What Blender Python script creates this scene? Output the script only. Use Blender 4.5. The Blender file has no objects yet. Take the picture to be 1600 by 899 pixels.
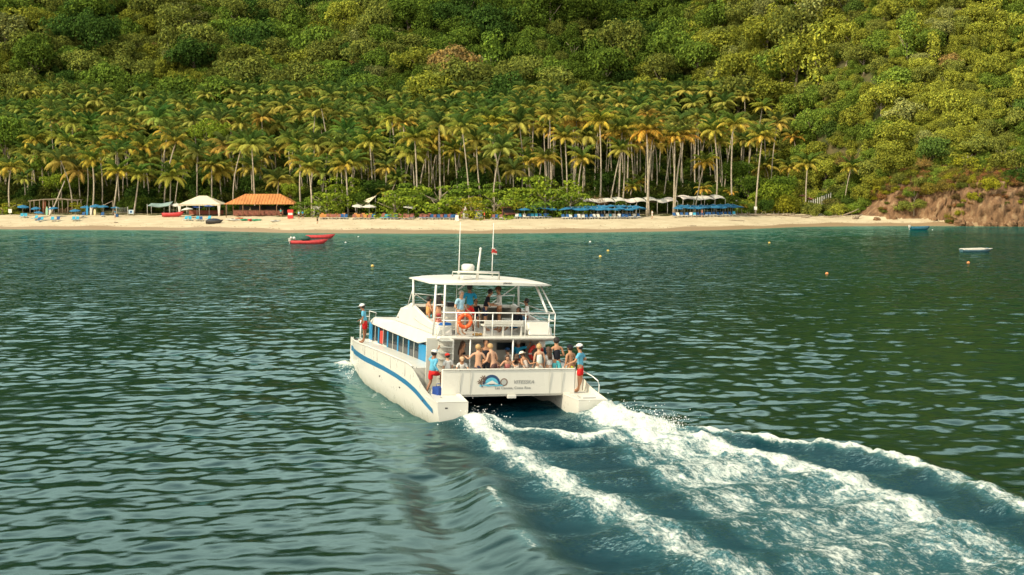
import bpy, math, random
import numpy as np
from mathutils import Vector, Matrix, Quaternion

# ------------------------------------------------------------------ camera, sky, sun, exposure
SC = bpy.context.scene
COL = SC.collection
CAM_H = 8.44
PITCH = math.atan((449.5 - 290) / 2000.0)
cam_data = bpy.data.cameras.new('camera')
cam_data.sensor_width = 36.0
cam_data.lens = 36.0 * 2000 / 1600
cam_data.clip_start = 0.5
cam_data.clip_end = 6000
cam = bpy.data.objects.new('camera', cam_data)
cam.location = (0, 0, CAM_H)
cam.rotation_euler = (math.pi / 2 - PITCH, 0, 0)
COL.objects.link(cam)
SC.camera = cam

SUN_DIR = Vector((-0.58, -0.42, 0.70)).normalized()      # towards the sun
world = bpy.data.worlds.new("World")
SC.world = world
world.use_nodes = True
wn = world.node_tree
wn.nodes.clear()
w_out = wn.nodes.new('ShaderNodeOutputWorld')
w_bg = wn.nodes.new('ShaderNodeBackground')
w_sky = wn.nodes.new('ShaderNodeTexSky')
w_sky.sky_type = 'NISHITA'
w_sky.sun_disc = False
w_sky.sun_elevation = math.asin(SUN_DIR.z)
w_sky.sun_rotation = math.atan2(SUN_DIR.x, SUN_DIR.y)
w_sky.air_density = 1.0
w_sky.dust_density = 4.0
w_sky.ozone_density = 1.0
w_mix = wn.nodes.new('ShaderNodeMix')
w_mix.data_type = 'RGBA'
w_mix.blend_type = 'MULTIPLY'
w_mix.inputs[0].default_value = 1.0
w_mix.inputs[7].default_value = (0.75, 1.0, 0.86, 1)
wn.links.new(w_sky.outputs[0], w_mix.inputs[6])
# bright hazy lower sky with thin cloud, all the way round
w_tc = wn.nodes.new('ShaderNodeTexCoord')
w_sep = wn.nodes.new('ShaderNodeSeparateXYZ'); wn.links.new(w_tc.outputs['Generated'], w_sep.inputs[0])
w_el = wn.nodes.new('ShaderNodeMapRange'); w_el.interpolation_type = 'SMOOTHSTEP'
w_el.inputs[1].default_value = 0.30; w_el.inputs[2].default_value = 0.75; w_el.inputs[3].default_value = 0.95; w_el.inputs[4].default_value = 0.06
wn.links.new(w_sep.outputs[2], w_el.inputs[0])
w_map = wn.nodes.new('ShaderNodeMapping'); w_map.inputs['Scale'].default_value = (1, 1, 3.0); wn.links.new(w_tc.outputs['Generated'], w_map.inputs[0])
w_nz = wn.nodes.new('ShaderNodeTexNoise'); w_nz.inputs['Scale'].default_value = 2.2; w_nz.inputs['Detail'].default_value = 6; wn.links.new(w_map.outputs[0], w_nz.inputs['Vector'])
w_cl = wn.nodes.new('ShaderNodeMapRange'); w_cl.inputs[1].default_value = 0.35; w_cl.inputs[2].default_value = 0.7; w_cl.inputs[3].default_value = -0.18; w_cl.inputs[4].default_value = 0.14
wn.links.new(w_nz.outputs[0], w_cl.inputs[0])
w_add = wn.nodes.new('ShaderNodeMath'); w_add.use_clamp = True; wn.links.new(w_el.outputs[0], w_add.inputs[0]); wn.links.new(w_cl.outputs[0], w_add.inputs[1])
w_haze = wn.nodes.new('ShaderNodeMix'); w_haze.data_type = 'RGBA'
w_haze.inputs[7].default_value = (14.6, 13.9, 12.2, 1)
wn.links.new(w_add.outputs[0], w_haze.inputs[0]); wn.links.new(w_mix.outputs[2], w_haze.inputs[6])
wn.links.new(w_haze.outputs[2], w_bg.inputs[0])
w_bg.inputs[1].default_value = 0.15
wn.links.new(w_bg.outputs[0], w_out.inputs[0])

sun_data = bpy.data.lights.new('sun', 'SUN')
sun_data.energy = 4.8
sun_data.angle = math.radians(0.5)
sun_data.color = (1.0, 0.87, 0.67)
sun = bpy.data.objects.new('sun', sun_data)
sun.rotation_euler = SUN_DIR.to_track_quat('Z', 'Y').to_euler()
sun.location = (0, 0, 200)
COL.objects.link(sun)

SC.view_settings.view_transform = 'Standard'
SC.view_settings.look = 'None'
SC.view_settings.exposure = 0.0
SC.view_settings.gamma = 1.0
SC.cycles.max_bounces = 5
SC.cycles.diffuse_bounces = 2
SC.cycles.glossy_bounces = 3
SC.cycles.transmission_bounces = 3
SC.cycles.transparent_max_bounces = 4
SC.cycles.caustics_reflective = False
SC.cycles.caustics_refractive = False

rng = np.random.default_rng(11)
random.seed(5)

# ------------------------------------------------------------------ helpers
def tag(o, label=None, cat=None, group=None, kind=None):
    if label: o['label'] = label
    if cat: o['category'] = cat
    if group: o['group'] = group
    if kind: o['kind'] = kind
    return o

def link(o, parent=None):
    COL.objects.link(o)
    if parent is not None:
        o.parent = parent
    return o

def empty(name, loc=(0, 0, 0), rz=0.0, scale=1.0, parent=None):
    o = bpy.data.objects.new(name, None)
    o.empty_display_size = 0.2
    o.location = loc
    o.rotation_euler = (0, 0, rz)
    o.scale = (scale, scale, scale)
    return link(o, parent)

class MB:
    """Collects verts and faces and links them as ONE mesh object."""
    def __init__(s):
        s.v = []; s.f = []; s.m = []; s.smooth = []
    def add(s, vs, fs, mi=0, smooth=False):
        k = len(s.v)
        s.v.extend([tuple(map(float, p)) for p in vs])
        for f in fs:
            s.f.append(tuple(i + k for i in f)); s.m.append(mi); s.smooth.append(smooth)
        return s
    def box(s, a, b, mi=0):
        x0, y0, z0 = a; x1, y1, z1 = b
        vs = [(x0,y0,z0),(x1,y0,z0),(x1,y1,z0),(x0,y1,z0),(x0,y0,z1),(x1,y0,z1),(x1,y1,z1),(x0,y1,z1)]
        return s.add(vs, [(0,3,2,1),(4,5,6,7),(0,1,5,4),(1,2,6,5),(2,3,7,6),(3,0,4,7)], mi)
    def obox(s, c, size, rz=0, rx=0, ry=0, mi=0):
        M = Matrix.Translation(c) @ Matrix.Rotation(rz, 4, 'Z') @ Matrix.Rotation(ry, 4, 'Y') @ Matrix.Rotation(rx, 4, 'X')
        hx, hy, hz = size[0]/2, size[1]/2, size[2]/2
        vs = [M @ Vector(p) for p in ((-hx,-hy,-hz),(hx,-hy,-hz),(hx,hy,-hz),(-hx,hy,-hz),(-hx,-hy,hz),(hx,-hy,hz),(hx,hy,hz),(-hx,hy,hz))]
        return s.add(vs, [(0,3,2,1),(4,5,6,7),(0,1,5,4),(1,2,6,5),(2,3,7,6),(3,0,4,7)], mi)
    def tube(s, pts, r, n=8, mi=0, cap=True, smooth=True):
        pts = [Vector(p) for p in pts]
        rs = r if isinstance(r, (list, tuple)) else [r] * len(pts)
        vs = []; fs = []
        for i, p in enumerate(pts):
            d = (pts[min(i+1, len(pts)-1)] - pts[max(i-1, 0)])
            if d.length < 1e-9: d = Vector((0, 0, 1))
            d.normalize()
            a = Vector((0, 0, 1)) if abs(d.z) < 0.9 else Vector((0, 1, 0))
            u = d.cross(a).normalized(); w = d.cross(u)
            for k in range(n):
                t = 2 * math.pi * k / n
                vs.append(p + (u * math.cos(t) + w * math.sin(t)) * rs[i])
        for i in range(len(pts) - 1):
            for k in range(n):
                a = i*n + k; b = i*n + (k+1) % n
                fs.append((a, b, b + n, a + n))
        s.add(vs, fs, mi, smooth)
        if cap:
            k0 = len(s.v) - len(vs)
            s.f.append(tuple(k0 + k for k in range(n))[::-1]); s.m.append(mi); s.smooth.append(False)
            s.f.append(tuple(k0 + (len(pts)-1)*n + k for k in range(n))); s.m.append(mi); s.smooth.append(False)
        return s
    def prism(s, poly, axis, a, b, mi=0):
        """extrude polygon (2D) along axis (0,1,2) between a and b"""
        n = len(poly)
        def P(p, t):
            q = list(p); q.insert(axis, t); return tuple(q)
        vs = [P(p, a) for p in poly] + [P(p, b) for p in poly]
        fs = [tuple(range(n))[::-1], tuple(range(n, 2*n))] + [(i, (i+1) % n, (i+1) % n + n, i + n) for i in range(n)]
        return s.add(vs, fs, mi)
    def ball(s, c, r, seg=10, ring=6, mi=0, M=None):
        rx, ry, rz = r if isinstance(r, (list, tuple)) else (r, r, r)
        vs = []; fs = []
        for i in range(ring + 1):
            th = math.pi * i / ring
            for k in range(seg):
                ph = 2 * math.pi * k / seg
                p = Vector((rx*math.sin(th)*math.cos(ph), ry*math.sin(th)*math.sin(ph), rz*math.cos(th)))
                if M is not None: p = M @ p
                vs.append(p + Vector(c))
        for i in range(ring):
            for k in range(seg):
                a = i*seg + k; b = i*seg + (k+1) % seg
                fs.append((a, a + seg, b + seg, b))
        return s.add(vs, fs, mi, True)
    def lathe(s, prof, c=(0,0,0), n=12, mi=0, smooth=True):
        vs = []; fs = []
        for r, z in prof:
            for k in range(n):
                t = 2*math.pi*k/n
                vs.append((c[0] + r*math.cos(t), c[1] + r*math.sin(t), c[2] + z))
        for i in range(len(prof)-1):
            for k in range(n):
                a = i*n + k; b = i*n + (k+1) % n
                fs.append((a, b, b + n, a + n))
        return s.add(vs, fs, mi, smooth)
    def torus(s, c, R_, r_, M=None, n=24, m=8, mi=0, mfun=None):
        vs = []; fs = []
        for i in range(n):
            a = 2*math.pi*i/n
            for k in range(m):
                b = 2*math.pi*k/m
                p = Vector(((R_ + r_*math.cos(b))*math.cos(a), r_*math.sin(b)*1.0, (R_ + r_*math.cos(b))*math.sin(a)))
                if M is not None: p = M @ p
                vs.append(p + Vector(c))
        k0 = len(s.v)
        s.v.extend([tuple(p) for p in vs])
        for i in range(n):
            for k in range(m):
                f = (i*m + k, ((i+1) % n)*m + k, ((i+1) % n)*m + (k+1) % m, i*m + (k+1) % m)
                s.f.append(tuple(q + k0 for q in f)); s.m.append(mfun(i) if mfun else mi); s.smooth.append(True)
        return s
    def mesh(s, name, mats):
        me = bpy.data.meshes.new(name)
        me.from_pydata(s.v, [], s.f)
        for m in (mats if isinstance(mats, (list, tuple)) else [mats]):
            me.materials.append(m)
        me.polygons.foreach_set('material_index', s.m)
        me.polygons.foreach_set('use_smooth', s.smooth)
        me.update()
        return me
    def build(s, name, mats, parent=None, bevel=0.0, seg=2):
        o = bpy.data.objects.new(name, s.mesh(name, mats))
        link(o, parent)
        if bevel:
            b = o.modifiers.new('bevel', 'BEVEL'); b.width = bevel; b.segments = seg; b.limit_method = 'ANGLE'; b.angle_limit = math.radians(40)
            b.harden_normals = False
        return o

def np_mesh(name, V, F, mats, smooth=True, attrs=None, mi=None):
    """V (n,3), F (m,k) arrays"""
    me = bpy.data.meshes.new(name)
    V = np.asarray(V, np.float32); F = np.asarray(F, np.int32)
    n, k = F.shape
    me.vertices.add(len(V)); me.vertices.foreach_set('co', V.ravel())
    me.loops.add(n * k); me.loops.foreach_set('vertex_index', F.ravel())
    me.polygons.add(n); me.polygons.foreach_set('loop_start', np.arange(0, n*k, k, dtype=np.int32))
    try: me.polygons.foreach_set('loop_total', np.full(n, k, np.int32))
    except Exception: pass
    for m in (mats if isinstance(mats, (list, tuple)) else [mats]): me.materials.append(m)
    if mi is not None: me.polygons.foreach_set('material_index', np.asarray(mi, np.int32))
    me.polygons.foreach_set('use_smooth', np.full(n, smooth, bool))
    for an, (dom, arr) in (attrs or {}).items():
        a = me.attributes.new(an, 'FLOAT', dom)
        a.data.foreach_set('value', np.asarray(arr, np.float32).ravel())
    me.update(calc_edges=True)
    return me

def grid_faces(nr, nc):
    i = np.arange(nr - 1)[:, None] * nc + np.arange(nc - 1)[None, :]
    return np.stack([i, i + 1, i + nc + 1, i + nc], -1).reshape(-1, 4)

def project(p):
    v = Vector(p) - Vector((0, 0, CAM_H))
    z = v.y * math.cos(PITCH) - v.z * math.sin(PITCH)
    u = v.y * math.sin(PITCH) + v.z * math.cos(PITCH)
    return 800 + 2000 * v.x / z, 449.5 - 2000 * u / z

# ------------------------------------------------------------------ materials
def nodes_of(name):
    m = bpy.data.materials.new(name)
    m.use_nodes = True
    nt = m.node_tree
    return m, nt, nt.nodes['Principled BSDF'], nt.nodes['Material Output']

def paint(name, col, rough=0.5, var=0.06, scale=3.0, spec=0.5, metal=0.0, bump=0.0, bscale=40.0):
    """plain surface with slight procedural mottling"""
    m, nt, b, out = nodes_of(name)
    tc = nt.nodes.new('ShaderNodeTexCoord')
    nz = nt.nodes.new('ShaderNodeTexNoise'); nz.inputs['Scale'].default_value = scale; nz.inputs['Detail'].default_value = 4
    nt.links.new(tc.outputs['Object'], nz.inputs['Vector'])
    r = nt.nodes.new('ShaderNodeMapRange')
    r.inputs[3].default_value = 1 - var; r.inputs[4].default_value = 1 + var
    r.inputs[1].default_value = 0.3; r.inputs[2].default_value = 0.7
    nt.links.new(nz.outputs[0], r.inputs[0])
    mx = nt.nodes.new('ShaderNodeVectorMath'); mx.operation = 'SCALE'
    mx.inputs[0].default_value = col[:3]
    nt.links.new(r.outputs[0], mx.inputs['Scale'])
    nt.links.new(mx.outputs[0], b.inputs['Base Color'])
    b.inputs['Roughness'].default_value = rough
    b.inputs['Specular IOR Level'].default_value = spec
    b.inputs['Metallic'].default_value = metal
    if bump:
        n2 = nt.nodes.new('ShaderNodeTexNoise'); n2.inputs['Scale'].default_value = bscale
        nt.links.new(tc.outputs['Object'], n2.inputs['Vector'])
        bp = nt.nodes.new('ShaderNodeBump'); bp.inputs['Strength'].default_value = bump
        nt.links.new(n2.outputs[0], bp.inputs['Height']); nt.links.new(bp.outputs[0], b.inputs['Normal'])
    return m

def foliage(name, trans=0.28, var=0.55, gold=(1.45, 1.15, 0.8)):
    """leaf material: colour comes from the tree's own 'tint' property, each leaf varies a little"""
    m, nt, b, out = nodes_of(name)
    at = nt.nodes.new('ShaderNodeAttribute'); at.attribute_type = 'INSTANCER'; at.attribute_name = 'tint'
    lv = nt.nodes.new('ShaderNodeAttribute'); lv.attribute_name = 'leaf'
    r = nt.nodes.new('ShaderNodeMapRange'); r.inputs[3].default_value = 1 - var; r.inputs[4].default_value = 1 + var
    nt.links.new(lv.outputs['Fac'], r.inputs[0])
    sc = nt.nodes.new('ShaderNodeVectorMath'); sc.operation = 'SCALE'
    nt.links.new(at.outputs['Vector'], sc.inputs[0]); nt.links.new(r.outputs[0], sc.inputs['Scale'])
    g = nt.nodes.new('ShaderNodeVectorMath'); g.operation = 'MULTIPLY'; g.inputs[1].default_value = gold
    nt.links.new(sc.outputs[0], g.inputs[0])
    mx = nt.nodes.new('ShaderNodeMix'); mx.data_type = 'RGBA'
    nt.links.new(lv.outputs['Fac'], mx.inputs[0]); nt.links.new(sc.outputs[0], mx.inputs[6]); nt.links.new(g.outputs[0], mx.inputs[7])
    df = nt.nodes.new('ShaderNodeBsdfDiffuse'); tr = nt.nodes.new('ShaderNodeBsdfTranslucent')
    nt.links.new(mx.outputs[2], df.inputs[0]); nt.links.new(mx.outputs[2], tr.inputs[0])
    ms = nt.nodes.new('ShaderNodeMixShader'); ms.inputs[0].default_value = trans
    nt.links.new(df.outputs[0], ms.inputs[1]); nt.links.new(tr.outputs[0], ms.inputs[2])
    nt.links.new(ms.outputs[0], out.inputs[0])
    nt.nodes.remove(b)
    return m

M_LEAF = foliage('leaf', trans=0.25, var=0.38)
M_FROND = foliage('frond', trans=0.35, var=0.35, gold=(1.25, 1.05, 0.8))
M_BARK = paint('bark', (0.30, 0.24, 0.17), 0.9, 0.35, 4, 0.2)
M_PALMBARK = paint('palm_bark', (0.40, 0.33, 0.24), 0.9, 0.3, 3, 0.2)

# ------------------------------------------------------------------ land shape
SHX = [-600, -160, -99, -60, -41, -20, -5, 13, 30, 43, 51, 59, 70, 80, 91, 98, 112, 140, 200, 600]
SHY = [262, 256, 248, 241, 229, 225.5, 225.5, 230, 237, 246, 254, 262, 266, 268, 267, 265, 262, 258, 250, 240]
def shore(x): return np.interp(x, SHX, SHY)
def sstep(a, b, x):
    t = np.clip((np.asarray(x, float) - a) / (b - a), 0, 1); return t*t*(3 - 2*t)
def ground(x, d):
    x = np.asarray(x, float); d = np.asarray(d, float)
    zl = np.interp(d, [-30, 0, 5, 21, 28, 50, 82, 110, 140, 185, 260, 400, 540], [-6, 0, 0.6, 2.1, 2.4, 3.2, 8, 15, 34, 59, 106, 148, 160])
    c = sstep(88, 97, x)       # sand strip disappears under the cliff further right
    d0 = 8.5 * (1 - c) + 1.0 * c
    e = d - d0
    zr = np.where(e < 0, 0.16 * np.maximum(d, -20) , 0.16 * np.maximum(d0, 0) + np.interp(e, [0, 1.6, 3.6, 7, 60, 150, 500], [0, 5.0, 8.6, 10.2, 50, 118, 160]))
    q = sstep(20, 120, d)
    s = sstep(75 - 39*q, 87 + 25*q, x)
    z = zl * (1 - s) + zr * s
    k = sstep(60, 150, d)
    z = z + k * (4.0*np.sin(x*0.045 + 1.3)*np.cos(d*0.03) + 2.5*np.sin(x*0.11 + d*0.07) + 6*np.sin(x*0.017 - 0.6))
    return z
def gpt(x, d, dz=0.0):
    return (float(x), float(shore(x) + d), float(ground(x, d)) + dz)
def at(px, d, dz=0.0):
    """ground point at distance d behind the waterline, on the bearing px of the view"""
    y = 250.0
    for _ in range(12):
        x = (px - 800) / 2000.0 * (y + 0.0)
        y = float(shore(x) + d)
    x = (px - 800) / 2000.0 * (y * math.cos(PITCH) - (float(ground(x, d)) - CAM_H) * math.sin(PITCH))
    return gpt(x, d, dz)

def fbm2(X, Y, seed, lam=2.0, oct_=5):
    """cheap value-noise style sum of rotated sines with warping, about -1..1"""
    r = np.random.default_rng(seed); s = 0; amp = 1; tot = 0
    for o in range(oct_):
        for _ in range(2):
            a = r.uniform(0, 2*math.pi); k = 2*math.pi/(lam*r.uniform(0.8, 1.25)); p = r.uniform(0, 6.28, 2)
            U = X*math.cos(a) + Y*math.sin(a); V_ = -X*math.sin(a) + Y*math.cos(a)
            s = s + amp*np.sin(k*U + p[0] + 1.1*np.sin(k*0.63*V_ + p[1])) * 0.5
            tot += amp*0.5
        amp *= 0.6; lam *= 0.52
    return s / tot * 1.5

# beach
def attr_mat(name):
    return nodes_of(name)
m, nt, b, out = nodes_of('sand')
tc = nt.nodes.new('ShaderNodeNewGeometry')
aw = nt.nodes.new('ShaderNodeAttribute'); aw.attribute_name = 'wet'
nz = nt.nodes.new('ShaderNodeTexNoise'); nz.inputs['Scale'].default_value = 0.35; nz.inputs['Detail'].default_value = 8
nt.links.new(tc.outputs['Position'], nz.inputs['Vector'])
cr = nt.nodes.new('ShaderNodeValToRGB')
cr.color_ramp.elements[0].position = 0.3; cr.color_ramp.elements[0].color = (0.44, 0.345, 0.215, 1)
cr.color_ramp.elements[1].position = 0.7; cr.color_ramp.elements[1].color = (0.56, 0.46, 0.30, 1)
nt.links.new(nz.outputs[0], cr.inputs[0])
mx = nt.nodes.new('ShaderNodeMix'); mx.data_type = 'RGBA'
mx.inputs[7].default_value = (0.30, 0.20, 0.11, 1)
nt.links.new(aw.outputs['Fac'], mx.inputs[0]); nt.links.new(cr.outputs[0], mx.inputs[6])
nt.links.new(mx.outputs[2], b.inputs['Base Color'])
rr = nt.nodes.new('ShaderNodeMapRange'); rr.inputs[3].default_value = 0.95; rr.inputs[4].default_value = 0.5
nt.links.new(aw.outputs['Fac'], rr.inputs[0]); nt.links.new(rr.outputs[0], b.inputs['Roughness'])
n2 = nt.nodes.new('ShaderNodeTexNoise'); n2.inputs['Scale'].default_value = 2.0; n2.inputs['Detail'].default_value = 6
nt.links.new(tc.outputs['Position'], n2.inputs['Vector'])
bp = nt.nodes.new('ShaderNodeBump'); bp.inputs['Strength'].default_value = 0.6; bp.inputs['Distance'].default_value = 0.15
nt.links.new(n2.outputs[0], bp.inputs['Height']); nt.links.new(bp.outputs[0], b.inputs['Normal'])
M_SAND = m

def land_sheet(name, xs, ds, mat, fn=None, attrs=None):
    X, D = np.meshgrid(xs, ds)
    Z = ground(X, D)
    Y = shore(X) + D
    if fn is not None: X, Y, Z = fn(X, Y, Z, D)
    V = np.stack([X, Y, Z], -1).reshape(-1, 3)
    me = np_mesh(name, V, grid_faces(len(ds), len(xs)), mat, True, attrs(X, D) if attrs else None)
    o = link(bpy.data.objects.new(name, me))
    return tag(o, kind='structure')

xs = np.concatenate([np.arange(-600, -140, 10), np.arange(-140, 130, 0.8), np.arange(130, 601, 10)])
ds = np.concatenate([np.arange(-14, 30, 0.5)])
wob = lambda X: 0.7*np.sin(X*0.21) + 0.5*np.sin(X*0.55 + 2)
land_sheet('beach', xs, ds, M_SAND,
           fn=lambda X, Y, Z, D: (X, Y, np.minimum(Z, 2.6 - 0.9*sstep(66, 82, X)) + 0.05*np.sin(X*1.3 + D)*np.cos(D*1.7)*sstep(5, 8, D) - sstep(96, 104, X)*3),
           attrs=lambda X, D: {'wet': ('POINT', 1 - sstep(3.8 + wob(X), 4.6 + wob(X), D))})

# hillside soil
m, nt, b, out = nodes_of('hill_soil')
tc = nt.nodes.new('ShaderNodeNewGeometry')
nz = nt.nodes.new('ShaderNodeTexNoise'); nz.inputs['Scale'].default_value = 0.25; nz.inputs['Detail'].default_value = 8
nt.links.new(tc.outputs['Position'], nz.inputs['Vector'])
cr = nt.nodes.new('ShaderNodeValToRGB')
cr.color_ramp.elements[0].position = 0.35; cr.color_ramp.elements[0].color = (0.035, 0.05, 0.015, 1)
cr.color_ramp.elements[1].position = 0.7; cr.color_ramp.elements[1].color = (0.13, 0.10, 0.045, 1)
nt.links.new(nz.outputs[0], cr.inputs[0]); nt.links.new(cr.outputs[0], b.inputs['Base Color'])
b.inputs['Roughness'].default_value = 1.0; b.inputs['Specular IOR Level'].default_value = 0.1
M_SOIL = m
xs = np.concatenate([np.arange(-600, -200, 12), np.arange(-200, 200, 3), np.arange(200, 601, 12)])
ds = np.concatenate([np.arange(21.5, 60, 1.5), np.arange(60, 545, 5)])
def hill_fn(X, Y, Z, D):
    drop = sstep(23.5, 21.5, D) * 0.6
    return X, Y, Z + 0.03 + 0.0*D - drop * (1 - sstep(64, 78, X)) + 0.5*np.sin(X*0.9)*np.sin(D*0.8)*sstep(60, 80, D)
land_sheet('hillside', xs, ds, M_SOIL, fn=hill_fn)

# cliff at the right
m, nt, b, out = nodes_of('cliff_rock')
tc = nt.nodes.new('ShaderNodeNewGeometry')
mp = nt.nodes.new('ShaderNodeMapping'); mp.inputs['Scale'].default_value = (1, 1, 0.45)
nt.links.new(tc.outputs['Position'], mp.inputs[0])
nz = nt.nodes.new('ShaderNodeTexNoise'); nz.inputs['Scale'].default_value = 0.9; nz.inputs['Detail'].default_value = 10; nz.inputs['Roughness'].default_value = 0.65
nt.links.new(mp.outputs[0], nz.inputs['Vector'])
cr = nt.nodes.new('ShaderNodeValToRGB')
e = cr.color_ramp.elements
e[0].position = 0.30; e[0].color = (0.06, 0.035, 0.018, 1)
e[1].position = 0.72; e[1].color = (0.34, 0.225, 0.12, 1)
k = cr.color_ramp.elements.new(0.5); k.color = (0.19, 0.098, 0.045, 1)
nt.links.new(nz.outputs[0], cr.inputs[0]); nt.links.new(cr.outputs[0], b.inputs['Base Color'])
b.inputs['Roughness'].default_value = 0.95
bp = nt.nodes.new('ShaderNodeBump'); bp.inputs['Strength'].default_value = 1.0; bp.inputs['Distance'].default_value = 0.5
nt.links.new(nz.outputs[0], bp.inputs['Height']); nt.links.new(bp.outputs[0], b.inputs['Normal'])
M_ROCK = m
xs = np.arange(68, 190, 0.4); ds = np.arange(-2, 22, 0.3)
def cliff_fn(X, Y, Z, D):
    s = sstep(78, 87, X) * sstep(0.6, 2.0, Z)
    top = sstep(12.0, 10.0, Z)
    n = (np.sin(X*1.7 + np.sin(Z*1.3)*1.2) * 0.7 + np.sin(X*0.63 + 1.0)*1.3 + np.sin(X*3.9 + Z*2.1)*0.35
         + np.sin(Z*2.6 + X*0.7)*0.5 + np.sin(X*7.3 - Z*3.0)*0.30 + np.abs(np.sin(X*0.9 + 0.8*np.sin(Z*0.9)))**6*1.6)
    n = n*0.30 + 0.9*fbm2(X, Z*1.2, 41, 2.6, 6) + 0.5*np.sign(np.sin(Z*1.9 + 0.6*np.sin(X*0.8)))*0.35
    return X, Y - s*top*(n*0.9 + 0.2), Z + 0.06*s + s*0.25*np.sin(X*2.3 + D*1.9) - (1 - s)*0.35 - sstep(60.5, 62, 62.5 - (X - 60)) * 0
land_sheet('cliff', xs, ds, M_ROCK, fn=cliff_fn)

# ------------------------------------------------------------------ sea
def seg_dist(X, Y, pts):
    """distance to a polyline, and the parameter along it 0..1"""
    best = np.full(X.shape, 1e9); tt = np.zeros(X.shape)
    L = [0.0]
    for (a, b_) in zip(pts[:-1], pts[1:]): L.append(L[-1] + math.hypot(b_[0]-a[0], b_[1]-a[1]))
    for i, (a, b_) in enumerate(zip(pts[:-1], pts[1:])):
        vx, vy = b_[0]-a[0], b_[1]-a[1]; l2 = vx*vx + vy*vy
        t = np.clip(((X-a[0])*vx + (Y-a[1])*vy)/l2, 0, 1)
        d = np.hypot(X - a[0] - t*vx, Y - a[1] - t*vy)
        k = d < best
        best = np.where(k, d, best); tt = np.where(k, (L[i] + t*(L[i+1]-L[i]))/L[-1], tt)
    return best, tt
def side(X, Y, pts):
    """>0 when left of a line that runs through pts from first to last (nearest segment)"""
    best = np.full(X.shape, 1e9); sd = np.zeros(X.shape)
    for (a, b_) in zip(pts[:-1], pts[1:]):
        vx, vy = b_[0]-a[0], b_[1]-a[1]; l2 = vx*vx + vy*vy
        t = np.clip(((X-a[0])*vx + (Y-a[1])*vy)/l2, 0, 1)
        d = np.hypot(X - a[0] - t*vx, Y - a[1] - t*vy); k = d < best
        best = np.where(k, d, best); sd = np.where(k, np.sign(vx*(Y-a[1]) - vy*(X-a[0]))*d, sd)
    return sd
W_AUP = [(3.5,47.4),(4.6,45.7),(5.4,42.9),(7.0,39.6),(8.6,37.5),(9.5,35.3),(10.3,32.6),(10.7,30.1),(11.5,28.1),(13.2,22)]
W_ALO = [(2.6,44.6),(2.9,42.9),(3.6,38.6),(4.3,35.1),(5.0,32.0),(5.8,29.0),(6.1,27.2),(7.0,22)]
W_B = [(5.4,44.4),(5.8,43.8),(6.9,42.7),(8.4,41.3),(10.0,40.4),(11.5,39.2),(12.4,36.9),(12.9,34.9),(13.3,32.6),(15,26)]
W_C = [(-1.5,45.4),(-0.6,42.0),(0.6,38.1),(1.6,35.1),(2.7,32.6),(3.7,30.2),(4.6,28.1),(5.0,27.2),(6.5,22)]
W_D = [(-1.4,45.9),(-0.2,44.3),(1.1,42.7),(2.3,42.0),(3.4,42.9)]
W_E = [(-0.9,36.5),(-0.6,34.4),(-0.4,32.6),(-0.2,31.7),(0.0,30.2),(0.3,29.2),(0.8,27.5),(1.4,25)]
W_F = [(-7.85,60.0),(-7.60,58.2),(-6.95,56.2),(-6.3,54.1),(-5.45,51.8),(-4.65,49.4),(-3.7,47.0),(-2.9,44.7)]

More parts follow.
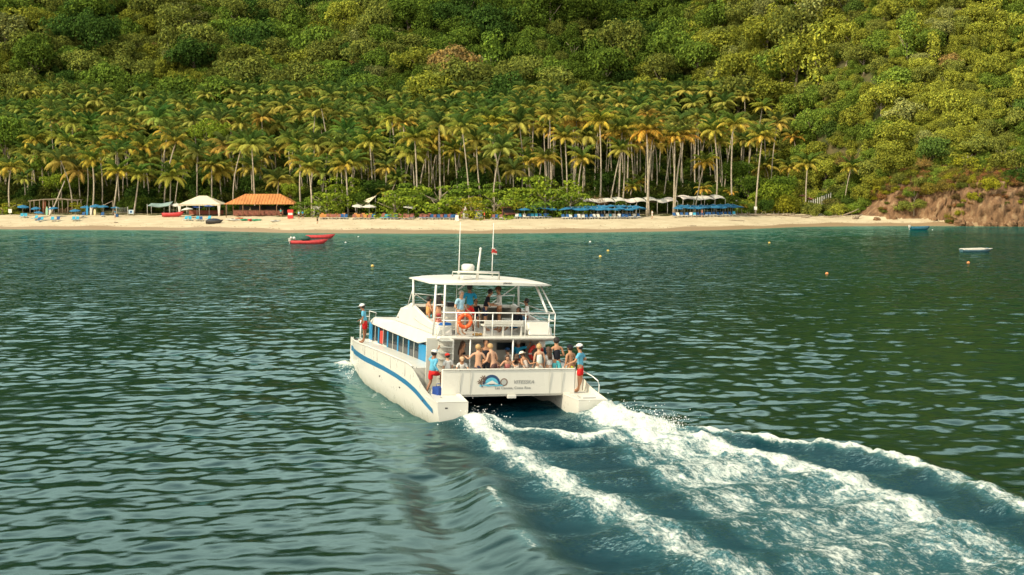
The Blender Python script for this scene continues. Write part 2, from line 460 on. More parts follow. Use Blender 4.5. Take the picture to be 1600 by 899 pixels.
def sea():
    rows = np.concatenate([np.linspace(-80, 12, 24), 14*np.exp(np.linspace(0, math.log(285/14), 1250))])
    cols = np.concatenate([-np.geomspace(6, 0.47, 46), np.linspace(-0.46, 0.46, 520), np.geomspace(0.47, 6, 46)])
    Yr = np.repeat(rows[:, None], len(cols), 1)
    X = cols[None, :] * (np.maximum(Yr, 14) + 2)
    Y = Yr.copy()
    dy = np.gradient(rows)[:, None] * np.ones_like(X)
    D = Y - shore(X)                       # negative out at sea
    r = np.random.default_rng(3)
    Z = np.zeros_like(X)
    wake_in = np.clip(sstep(0.6, -1.2, side(X, Y, W_B)) * sstep(0.3, -1.2, -side(X, Y, [(-9.5, 62)] + W_F[1:] + W_E)), 0, 1) * (Y < 60)
    near = np.exp(-np.maximum(seg_dist(X, Y, W_F)[0] - 0.5, 0)/2.2)
    calm = 1 - 0.30*wake_in - 0.10*near*(1 - wake_in)
    far = 0.55 + 0.45*sstep(150, 60, Y)
    gust = 0.85 + 0.3*fbm2(X, Y, 9, 26.0, 2)
    for i in range(64):
        lam = 0.42 * (4.2/0.42) ** (r.random()**1.05)
        th = r.normal(0, 0.62) + math.radians(8)
        k = 2*math.pi/lam
        slope = 0.0212 * (lam/1.5)**(0.08 if lam < 1.5 else -0.9)
        amp = slope/k
        fade = sstep(lam/2.4, lam/4.5, dy)
        ph = r.uniform(0, 6.28)
        arg = k*(X*math.sin(th) + Y*math.cos(th)) + ph + 0.7*np.sin(0.31*k*(X*math.cos(th) - Y*math.sin(th)) + ph*3)
        Z += amp*fade*(np.sin(arg) + 0.18*np.sin(2*arg + 0.8))
    Z *= calm*far*gust*sstep(0.5, -6, D)
    # --- wake relief
    def ridge(pts, w, h, grow=0.0, dec=0.0):
        d, t = seg_dist(X, Y, pts)
        ww = w*(1 + grow*t)
        return h*(1 - dec*t)*np.exp(-(d/ww)**2), d, t
    nb = fbm2(X, Y, 21, 1.7, 5)
    nf = fbm2(X, Y, 22, 0.55, 3)
    rb, dB, tB = ridge(W_B, 0.55, 0.24, 0.5)
    Z += rb*(1 + 0.35*nb) * sstep(0.0, 0.12, tB)
    Z -= 0.18*np.exp(-((side(X, Y, W_B) - 1.3)/0.8)**2) * (Y < 44) * sstep(0.0, 0.15, tB)*0
    ra, dA, tA = ridge(W_AUP, 0.7, 0.22, 0.6)
    Z += ra*(1 + 0.4*nb)
    rc, dC, tC = ridge(W_C, 0.6, 0.16, 0.8)
    Z += rc*(1 + 0.4*nb)
    rd, dD, tD = ridge(W_D, 0.35, 0.14)
    Z += rd
    re_, dE, tE = ridge(W_E, 0.7, 0.30, 0.2)
    Z += re_
    Z -= 0.16*np.exp(-((seg_dist(X, Y, [(p[0]-1.6, p[1]-0.3) for p in W_E])[0])/0.9)**2)
    dF, tF = seg_dist(X, Y, W_F)
    Z += -0.30*np.exp(-(dF/1.2)**2)*sstep(0.05, 0.3, tF)*sstep(1.02, 0.8, tF) + 0.12*np.exp(-(dF/0.5)**2)*sstep(0.22, 0.05, tF)
    # diverging bow waves to the left of the hull
    for off, hh in ((2.6, 0.07), (4.2, 0.05), (5.6, 0.03)):
        dd, t_ = seg_dist(X, Y, [(p[0]-off*0.8, p[1]-off*1.1) for p in W_F] + [(-0.6-off*0.6, 33-off)])
        Z += hh*np.exp(-(dd/0.6)**2)*sstep(0.05, 0.3, t_)
    # transverse rolling between the hulls
    Z += 0.10*np.sin((Y*0.94 - X*0.34)*2.1)*wake_in*sstep(60, 45, Y)
    # --- foam density
    sA, sL = side(X, Y, W_AUP), side(X, Y, W_ALO)      # right of A_up = negative
    inA = sstep(0.35, -0.5, sA) * sstep(-0.45, 0.5, sL)
    foam = inA * (0.68 - 0.17*tA + 0.10*fbm2(X*0.94 + Y*0.34, (Y*0.94 - X*0.34)*0.3, 51, 2.4, 3))
    foam = np.maximum(foam, 1.0*np.exp(-(dA/(0.75 + 0.5*tA))**2) * (1 - 0.42*tA))
    dG, tG = seg_dist(X, Y, [(3.4, 46.3), (4.2, 43.6), (5.2, 40.0), (6.3, 37.2)])
    foam = np.maximum(foam, (1.05 - 0.35*tG)*np.exp(-(dG/(0.9 + 0.7*tG))**2))
    Z += 0.16*np.exp(-(dG/0.8)**2)*(1 - tG)*(1 + 0.5*nb)
    foam = np.maximum(foam, 0.92*np.exp(-(dB/(0.30 + 0.42*tB))**2) * sstep(0.0, 0.10, tB) * (1 - 0.25*tB))
    foam = np.maximum(foam, (0.98 - 0.42*tC)*np.exp(-(dC/(0.55 + 0.85*tC))**2))
    foam = np.maximum(foam, 0.86*np.exp(-(dD/0.38)**2))
    foam = np.maximum(foam, 0.62*np.exp(-(dE/0.22)**2) * (np.abs(Y - 33.2) < 1.3))
    foam = np.maximum(foam, 0.5*np.exp(-(dE/0.22)**2) * (np.abs(Y - 29.3) < 0.8))
    fh = sstep(0.12, 0.0, tF)
    foam = np.maximum(foam, (0.55 + 0.35*fh)*np.exp(-(dF/(0.62 + 0.15*fh))**2) * (0.95 - 0.25*tF))  # bow foam, raised to stand in for the hull's white reflections
    foam = np.maximum(foam, 0.33*np.exp(-(seg_dist(X, Y, [(-7.6, 56.5), (-6.9, 53.5), (-5.9, 50.5)])[0]/0.6)**2))
    foam = np.maximum(foam, 0.30*wake_in*sstep(58, 46, Y)*np.exp(-np.maximum(np.minimum(dA, dC) - 0.6, 0)/1.6))
    # shoreline foam
    foam = np.maximum(foam, 0.75*np.exp(-((D + 0.9 + 0.5*np.sin(X*0.17))/0.7)**2) * (0.45 + 0.55*np.sin(X*0.09 + 1.0)))
    hard = np.clip(foam*1.25 - 0.25, 0, 1)
    Z += hard*(0.022*nf + 0.05*nb)
    Z += 0.010*nf*wake_in
    V = np.stack([X, Y, Z], -1).reshape(-1, 3)
    # keep out of the land: sink the sheet a little behind the waterline
    V[:, 2] -= (sstep(1.0, 8.0, D)*1.2).ravel()
    shallow = (0.80*np.exp(-np.maximum(-D - 1.0, 0)/24.0) + 0.34*np.exp(-np.maximum(-D - 1.0, 0)/60.0)) * (0.85 + 0.35*fbm2(X, Y, 31, 40.0, 2))
    edge = np.exp(-np.maximum(-D, 0)/2.2)
    me = np_mesh('sea', V, grid_faces(len(rows), len(cols)), M_SEA, True,
                 {'foam': ('POINT', np.clip(foam, 0, 1)), 'wake': ('POINT', np.clip(wake_in, 0, 1)**1.5),
                  'shallow': ('POINT', np.clip(shallow, 0, 1)), 'edge': ('POINT', edge)})
    return tag(link(bpy.data.objects.new('sea', me)), kind='structure')

m, nt, b, out = nodes_of('sea_water')
N = nt.nodes; Lk = nt.links
geo = N.new('ShaderNodeNewGeometry')
def attr(n):
    a = N.new('ShaderNodeAttribute'); a.attribute_name = n; return a.outputs['Fac']
def math_(op, a, b_=None, c=None):
    n = N.new('ShaderNodeMath'); n.operation = op
    for i, v in enumerate((a, b_, c)):
        if v is None: continue
        if isinstance(v, (int, float)): n.inputs[i].default_value = v
        else: Lk.new(v, n.inputs[i])
    return n.outputs[0]
def mixc(f, a, b_):
    n = N.new('ShaderNodeMix'); n.data_type = 'RGBA'
    if isinstance(f, (int, float)): n.inputs[0].default_value = f
    else: Lk.new(f, n.inputs[0])
    for i, v in ((6, a), (7, b_)):
        if isinstance(v, tuple): n.inputs[i].default_value = (*v, 1)
        else: Lk.new(v, n.inputs[i])
    return n.outputs[2]
def noise(scale, detail=3, rough=0.5, sx=1.0, sy=1.0, dist=0.0):
    mp = N.new('ShaderNodeMapping'); mp.inputs['Scale'].default_value = (sx, sy, 1)
    Lk.new(geo.outputs['Position'], mp.inputs[0])
    n = N.new('ShaderNodeTexNoise'); n.inputs['Scale'].default_value = scale; n.inputs['Detail'].default_value = detail
    n.inputs['Roughness'].default_value = rough; n.inputs['Distortion'].default_value = dist
    Lk.new(mp.outputs[0], n.inputs['Vector']); return n.outputs[0]
shal, wk, fm, edg = attr('shallow'), attr('wake'), attr('foam'), attr('edge')
deep = mixc(noise(0.05, 2), (0.0, 0.009, 0.008), (0.0, 0.013, 0.014))
c1 = mixc(shal, deep, (0.0, 0.120, 0.105))
c2 = mixc(edg, c1, (0.14, 0.15, 0.08))
c3 = mixc(wk, c2, (0.0005, 0.019, 0.030))
aer = N.new('ShaderNodeMapRange'); aer.inputs[1].default_value = 0.1; aer.inputs[2].default_value = 0.9; Lk.new(fm, aer.inputs[0])
c4 = mixc(math_('MULTIPLY', aer.outputs[0], 0.42), c3, (0.06, 0.20, 0.21))
Lk.new(c4, b.inputs['Base Color'])
b.inputs['Roughness'].default_value = 0.04
b.inputs['IOR'].default_value = 1.333
# fine ripples (bump) : stronger with distance where the sheet itself is too coarse
sep = N.new('ShaderNodeSeparateXYZ'); Lk.new(geo.outputs['Position'], sep.inputs[0])
dist = N.new('ShaderNodeMapRange'); dist.inputs[1].default_value = 50; dist.inputs[2].default_value = 150; Lk.new(sep.outputs[1], dist.inputs[0])
bn = math_('MULTIPLY', noise(1.25, 3, 0.5, 0.55, 1.0, 0.4), math_('MULTIPLY', math_('MULTIPLY', dist.outputs[0], 0.25), math_('SUBTRACT', 1.0, math_('MULTIPLY', math_('POWER', shal, 2.5), 0.8))))
bn2 = math_('MULTIPLY', noise(6.5, 6, 0.68, 0.7, 1.0), math_('MULTIPLY_ADD', wk, 0.085, 0.005))
bp = N.new('ShaderNodeBump'); bp.inputs['Strength'].default_value = 1.0; bp.inputs['Distance'].default_value = 1.0
Lk.new(math_('ADD', bn, bn2), bp.inputs['Height']); Lk.new(bp.outputs[0], b.inputs['Normal'])
# foam layer
def noise_al(scale, detail, rough, dist):
    r1 = N.new('ShaderNodeMapping'); r1.inputs['Rotation'].default_value = (0, 0, math.radians(-22))
    Lk.new(geo.outputs['Position'], r1.inputs[0])
    mp = N.new('ShaderNodeMapping'); mp.inputs['Scale'].default_value = (1.0, 0.45, 1.0)
    Lk.new(r1.outputs[0], mp.inputs[0])
    n = N.new('ShaderNodeTexNoise'); n.inputs['Scale'].default_value = scale; n.inputs['Detail'].default_value = detail
    n.inputs['Roughness'].default_value = rough; n.inputs['Distortion'].default_value = dist
    Lk.new(mp.outputs[0], n.inputs['Vector']); return n.outputs[0]
f1 = noise_al(1.5, 8, 0.66, 0.8)
f2 = noise_al(5.0, 6, 0.7, 0.5)
f3 = noise_al(15.0, 4, 0.7, 0.3)
mixn = math_('ADD', math_('ADD', math_('MULTIPLY', f1, 0.38), math_('MULTIPLY', f2, 0.36)), math_('MULTIPLY', f3, 0.26))
thr = math_('SUBTRACT', 0.73, math_('MULTIPLY', fm, 0.37))
fmask = N.new('ShaderNodeMapRange'); fmask.interpolation_type = 'SMOOTHSTEP'
Lk.new(math_('SUBTRACT', mixn, thr), fmask.inputs[0]); fmask.inputs[1].default_value = -0.05; fmask.inputs[2].default_value = 0.13
fmul = math_('MULTIPLY', fmask.outputs[0], math_('GREATER_THAN', fm, 0.03))
fb = N.new('ShaderNodeBsdfDiffuse'); fb.inputs[0].default_value = (0.66, 0.68, 0.62, 1)
bpf = N.new('ShaderNodeBump'); bpf.inputs['Strength'].default_value = 0.8; bpf.inputs['Distance'].default_value = 0.16
Lk.new(mixn, bpf.inputs['Height']); Lk.new(bpf.outputs[0], fb.inputs['Normal'])
# water = body colour under a fresnel reflection; waves facing the viewer keep the mean reflectance of a rippled sea below the flat-glass value
wd = N.new('ShaderNodeBsdfDiffuse'); Lk.new(c4, wd.inputs[0])
wg = N.new('ShaderNodeBsdfGlossy'); wg.inputs['Roughness'].default_value = 0.025; wg.inputs[0].default_value = (0.62, 0.95, 0.95, 1); Lk.new(bp.outputs[0], wg.inputs['Normal'])
fr = N.new('ShaderNodeFresnel'); fr.inputs['IOR'].default_value = 1.34; Lk.new(bp.outputs[0], fr.inputs['Normal'])
wm = N.new('ShaderNodeMixShader'); Lk.new(math_('MINIMUM', fr.outputs[0], 0.46), wm.inputs[0]); Lk.new(wd.outputs[0], wm.inputs[1]); Lk.new(wg.outputs[0], wm.inputs[2])
ms = N.new('ShaderNodeMixShader'); Lk.new(fmul, ms.inputs[0]); Lk.new(wm.outputs[0], ms.inputs[1]); Lk.new(fb.outputs[0], ms.inputs[2])
Lk.new(ms.outputs[0], out.inputs[0])
M_SEA = m
sea()
bed = MB().add([(-1800,-120,-9),(1800,-120,-9),(1800,300,-9),(-1800,300,-9)], [(0,1,2,3)]).build('seabed', M_SAND)
tag(bed, kind='structure')

# ------------------------------------------------------------------ tree building blocks
def leaf_cloud(name, lobes, per, size, seed, up=0.25, mat=None, flat=1.0):
    r = np.random.default_rng(seed)
    P = []; Nn = []
    for (cx, cy, cz, rx, rz) in lobes:
        n = int(per * (rx/0.4)**2 * (0.6 + 0.4*rz/rx))
        d = r.normal(size=(n, 3)); d[:, 2] += up*1.2; d /= np.linalg.norm(d, axis=1)[:, None]
        rad = 0.72 + 0.32*r.random(n)**0.5
        wob_ = 1 + 0.18*np.sin(d[:, 0]*7 + cx*9)*np.sin(d[:, 1]*6 + cy*5)
        P.append(np.array([cx, cy, cz]) + d*np.array([rx, rx, rz])*(rad*wob_)[:, None])
        nn = d*np.array([1, 1, 1.2]) + r.normal(size=(n, 3))*0.55; nn[:, 2] += 0.25
        Nn.append(nn)
    P = np.concatenate(P); Nn = np.concatenate(Nn); Nn /= np.linalg.norm(Nn, axis=1)[:, None]
    n = len(P)
    a = r.normal(size=(n, 3)); u = np.cross(Nn, a); u /= np.linalg.norm(u, axis=1)[:, None]; w = np.cross(Nn, u)
    s = size*(0.6 + 0.8*r.random(n))[:, None]
    V = np.stack([P - u*s, P + w*s*0.62, P + u*s, P - w*s*0.62], 1).reshape(-1, 3)
    F = np.arange(4*n).reshape(n, 4)
    return np_mesh(name, V, F, mat or M_LEAF, False, {'leaf': ('FACE', r.random(n))})

def round_lobes(seed, n=12, h=0.72, rmin=0.24, rmax=0.46):
    r = np.random.default_rng(seed); L = []
    for i in range(n):
        a = r.uniform(0, 6.28); q = 0.80*r.random()**0.6; z = r.uniform(-0.45, 0.60)*h*(1.1 - q*0.6)
        q *= 1 + 0.35*math.sin(2*a + seed); rr = r.uniform(rmin, rmax)*(1.15 - 0.5*q)
        L.append((q*math.cos(a), q*math.sin(a), z, rr, rr*r.uniform(0.65, 0.9)))
    return L
CROWNS = [leaf_cloud('crown', round_lobes(s, n + 7), 330, 0.046, s) for s, n in ((1, 15), (2, 18), (3, 13), (4, 20), (5, 16), (6, 17))]
def tall_lobes(seed):
    r = np.random.default_rng(seed); L = []
    for i in range(13):
        z = -0.9 + 1.7*i/12; a = r.uniform(0, 6.28); q = 0.28*r.random()*1.4
        rr = r.uniform(0.24, 0.36)
        L.append((q*math.cos(a), q*math.sin(a), z, rr, rr*0.9))
    return L
TALLS = [leaf_cloud('crown', tall_lobes(s), 280, 0.05, s) for s in (11, 12)]
def flat_lobes(seed):
    r = np.random.default_rng(seed); L = []
    for i in range(20):
        a = r.uniform(0, 6.28); q = 0.74*math.sqrt(r.random()); lay = r.integers(0, 4)
        z = -0.30 + 0.19*lay + r.uniform(-0.03, 0.03) - 0.18*q
        rr = r.uniform(0.22, 0.38)*(1.15 - 0.12*lay)
        L.append((q*math.cos(a), q*math.sin(a), z*1.35, rr*1.08, rr*0.42))
    return L
FLATS = [leaf_cloud('crown', flat_lobes(s), 230, 0.045, s, up=0.5) for s in (21, 22, 23)]
def twig_mesh(seed):
    """nearly bare crown: a cloud of thin twigs"""
    r = np.random.default_rng(seed); n = 520
    d = r.normal(size=(n, 3)); d[:, 2] = np.abs(d[:, 2])*0.8 - 0.15; d /= np.linalg.norm(d, axis=1)[:, None]
    P = d*np.array([0.85, 0.85, 0.7])*(0.35 + 0.6*r.random(n))[:, None]
    u = d + r.normal(size=(n, 3))*0.35; u /= np.linalg.norm(u, axis=1)[:, None]
    w = np.cross(u, r.normal(size=(n, 3))); w /= np.linalg.norm(w, axis=1)[:, None]
    l = (0.12 + 0.14*r.random(n))[:, None]; t = 0.012
    V = np.stack([P - u*l - w*t, P - u*l + w*t, P + u*l + w*t*0.4, P + u*l - w*t*0.4], 1).reshape(-1, 3)
    return np_mesh('crown', V, np.arange(4*n).reshape(n, 4), M_LEAF, False, {'leaf': ('FACE', r.random(n))})
TWIGS = [twig_mesh(31), twig_mesh(32)]

def trunk_mesh(seed, h=1.0, r0=0.05, limbs=5, spread=0.45, start=0.45):
    """unit trunk of height ~h with limbs rising into the crown"""
    r = random.Random(seed); b = MB()
    bx, by = r.uniform(-.05, .05), r.uniform(-.05, .05)
    pts = [(0, 0, -0.25), (0, 0, 0.02), (bx, by, h*0.35), (bx*1.8, by*1.8, h*0.75), (bx*2, by*2, h*1.05)]
    b.tube(pts, [r0*1.5, r0*1.2, r0*0.85, r0*0.6, r0*0.2], 7)
    for i in range(limbs):
        a = i*6.28/limbs + r.uniform(-.5, .5); z = h*r.uniform(start, 0.75)
        q = spread*r.uniform(0.7, 1.2)
        b.tube([(bx, by, z), (bx + q*0.45*math.cos(a), by + q*0.45*math.sin(a), z + 0.18*h), (bx + q*math.cos(a), by + q*math.sin(a), z + 0.42*h)],
               [r0*0.5, r0*0.35, r0*0.1], 5)
    return b.mesh('trunk', M_BARK)
TRUNKS = [trunk_mesh(s) for s in (1, 2, 3)]
LOWTRUNKS = [trunk_mesh(s, 0.8, 0.045, 7, 0.62, 0.25) for s in (4, 5)]

ALL_TREES = []       # (object, kind, crown centre) for the labels
def tree(name, x, d, R_, kind, tint, h=None, seed=0, dz=0.0):
    """broad crown on a trunk with limbs; R_ = crown radius in metres"""
    r = random.Random(seed)
    g = gpt(x, d, dz)
    if h is None: h = R_*r.uniform(0.75, 1.25)
    root = empty(name, g, r.uniform(0, 6.28), 1.0)
    if kind == 'flat': cm = r.choice(FLATS); tm = r.choice(LOWTRUNKS); sz = (R_, R_, R_*0.95)
    elif kind == 'tall': cm = r.choice(TALLS); tm = r.choice(TRUNKS); sz = (R_, R_, R_*1.15)
    elif kind == 'bare': cm = r.choice(TWIGS); tm = r.choice(TRUNKS); sz = (R_, R_, R_*0.9)
    else: cm = r.choice(CROWNS); tm = r.choice(TRUNKS); sz = (R_*r.uniform(.9, 1.1), R_*r.uniform(.85, 1.1), R_*r.uniform(0.85, 1.30))
    t = link(bpy.data.objects.new('trunk', tm), root); ts = max(h, R_*0.8); t.scale = (R_*0.9, R_*0.9, ts)
    c = link(bpy.data.objects.new('crown', cm), root); c.location = (0, 0, h); c.scale = sz
    c['tint'] = [float(v) for v in tint]
    c.rotation_euler = (0, 0, r.uniform(0, 6.28))
    return root, (g[0], g[1], g[2] + h)

# ------------------------------------------------------------------ palms
def frond_geo(seed, rise, droop, L=4.4):
    """one arching coconut frond along +X: rachis with two rows of hanging leaflets"""
    r = random.Random(seed); vs = []; fs = []; lf = []
    n = 22
    pts = []; ang = rise; p = Vector((0.12, 0, 0)); step = L/n
    for i in range(n + 1):
        pts.append(p.copy())
        p = p + Vector((math.cos(ang), 0, math.sin(ang)))*step
        ang -= droop/n*(0.5 + 1.0*i/n)
    for i in range(n):                                  # rachis
        w = 0.055*(1 - 0.8*i/n); k = len(vs)
        a, b_ = pts[i], pts[i+1]
        vs += [(a.x, -w, a.z), (a.x, w, a.z), (b_.x, w*0.9, b_.z), (b_.x, -w*0.9, b_.z)]
        fs.append((k, k+1, k+2, k+3)); lf.append(0.9)
    for i in range(2, n + 1):
        t = i/n
        ll = (0.78*math.sin(math.pi*min(1, 0.12 + t*0.93))**0.6 + 0.12)*r.uniform(0.85, 1.12)
        dirx = (pts[i] - pts[i-1]).normalized()
        for s in (-1, 1):
            dn = 0.55 + 0.5*r.random()
            o = dirx*0.45 + Vector((0, s, 0))*0.80 - Vector((0, 0, 1))*dn*0.75
            o.normalize()
            tip = pts[i] + o*ll - Vector((0, 0, 1))*ll*0.22
            wv = dirx*0.095
            k = len(vs)
            mid = pts[i] + o*ll*0.55
            vs += [tuple(pts[i] - wv), tuple(pts[i] + wv), tuple(mid + wv*0.85), tuple(tip), tuple(mid - wv*0.85)]
            fs.append((k, k+1, k+2, k+3, k+4)); lf.append(r.random())
    return vs, fs, lf

def face_attr(me, vals):
    a = me.attributes.new('leaf', 'FLOAT', 'FACE'); a.data.foreach_set('value', vals)
FR = {}        # class -> list of meshes ; 0 upright green, 1 arching, 2 hanging golden
GEO = {}
for cls, (rise, droop) in enumerate(((1.22, 1.5), (0.72, 1.7), (0.10, 1.6))):
    for k in range(2):
        g_ = frond_geo(cls*10 + k, rise + 0.15*k, droop + 0.2*k, 4.1 + 0.3*k - 0.3*(cls == 2))
        GEO[(cls, k)] = g_
        me = bpy.data.meshes.new('frond'); me.from_pydata(g_[0], [], g_[1]); me.materials.append(M_FROND); face_attr(me, g_[2]); me.update()
        FR.setdefault(cls, []).append(me)
def frond_layout(seed):
    r = random.Random(seed); out_ = []
    n = [7, 8, 7]
    for cls in range(3):
        for i in range(n[cls] + r.randint(-1, 1)):
            a = 6.283*i/n[cls] + cls*0.35 + r.uniform(-0.25, 0.25)
            out_.append((cls, r.randint(0, 1), a, r.uniform(-0.16, 0.16), r.uniform(0.85, 1.1)))
    return out_
def crown_mesh(seed):
    vs = []; fs = []; lf = []; hue = []
    for cls, k, a, tilt, sc in frond_layout(seed):
        gv, gf, gl = GEO[(cls, k)]
        M = Matrix.Rotation(a, 3, 'Z') @ Matrix.Rotation(-tilt, 3, 'Y') * 1.0
        k0 = len(vs)
        vs += [tuple((M @ Vector(p))*sc) for p in gv]; fs += [tuple(i + k0 for i in f) for f in gf]
        lf += [min(1, max(0, v*0.5 + (0.0, 0.25, 0.5)[cls])) for v in gl]; hue += [cls/2.0 + random.uniform(-.15, .15)]*len(gf)
    me = bpy.data.meshes.new('crown'); me.from_pydata(vs, [], fs); me.materials.append(M_PALMCROWN); face_attr(me, lf)
    a = me.attributes.new('age', 'FLOAT', 'FACE'); a.data.foreach_set('value', hue); me.update()
    return me
# crown material: young fronds green, old hanging fronds golden
m, nt, b, out = nodes_of('palm_crown')
at_ = nt.nodes.new('ShaderNodeAttribute'); at_.attribute_type = 'INSTANCER'; at_.attribute_name = 'tint'
ag = nt.nodes.new('ShaderNodeAttribute'); ag.attribute_name = 'age'
lv = nt.nodes.new('ShaderNodeAttribute'); lv.attribute_name = 'leaf'
rp = nt.nodes.new('ShaderNodeValToRGB')
AGE = [(0.085, 0.145, 0.032), (0.25, 0.275, 0.048), (0.41, 0.365, 0.075)]
rp.color_ramp.elements[0].color = (*AGE[0], 1); rp.color_ramp.elements[1].color = (*AGE[2], 1)
e = rp.color_ramp.elements.new(0.5); e.color = (*AGE[1], 1)
nt.links.new(ag.outputs['Fac'], rp.inputs[0])
mr = nt.nodes.new('ShaderNodeMapRange'); mr.inputs[3].default_value = 0.65; mr.inputs[4].default_value = 1.3
nt.links.new(lv.outputs['Fac'], mr.inputs[0])
v1 = nt.nodes.new('ShaderNodeVectorMath'); v1.operation = 'MULTIPLY'; nt.links.new(rp.outputs[0], v1.inputs[0]); nt.links.new(at_.outputs['Vector'], v1.inputs[1])
v2 = nt.nodes.new('ShaderNodeVectorMath'); v2.operation = 'SCALE'; nt.links.new(v1.outputs[0], v2.inputs[0]); nt.links.new(mr.outputs[0], v2.inputs['Scale'])
df = nt.nodes.new('ShaderNodeBsdfDiffuse'); tr = nt.nodes.new('ShaderNodeBsdfTranslucent'); ms = nt.nodes.new('ShaderNodeMixShader'); ms.inputs[0].default_value = 0.35
nt.links.new(v2.outputs[0], df.inputs[0]); nt.links.new(v2.outputs[0], tr.inputs[0]); nt.links.new(df.outputs[0], ms.inputs[1]); nt.links.new(tr.outputs[0], ms.inputs[2]); nt.links.new(ms.outputs[0], out.inputs[0])
nt.nodes.remove(b)
M_PALMCROWN = m
PCROWNS = [crown_mesh(s) for s in range(6)]
nutm = MB()
for i in range(7):
    a = i*0.9; nutm.ball((0.28*math.cos(a), 0.28*math.sin(a), -0.25 - 0.05*(i % 3)), 0.15, 7, 5)
M_NUT = paint('coconut', (0.16, 0.13, 0.04), 0.7)
NUTS = nutm.mesh('coconut_cluster', M_NUT)
# young spear leaves stand up in the middle
def palm(base, top, scale=1.0, detail=False, seed=0, golden=1.0, thick=0.15):
    r = random.Random(seed)
    base = Vector(base); top = Vector(top)
    root = empty('coconut_palm', base, 0)
    v = top - base; b = MB(); pts = []; rs = []
    bend = Vector((v.x, v.y, 0))*-0.18 + Vector((r.uniform(-.5, .5), r.uniform(-.4, .4), 0))
    for i in range(8):
        t = i/7.0
        p = v*t + bend*math.sin(math.pi*t)*0.9
        pts.append(p); rs.append(thick*(1.45 if i == 0 else 1.08 - 0.35*t))
    pts[0] = pts[0] - Vector((0, 0, 0.4))
    b.tube(pts, rs, 8); b.build('trunk', M_PALMBARK, root)
    tint = (golden*r.uniform(0.9, 1.15), r.uniform(0.9, 1.1), r.uniform(0.8, 1.1))
    if detail:
        for cls, k, a, tilt, sc in frond_layout(seed):
            f = link(bpy.data.objects.new('frond', FR[cls][k]), root)
            f.location = v; f.rotation_euler = (0, -tilt, a); f.scale = (sc*scale*0.97,)*3
            w = AGE[cls]; q = r.uniform(0.8, 1.2)
            f['tint'] = [w[0]*tint[0]*q, w[1]*tint[1]*q, w[2]*tint[2]*q]
        nn = link(bpy.data.objects.new('coconut_cluster', NUTS), root); nn.location = v
    else:
        c = link(bpy.data.objects.new('crown', r.choice(PCROWNS)), root); c.location = v; c.rotation_euler = (r.uniform(-.12, .12), r.uniform(-.12, .12), r.uniform(0, 6.28))
        s = scale*r.uniform(0.88, 1.20); c.scale = (s, s, s*r.uniform(0.9, 1.1)); c['tint'] = tint
    return root

def above(px, py, y):
    """the point on bearing px, height seen at py, at distance y"""
    b_ = (449.5 - py)/2000.0
    dirv = Vector(((px - 800)/2000.0, math.cos(PITCH) + b_*math.sin(PITCH), -math.sin(PITCH) + b_*math.cos(PITCH)))
    t = y/dirv.y
    return Vector((0, 0, CAM_H)) + dirv*t

# (base px, crown px, crown py, d behind the waterline, crown scale)
HAND = [(16,17,262,27,1.0),(50,54,218,48,1.0),(111,108,222,55,1.0),(144,144,250,26,0.95),(135,134,240,33,0.9),(176,185,268,25,1.0),(209,217,272,27,0.95),(184,182,214,52,1.1),
 (228,225,230,45,1.05),(256,275,222,32,1.15),(245,262,205,45,1.0),(272,281,258,40,0.9),(331,331,258,36,1.0),(334,336,236,50,1.0),(358,357,250,62,0.9),(392,392,262,40,1.0),(428,430,235,60,1.0),
 (471,470,250,33,1.0),(487,482,262,24,1.0),(500,512,236,50,1.0),(544,540,258,30,1.0),(548,560,232,45,1.0),(583,578,222,42,1.1),(608,604,262,36,0.8),(617,612,186,62,1.1),(632,630,192,60,1.0),
 (652,648,216,34,1.15),(656,672,226,48,1.0),(684,687,212,46,1.15),(694,692,218,52,0.9),(716,710,234,44,0.9),(742,742,172,95,1.0),(776,772,192,48,1.15),(798,796,240,50,0.95),(829,826,252,38,1.05),(828,834,186,70,1.0),
 (856,857,200,52,1.05),(863,870,206,60,1.0),(899,901,190,47,1.2),(906,910,248,40,1.1),(937,937,190,34,1.2),(945,950,210,60,0.9),(966,972,204,36,1.1),(972,975,212,38,1.0),(980,983,202,42,1.0),
 (1010,1010,204,24,1.2),(1014,1020,214,27,1.0),(1052,1054,214,23,1.0),(1054,1068,212,24,1.15),(1087,1089,188,55,1.15),(1096,1094,214,60,0.9),(1085,1101,254,27,0.9),(1118,1116,204,36,1.2),(1125,1124,222,45,0.9),
 (1144,1146,194,31,1.15),(1180,1191,214,22,1.15),(1212,1212,170,80,1.05),(1200,1202,232,60,0.85),(1244,1240,214,60,1.0),(1259,1262,256,26,1.1),(1320,1321,214,50,1.0),(1318,1330,262,24,0.85),(1232,1234,262,40,0.85),
 (600,602,300,34,0.6),(1098,1098,296,33,0.65),(1140,1142,302,34,0.55),(1160,1162,322,25,0.32),(985,988,292,40,0.7),(1000,1000,284,48,0.75)]
LABELLED = []      # (object, x px, kind, extra words)
occupied = []
for i, (bpx, cpx, cpy, d, sc) in enumerate(HAND):
    base = at(bpx, d)
    top = above(cpx, cpy, base[1] + random.uniform(-0.8, 0.8))
    o = palm(base, top, sc, detail=True, seed=100 + i, golden=1.1 if bpx > 850 else 1.0, thick=0.17 if sc > 0.9 else 0.12)  # golden sunlight put into the tint of palms on the right
    occupied.append((cpx, cpy)); LABELLED.append((o, 'palm', cpx, cpy, d, (top - Vector(base)).length))

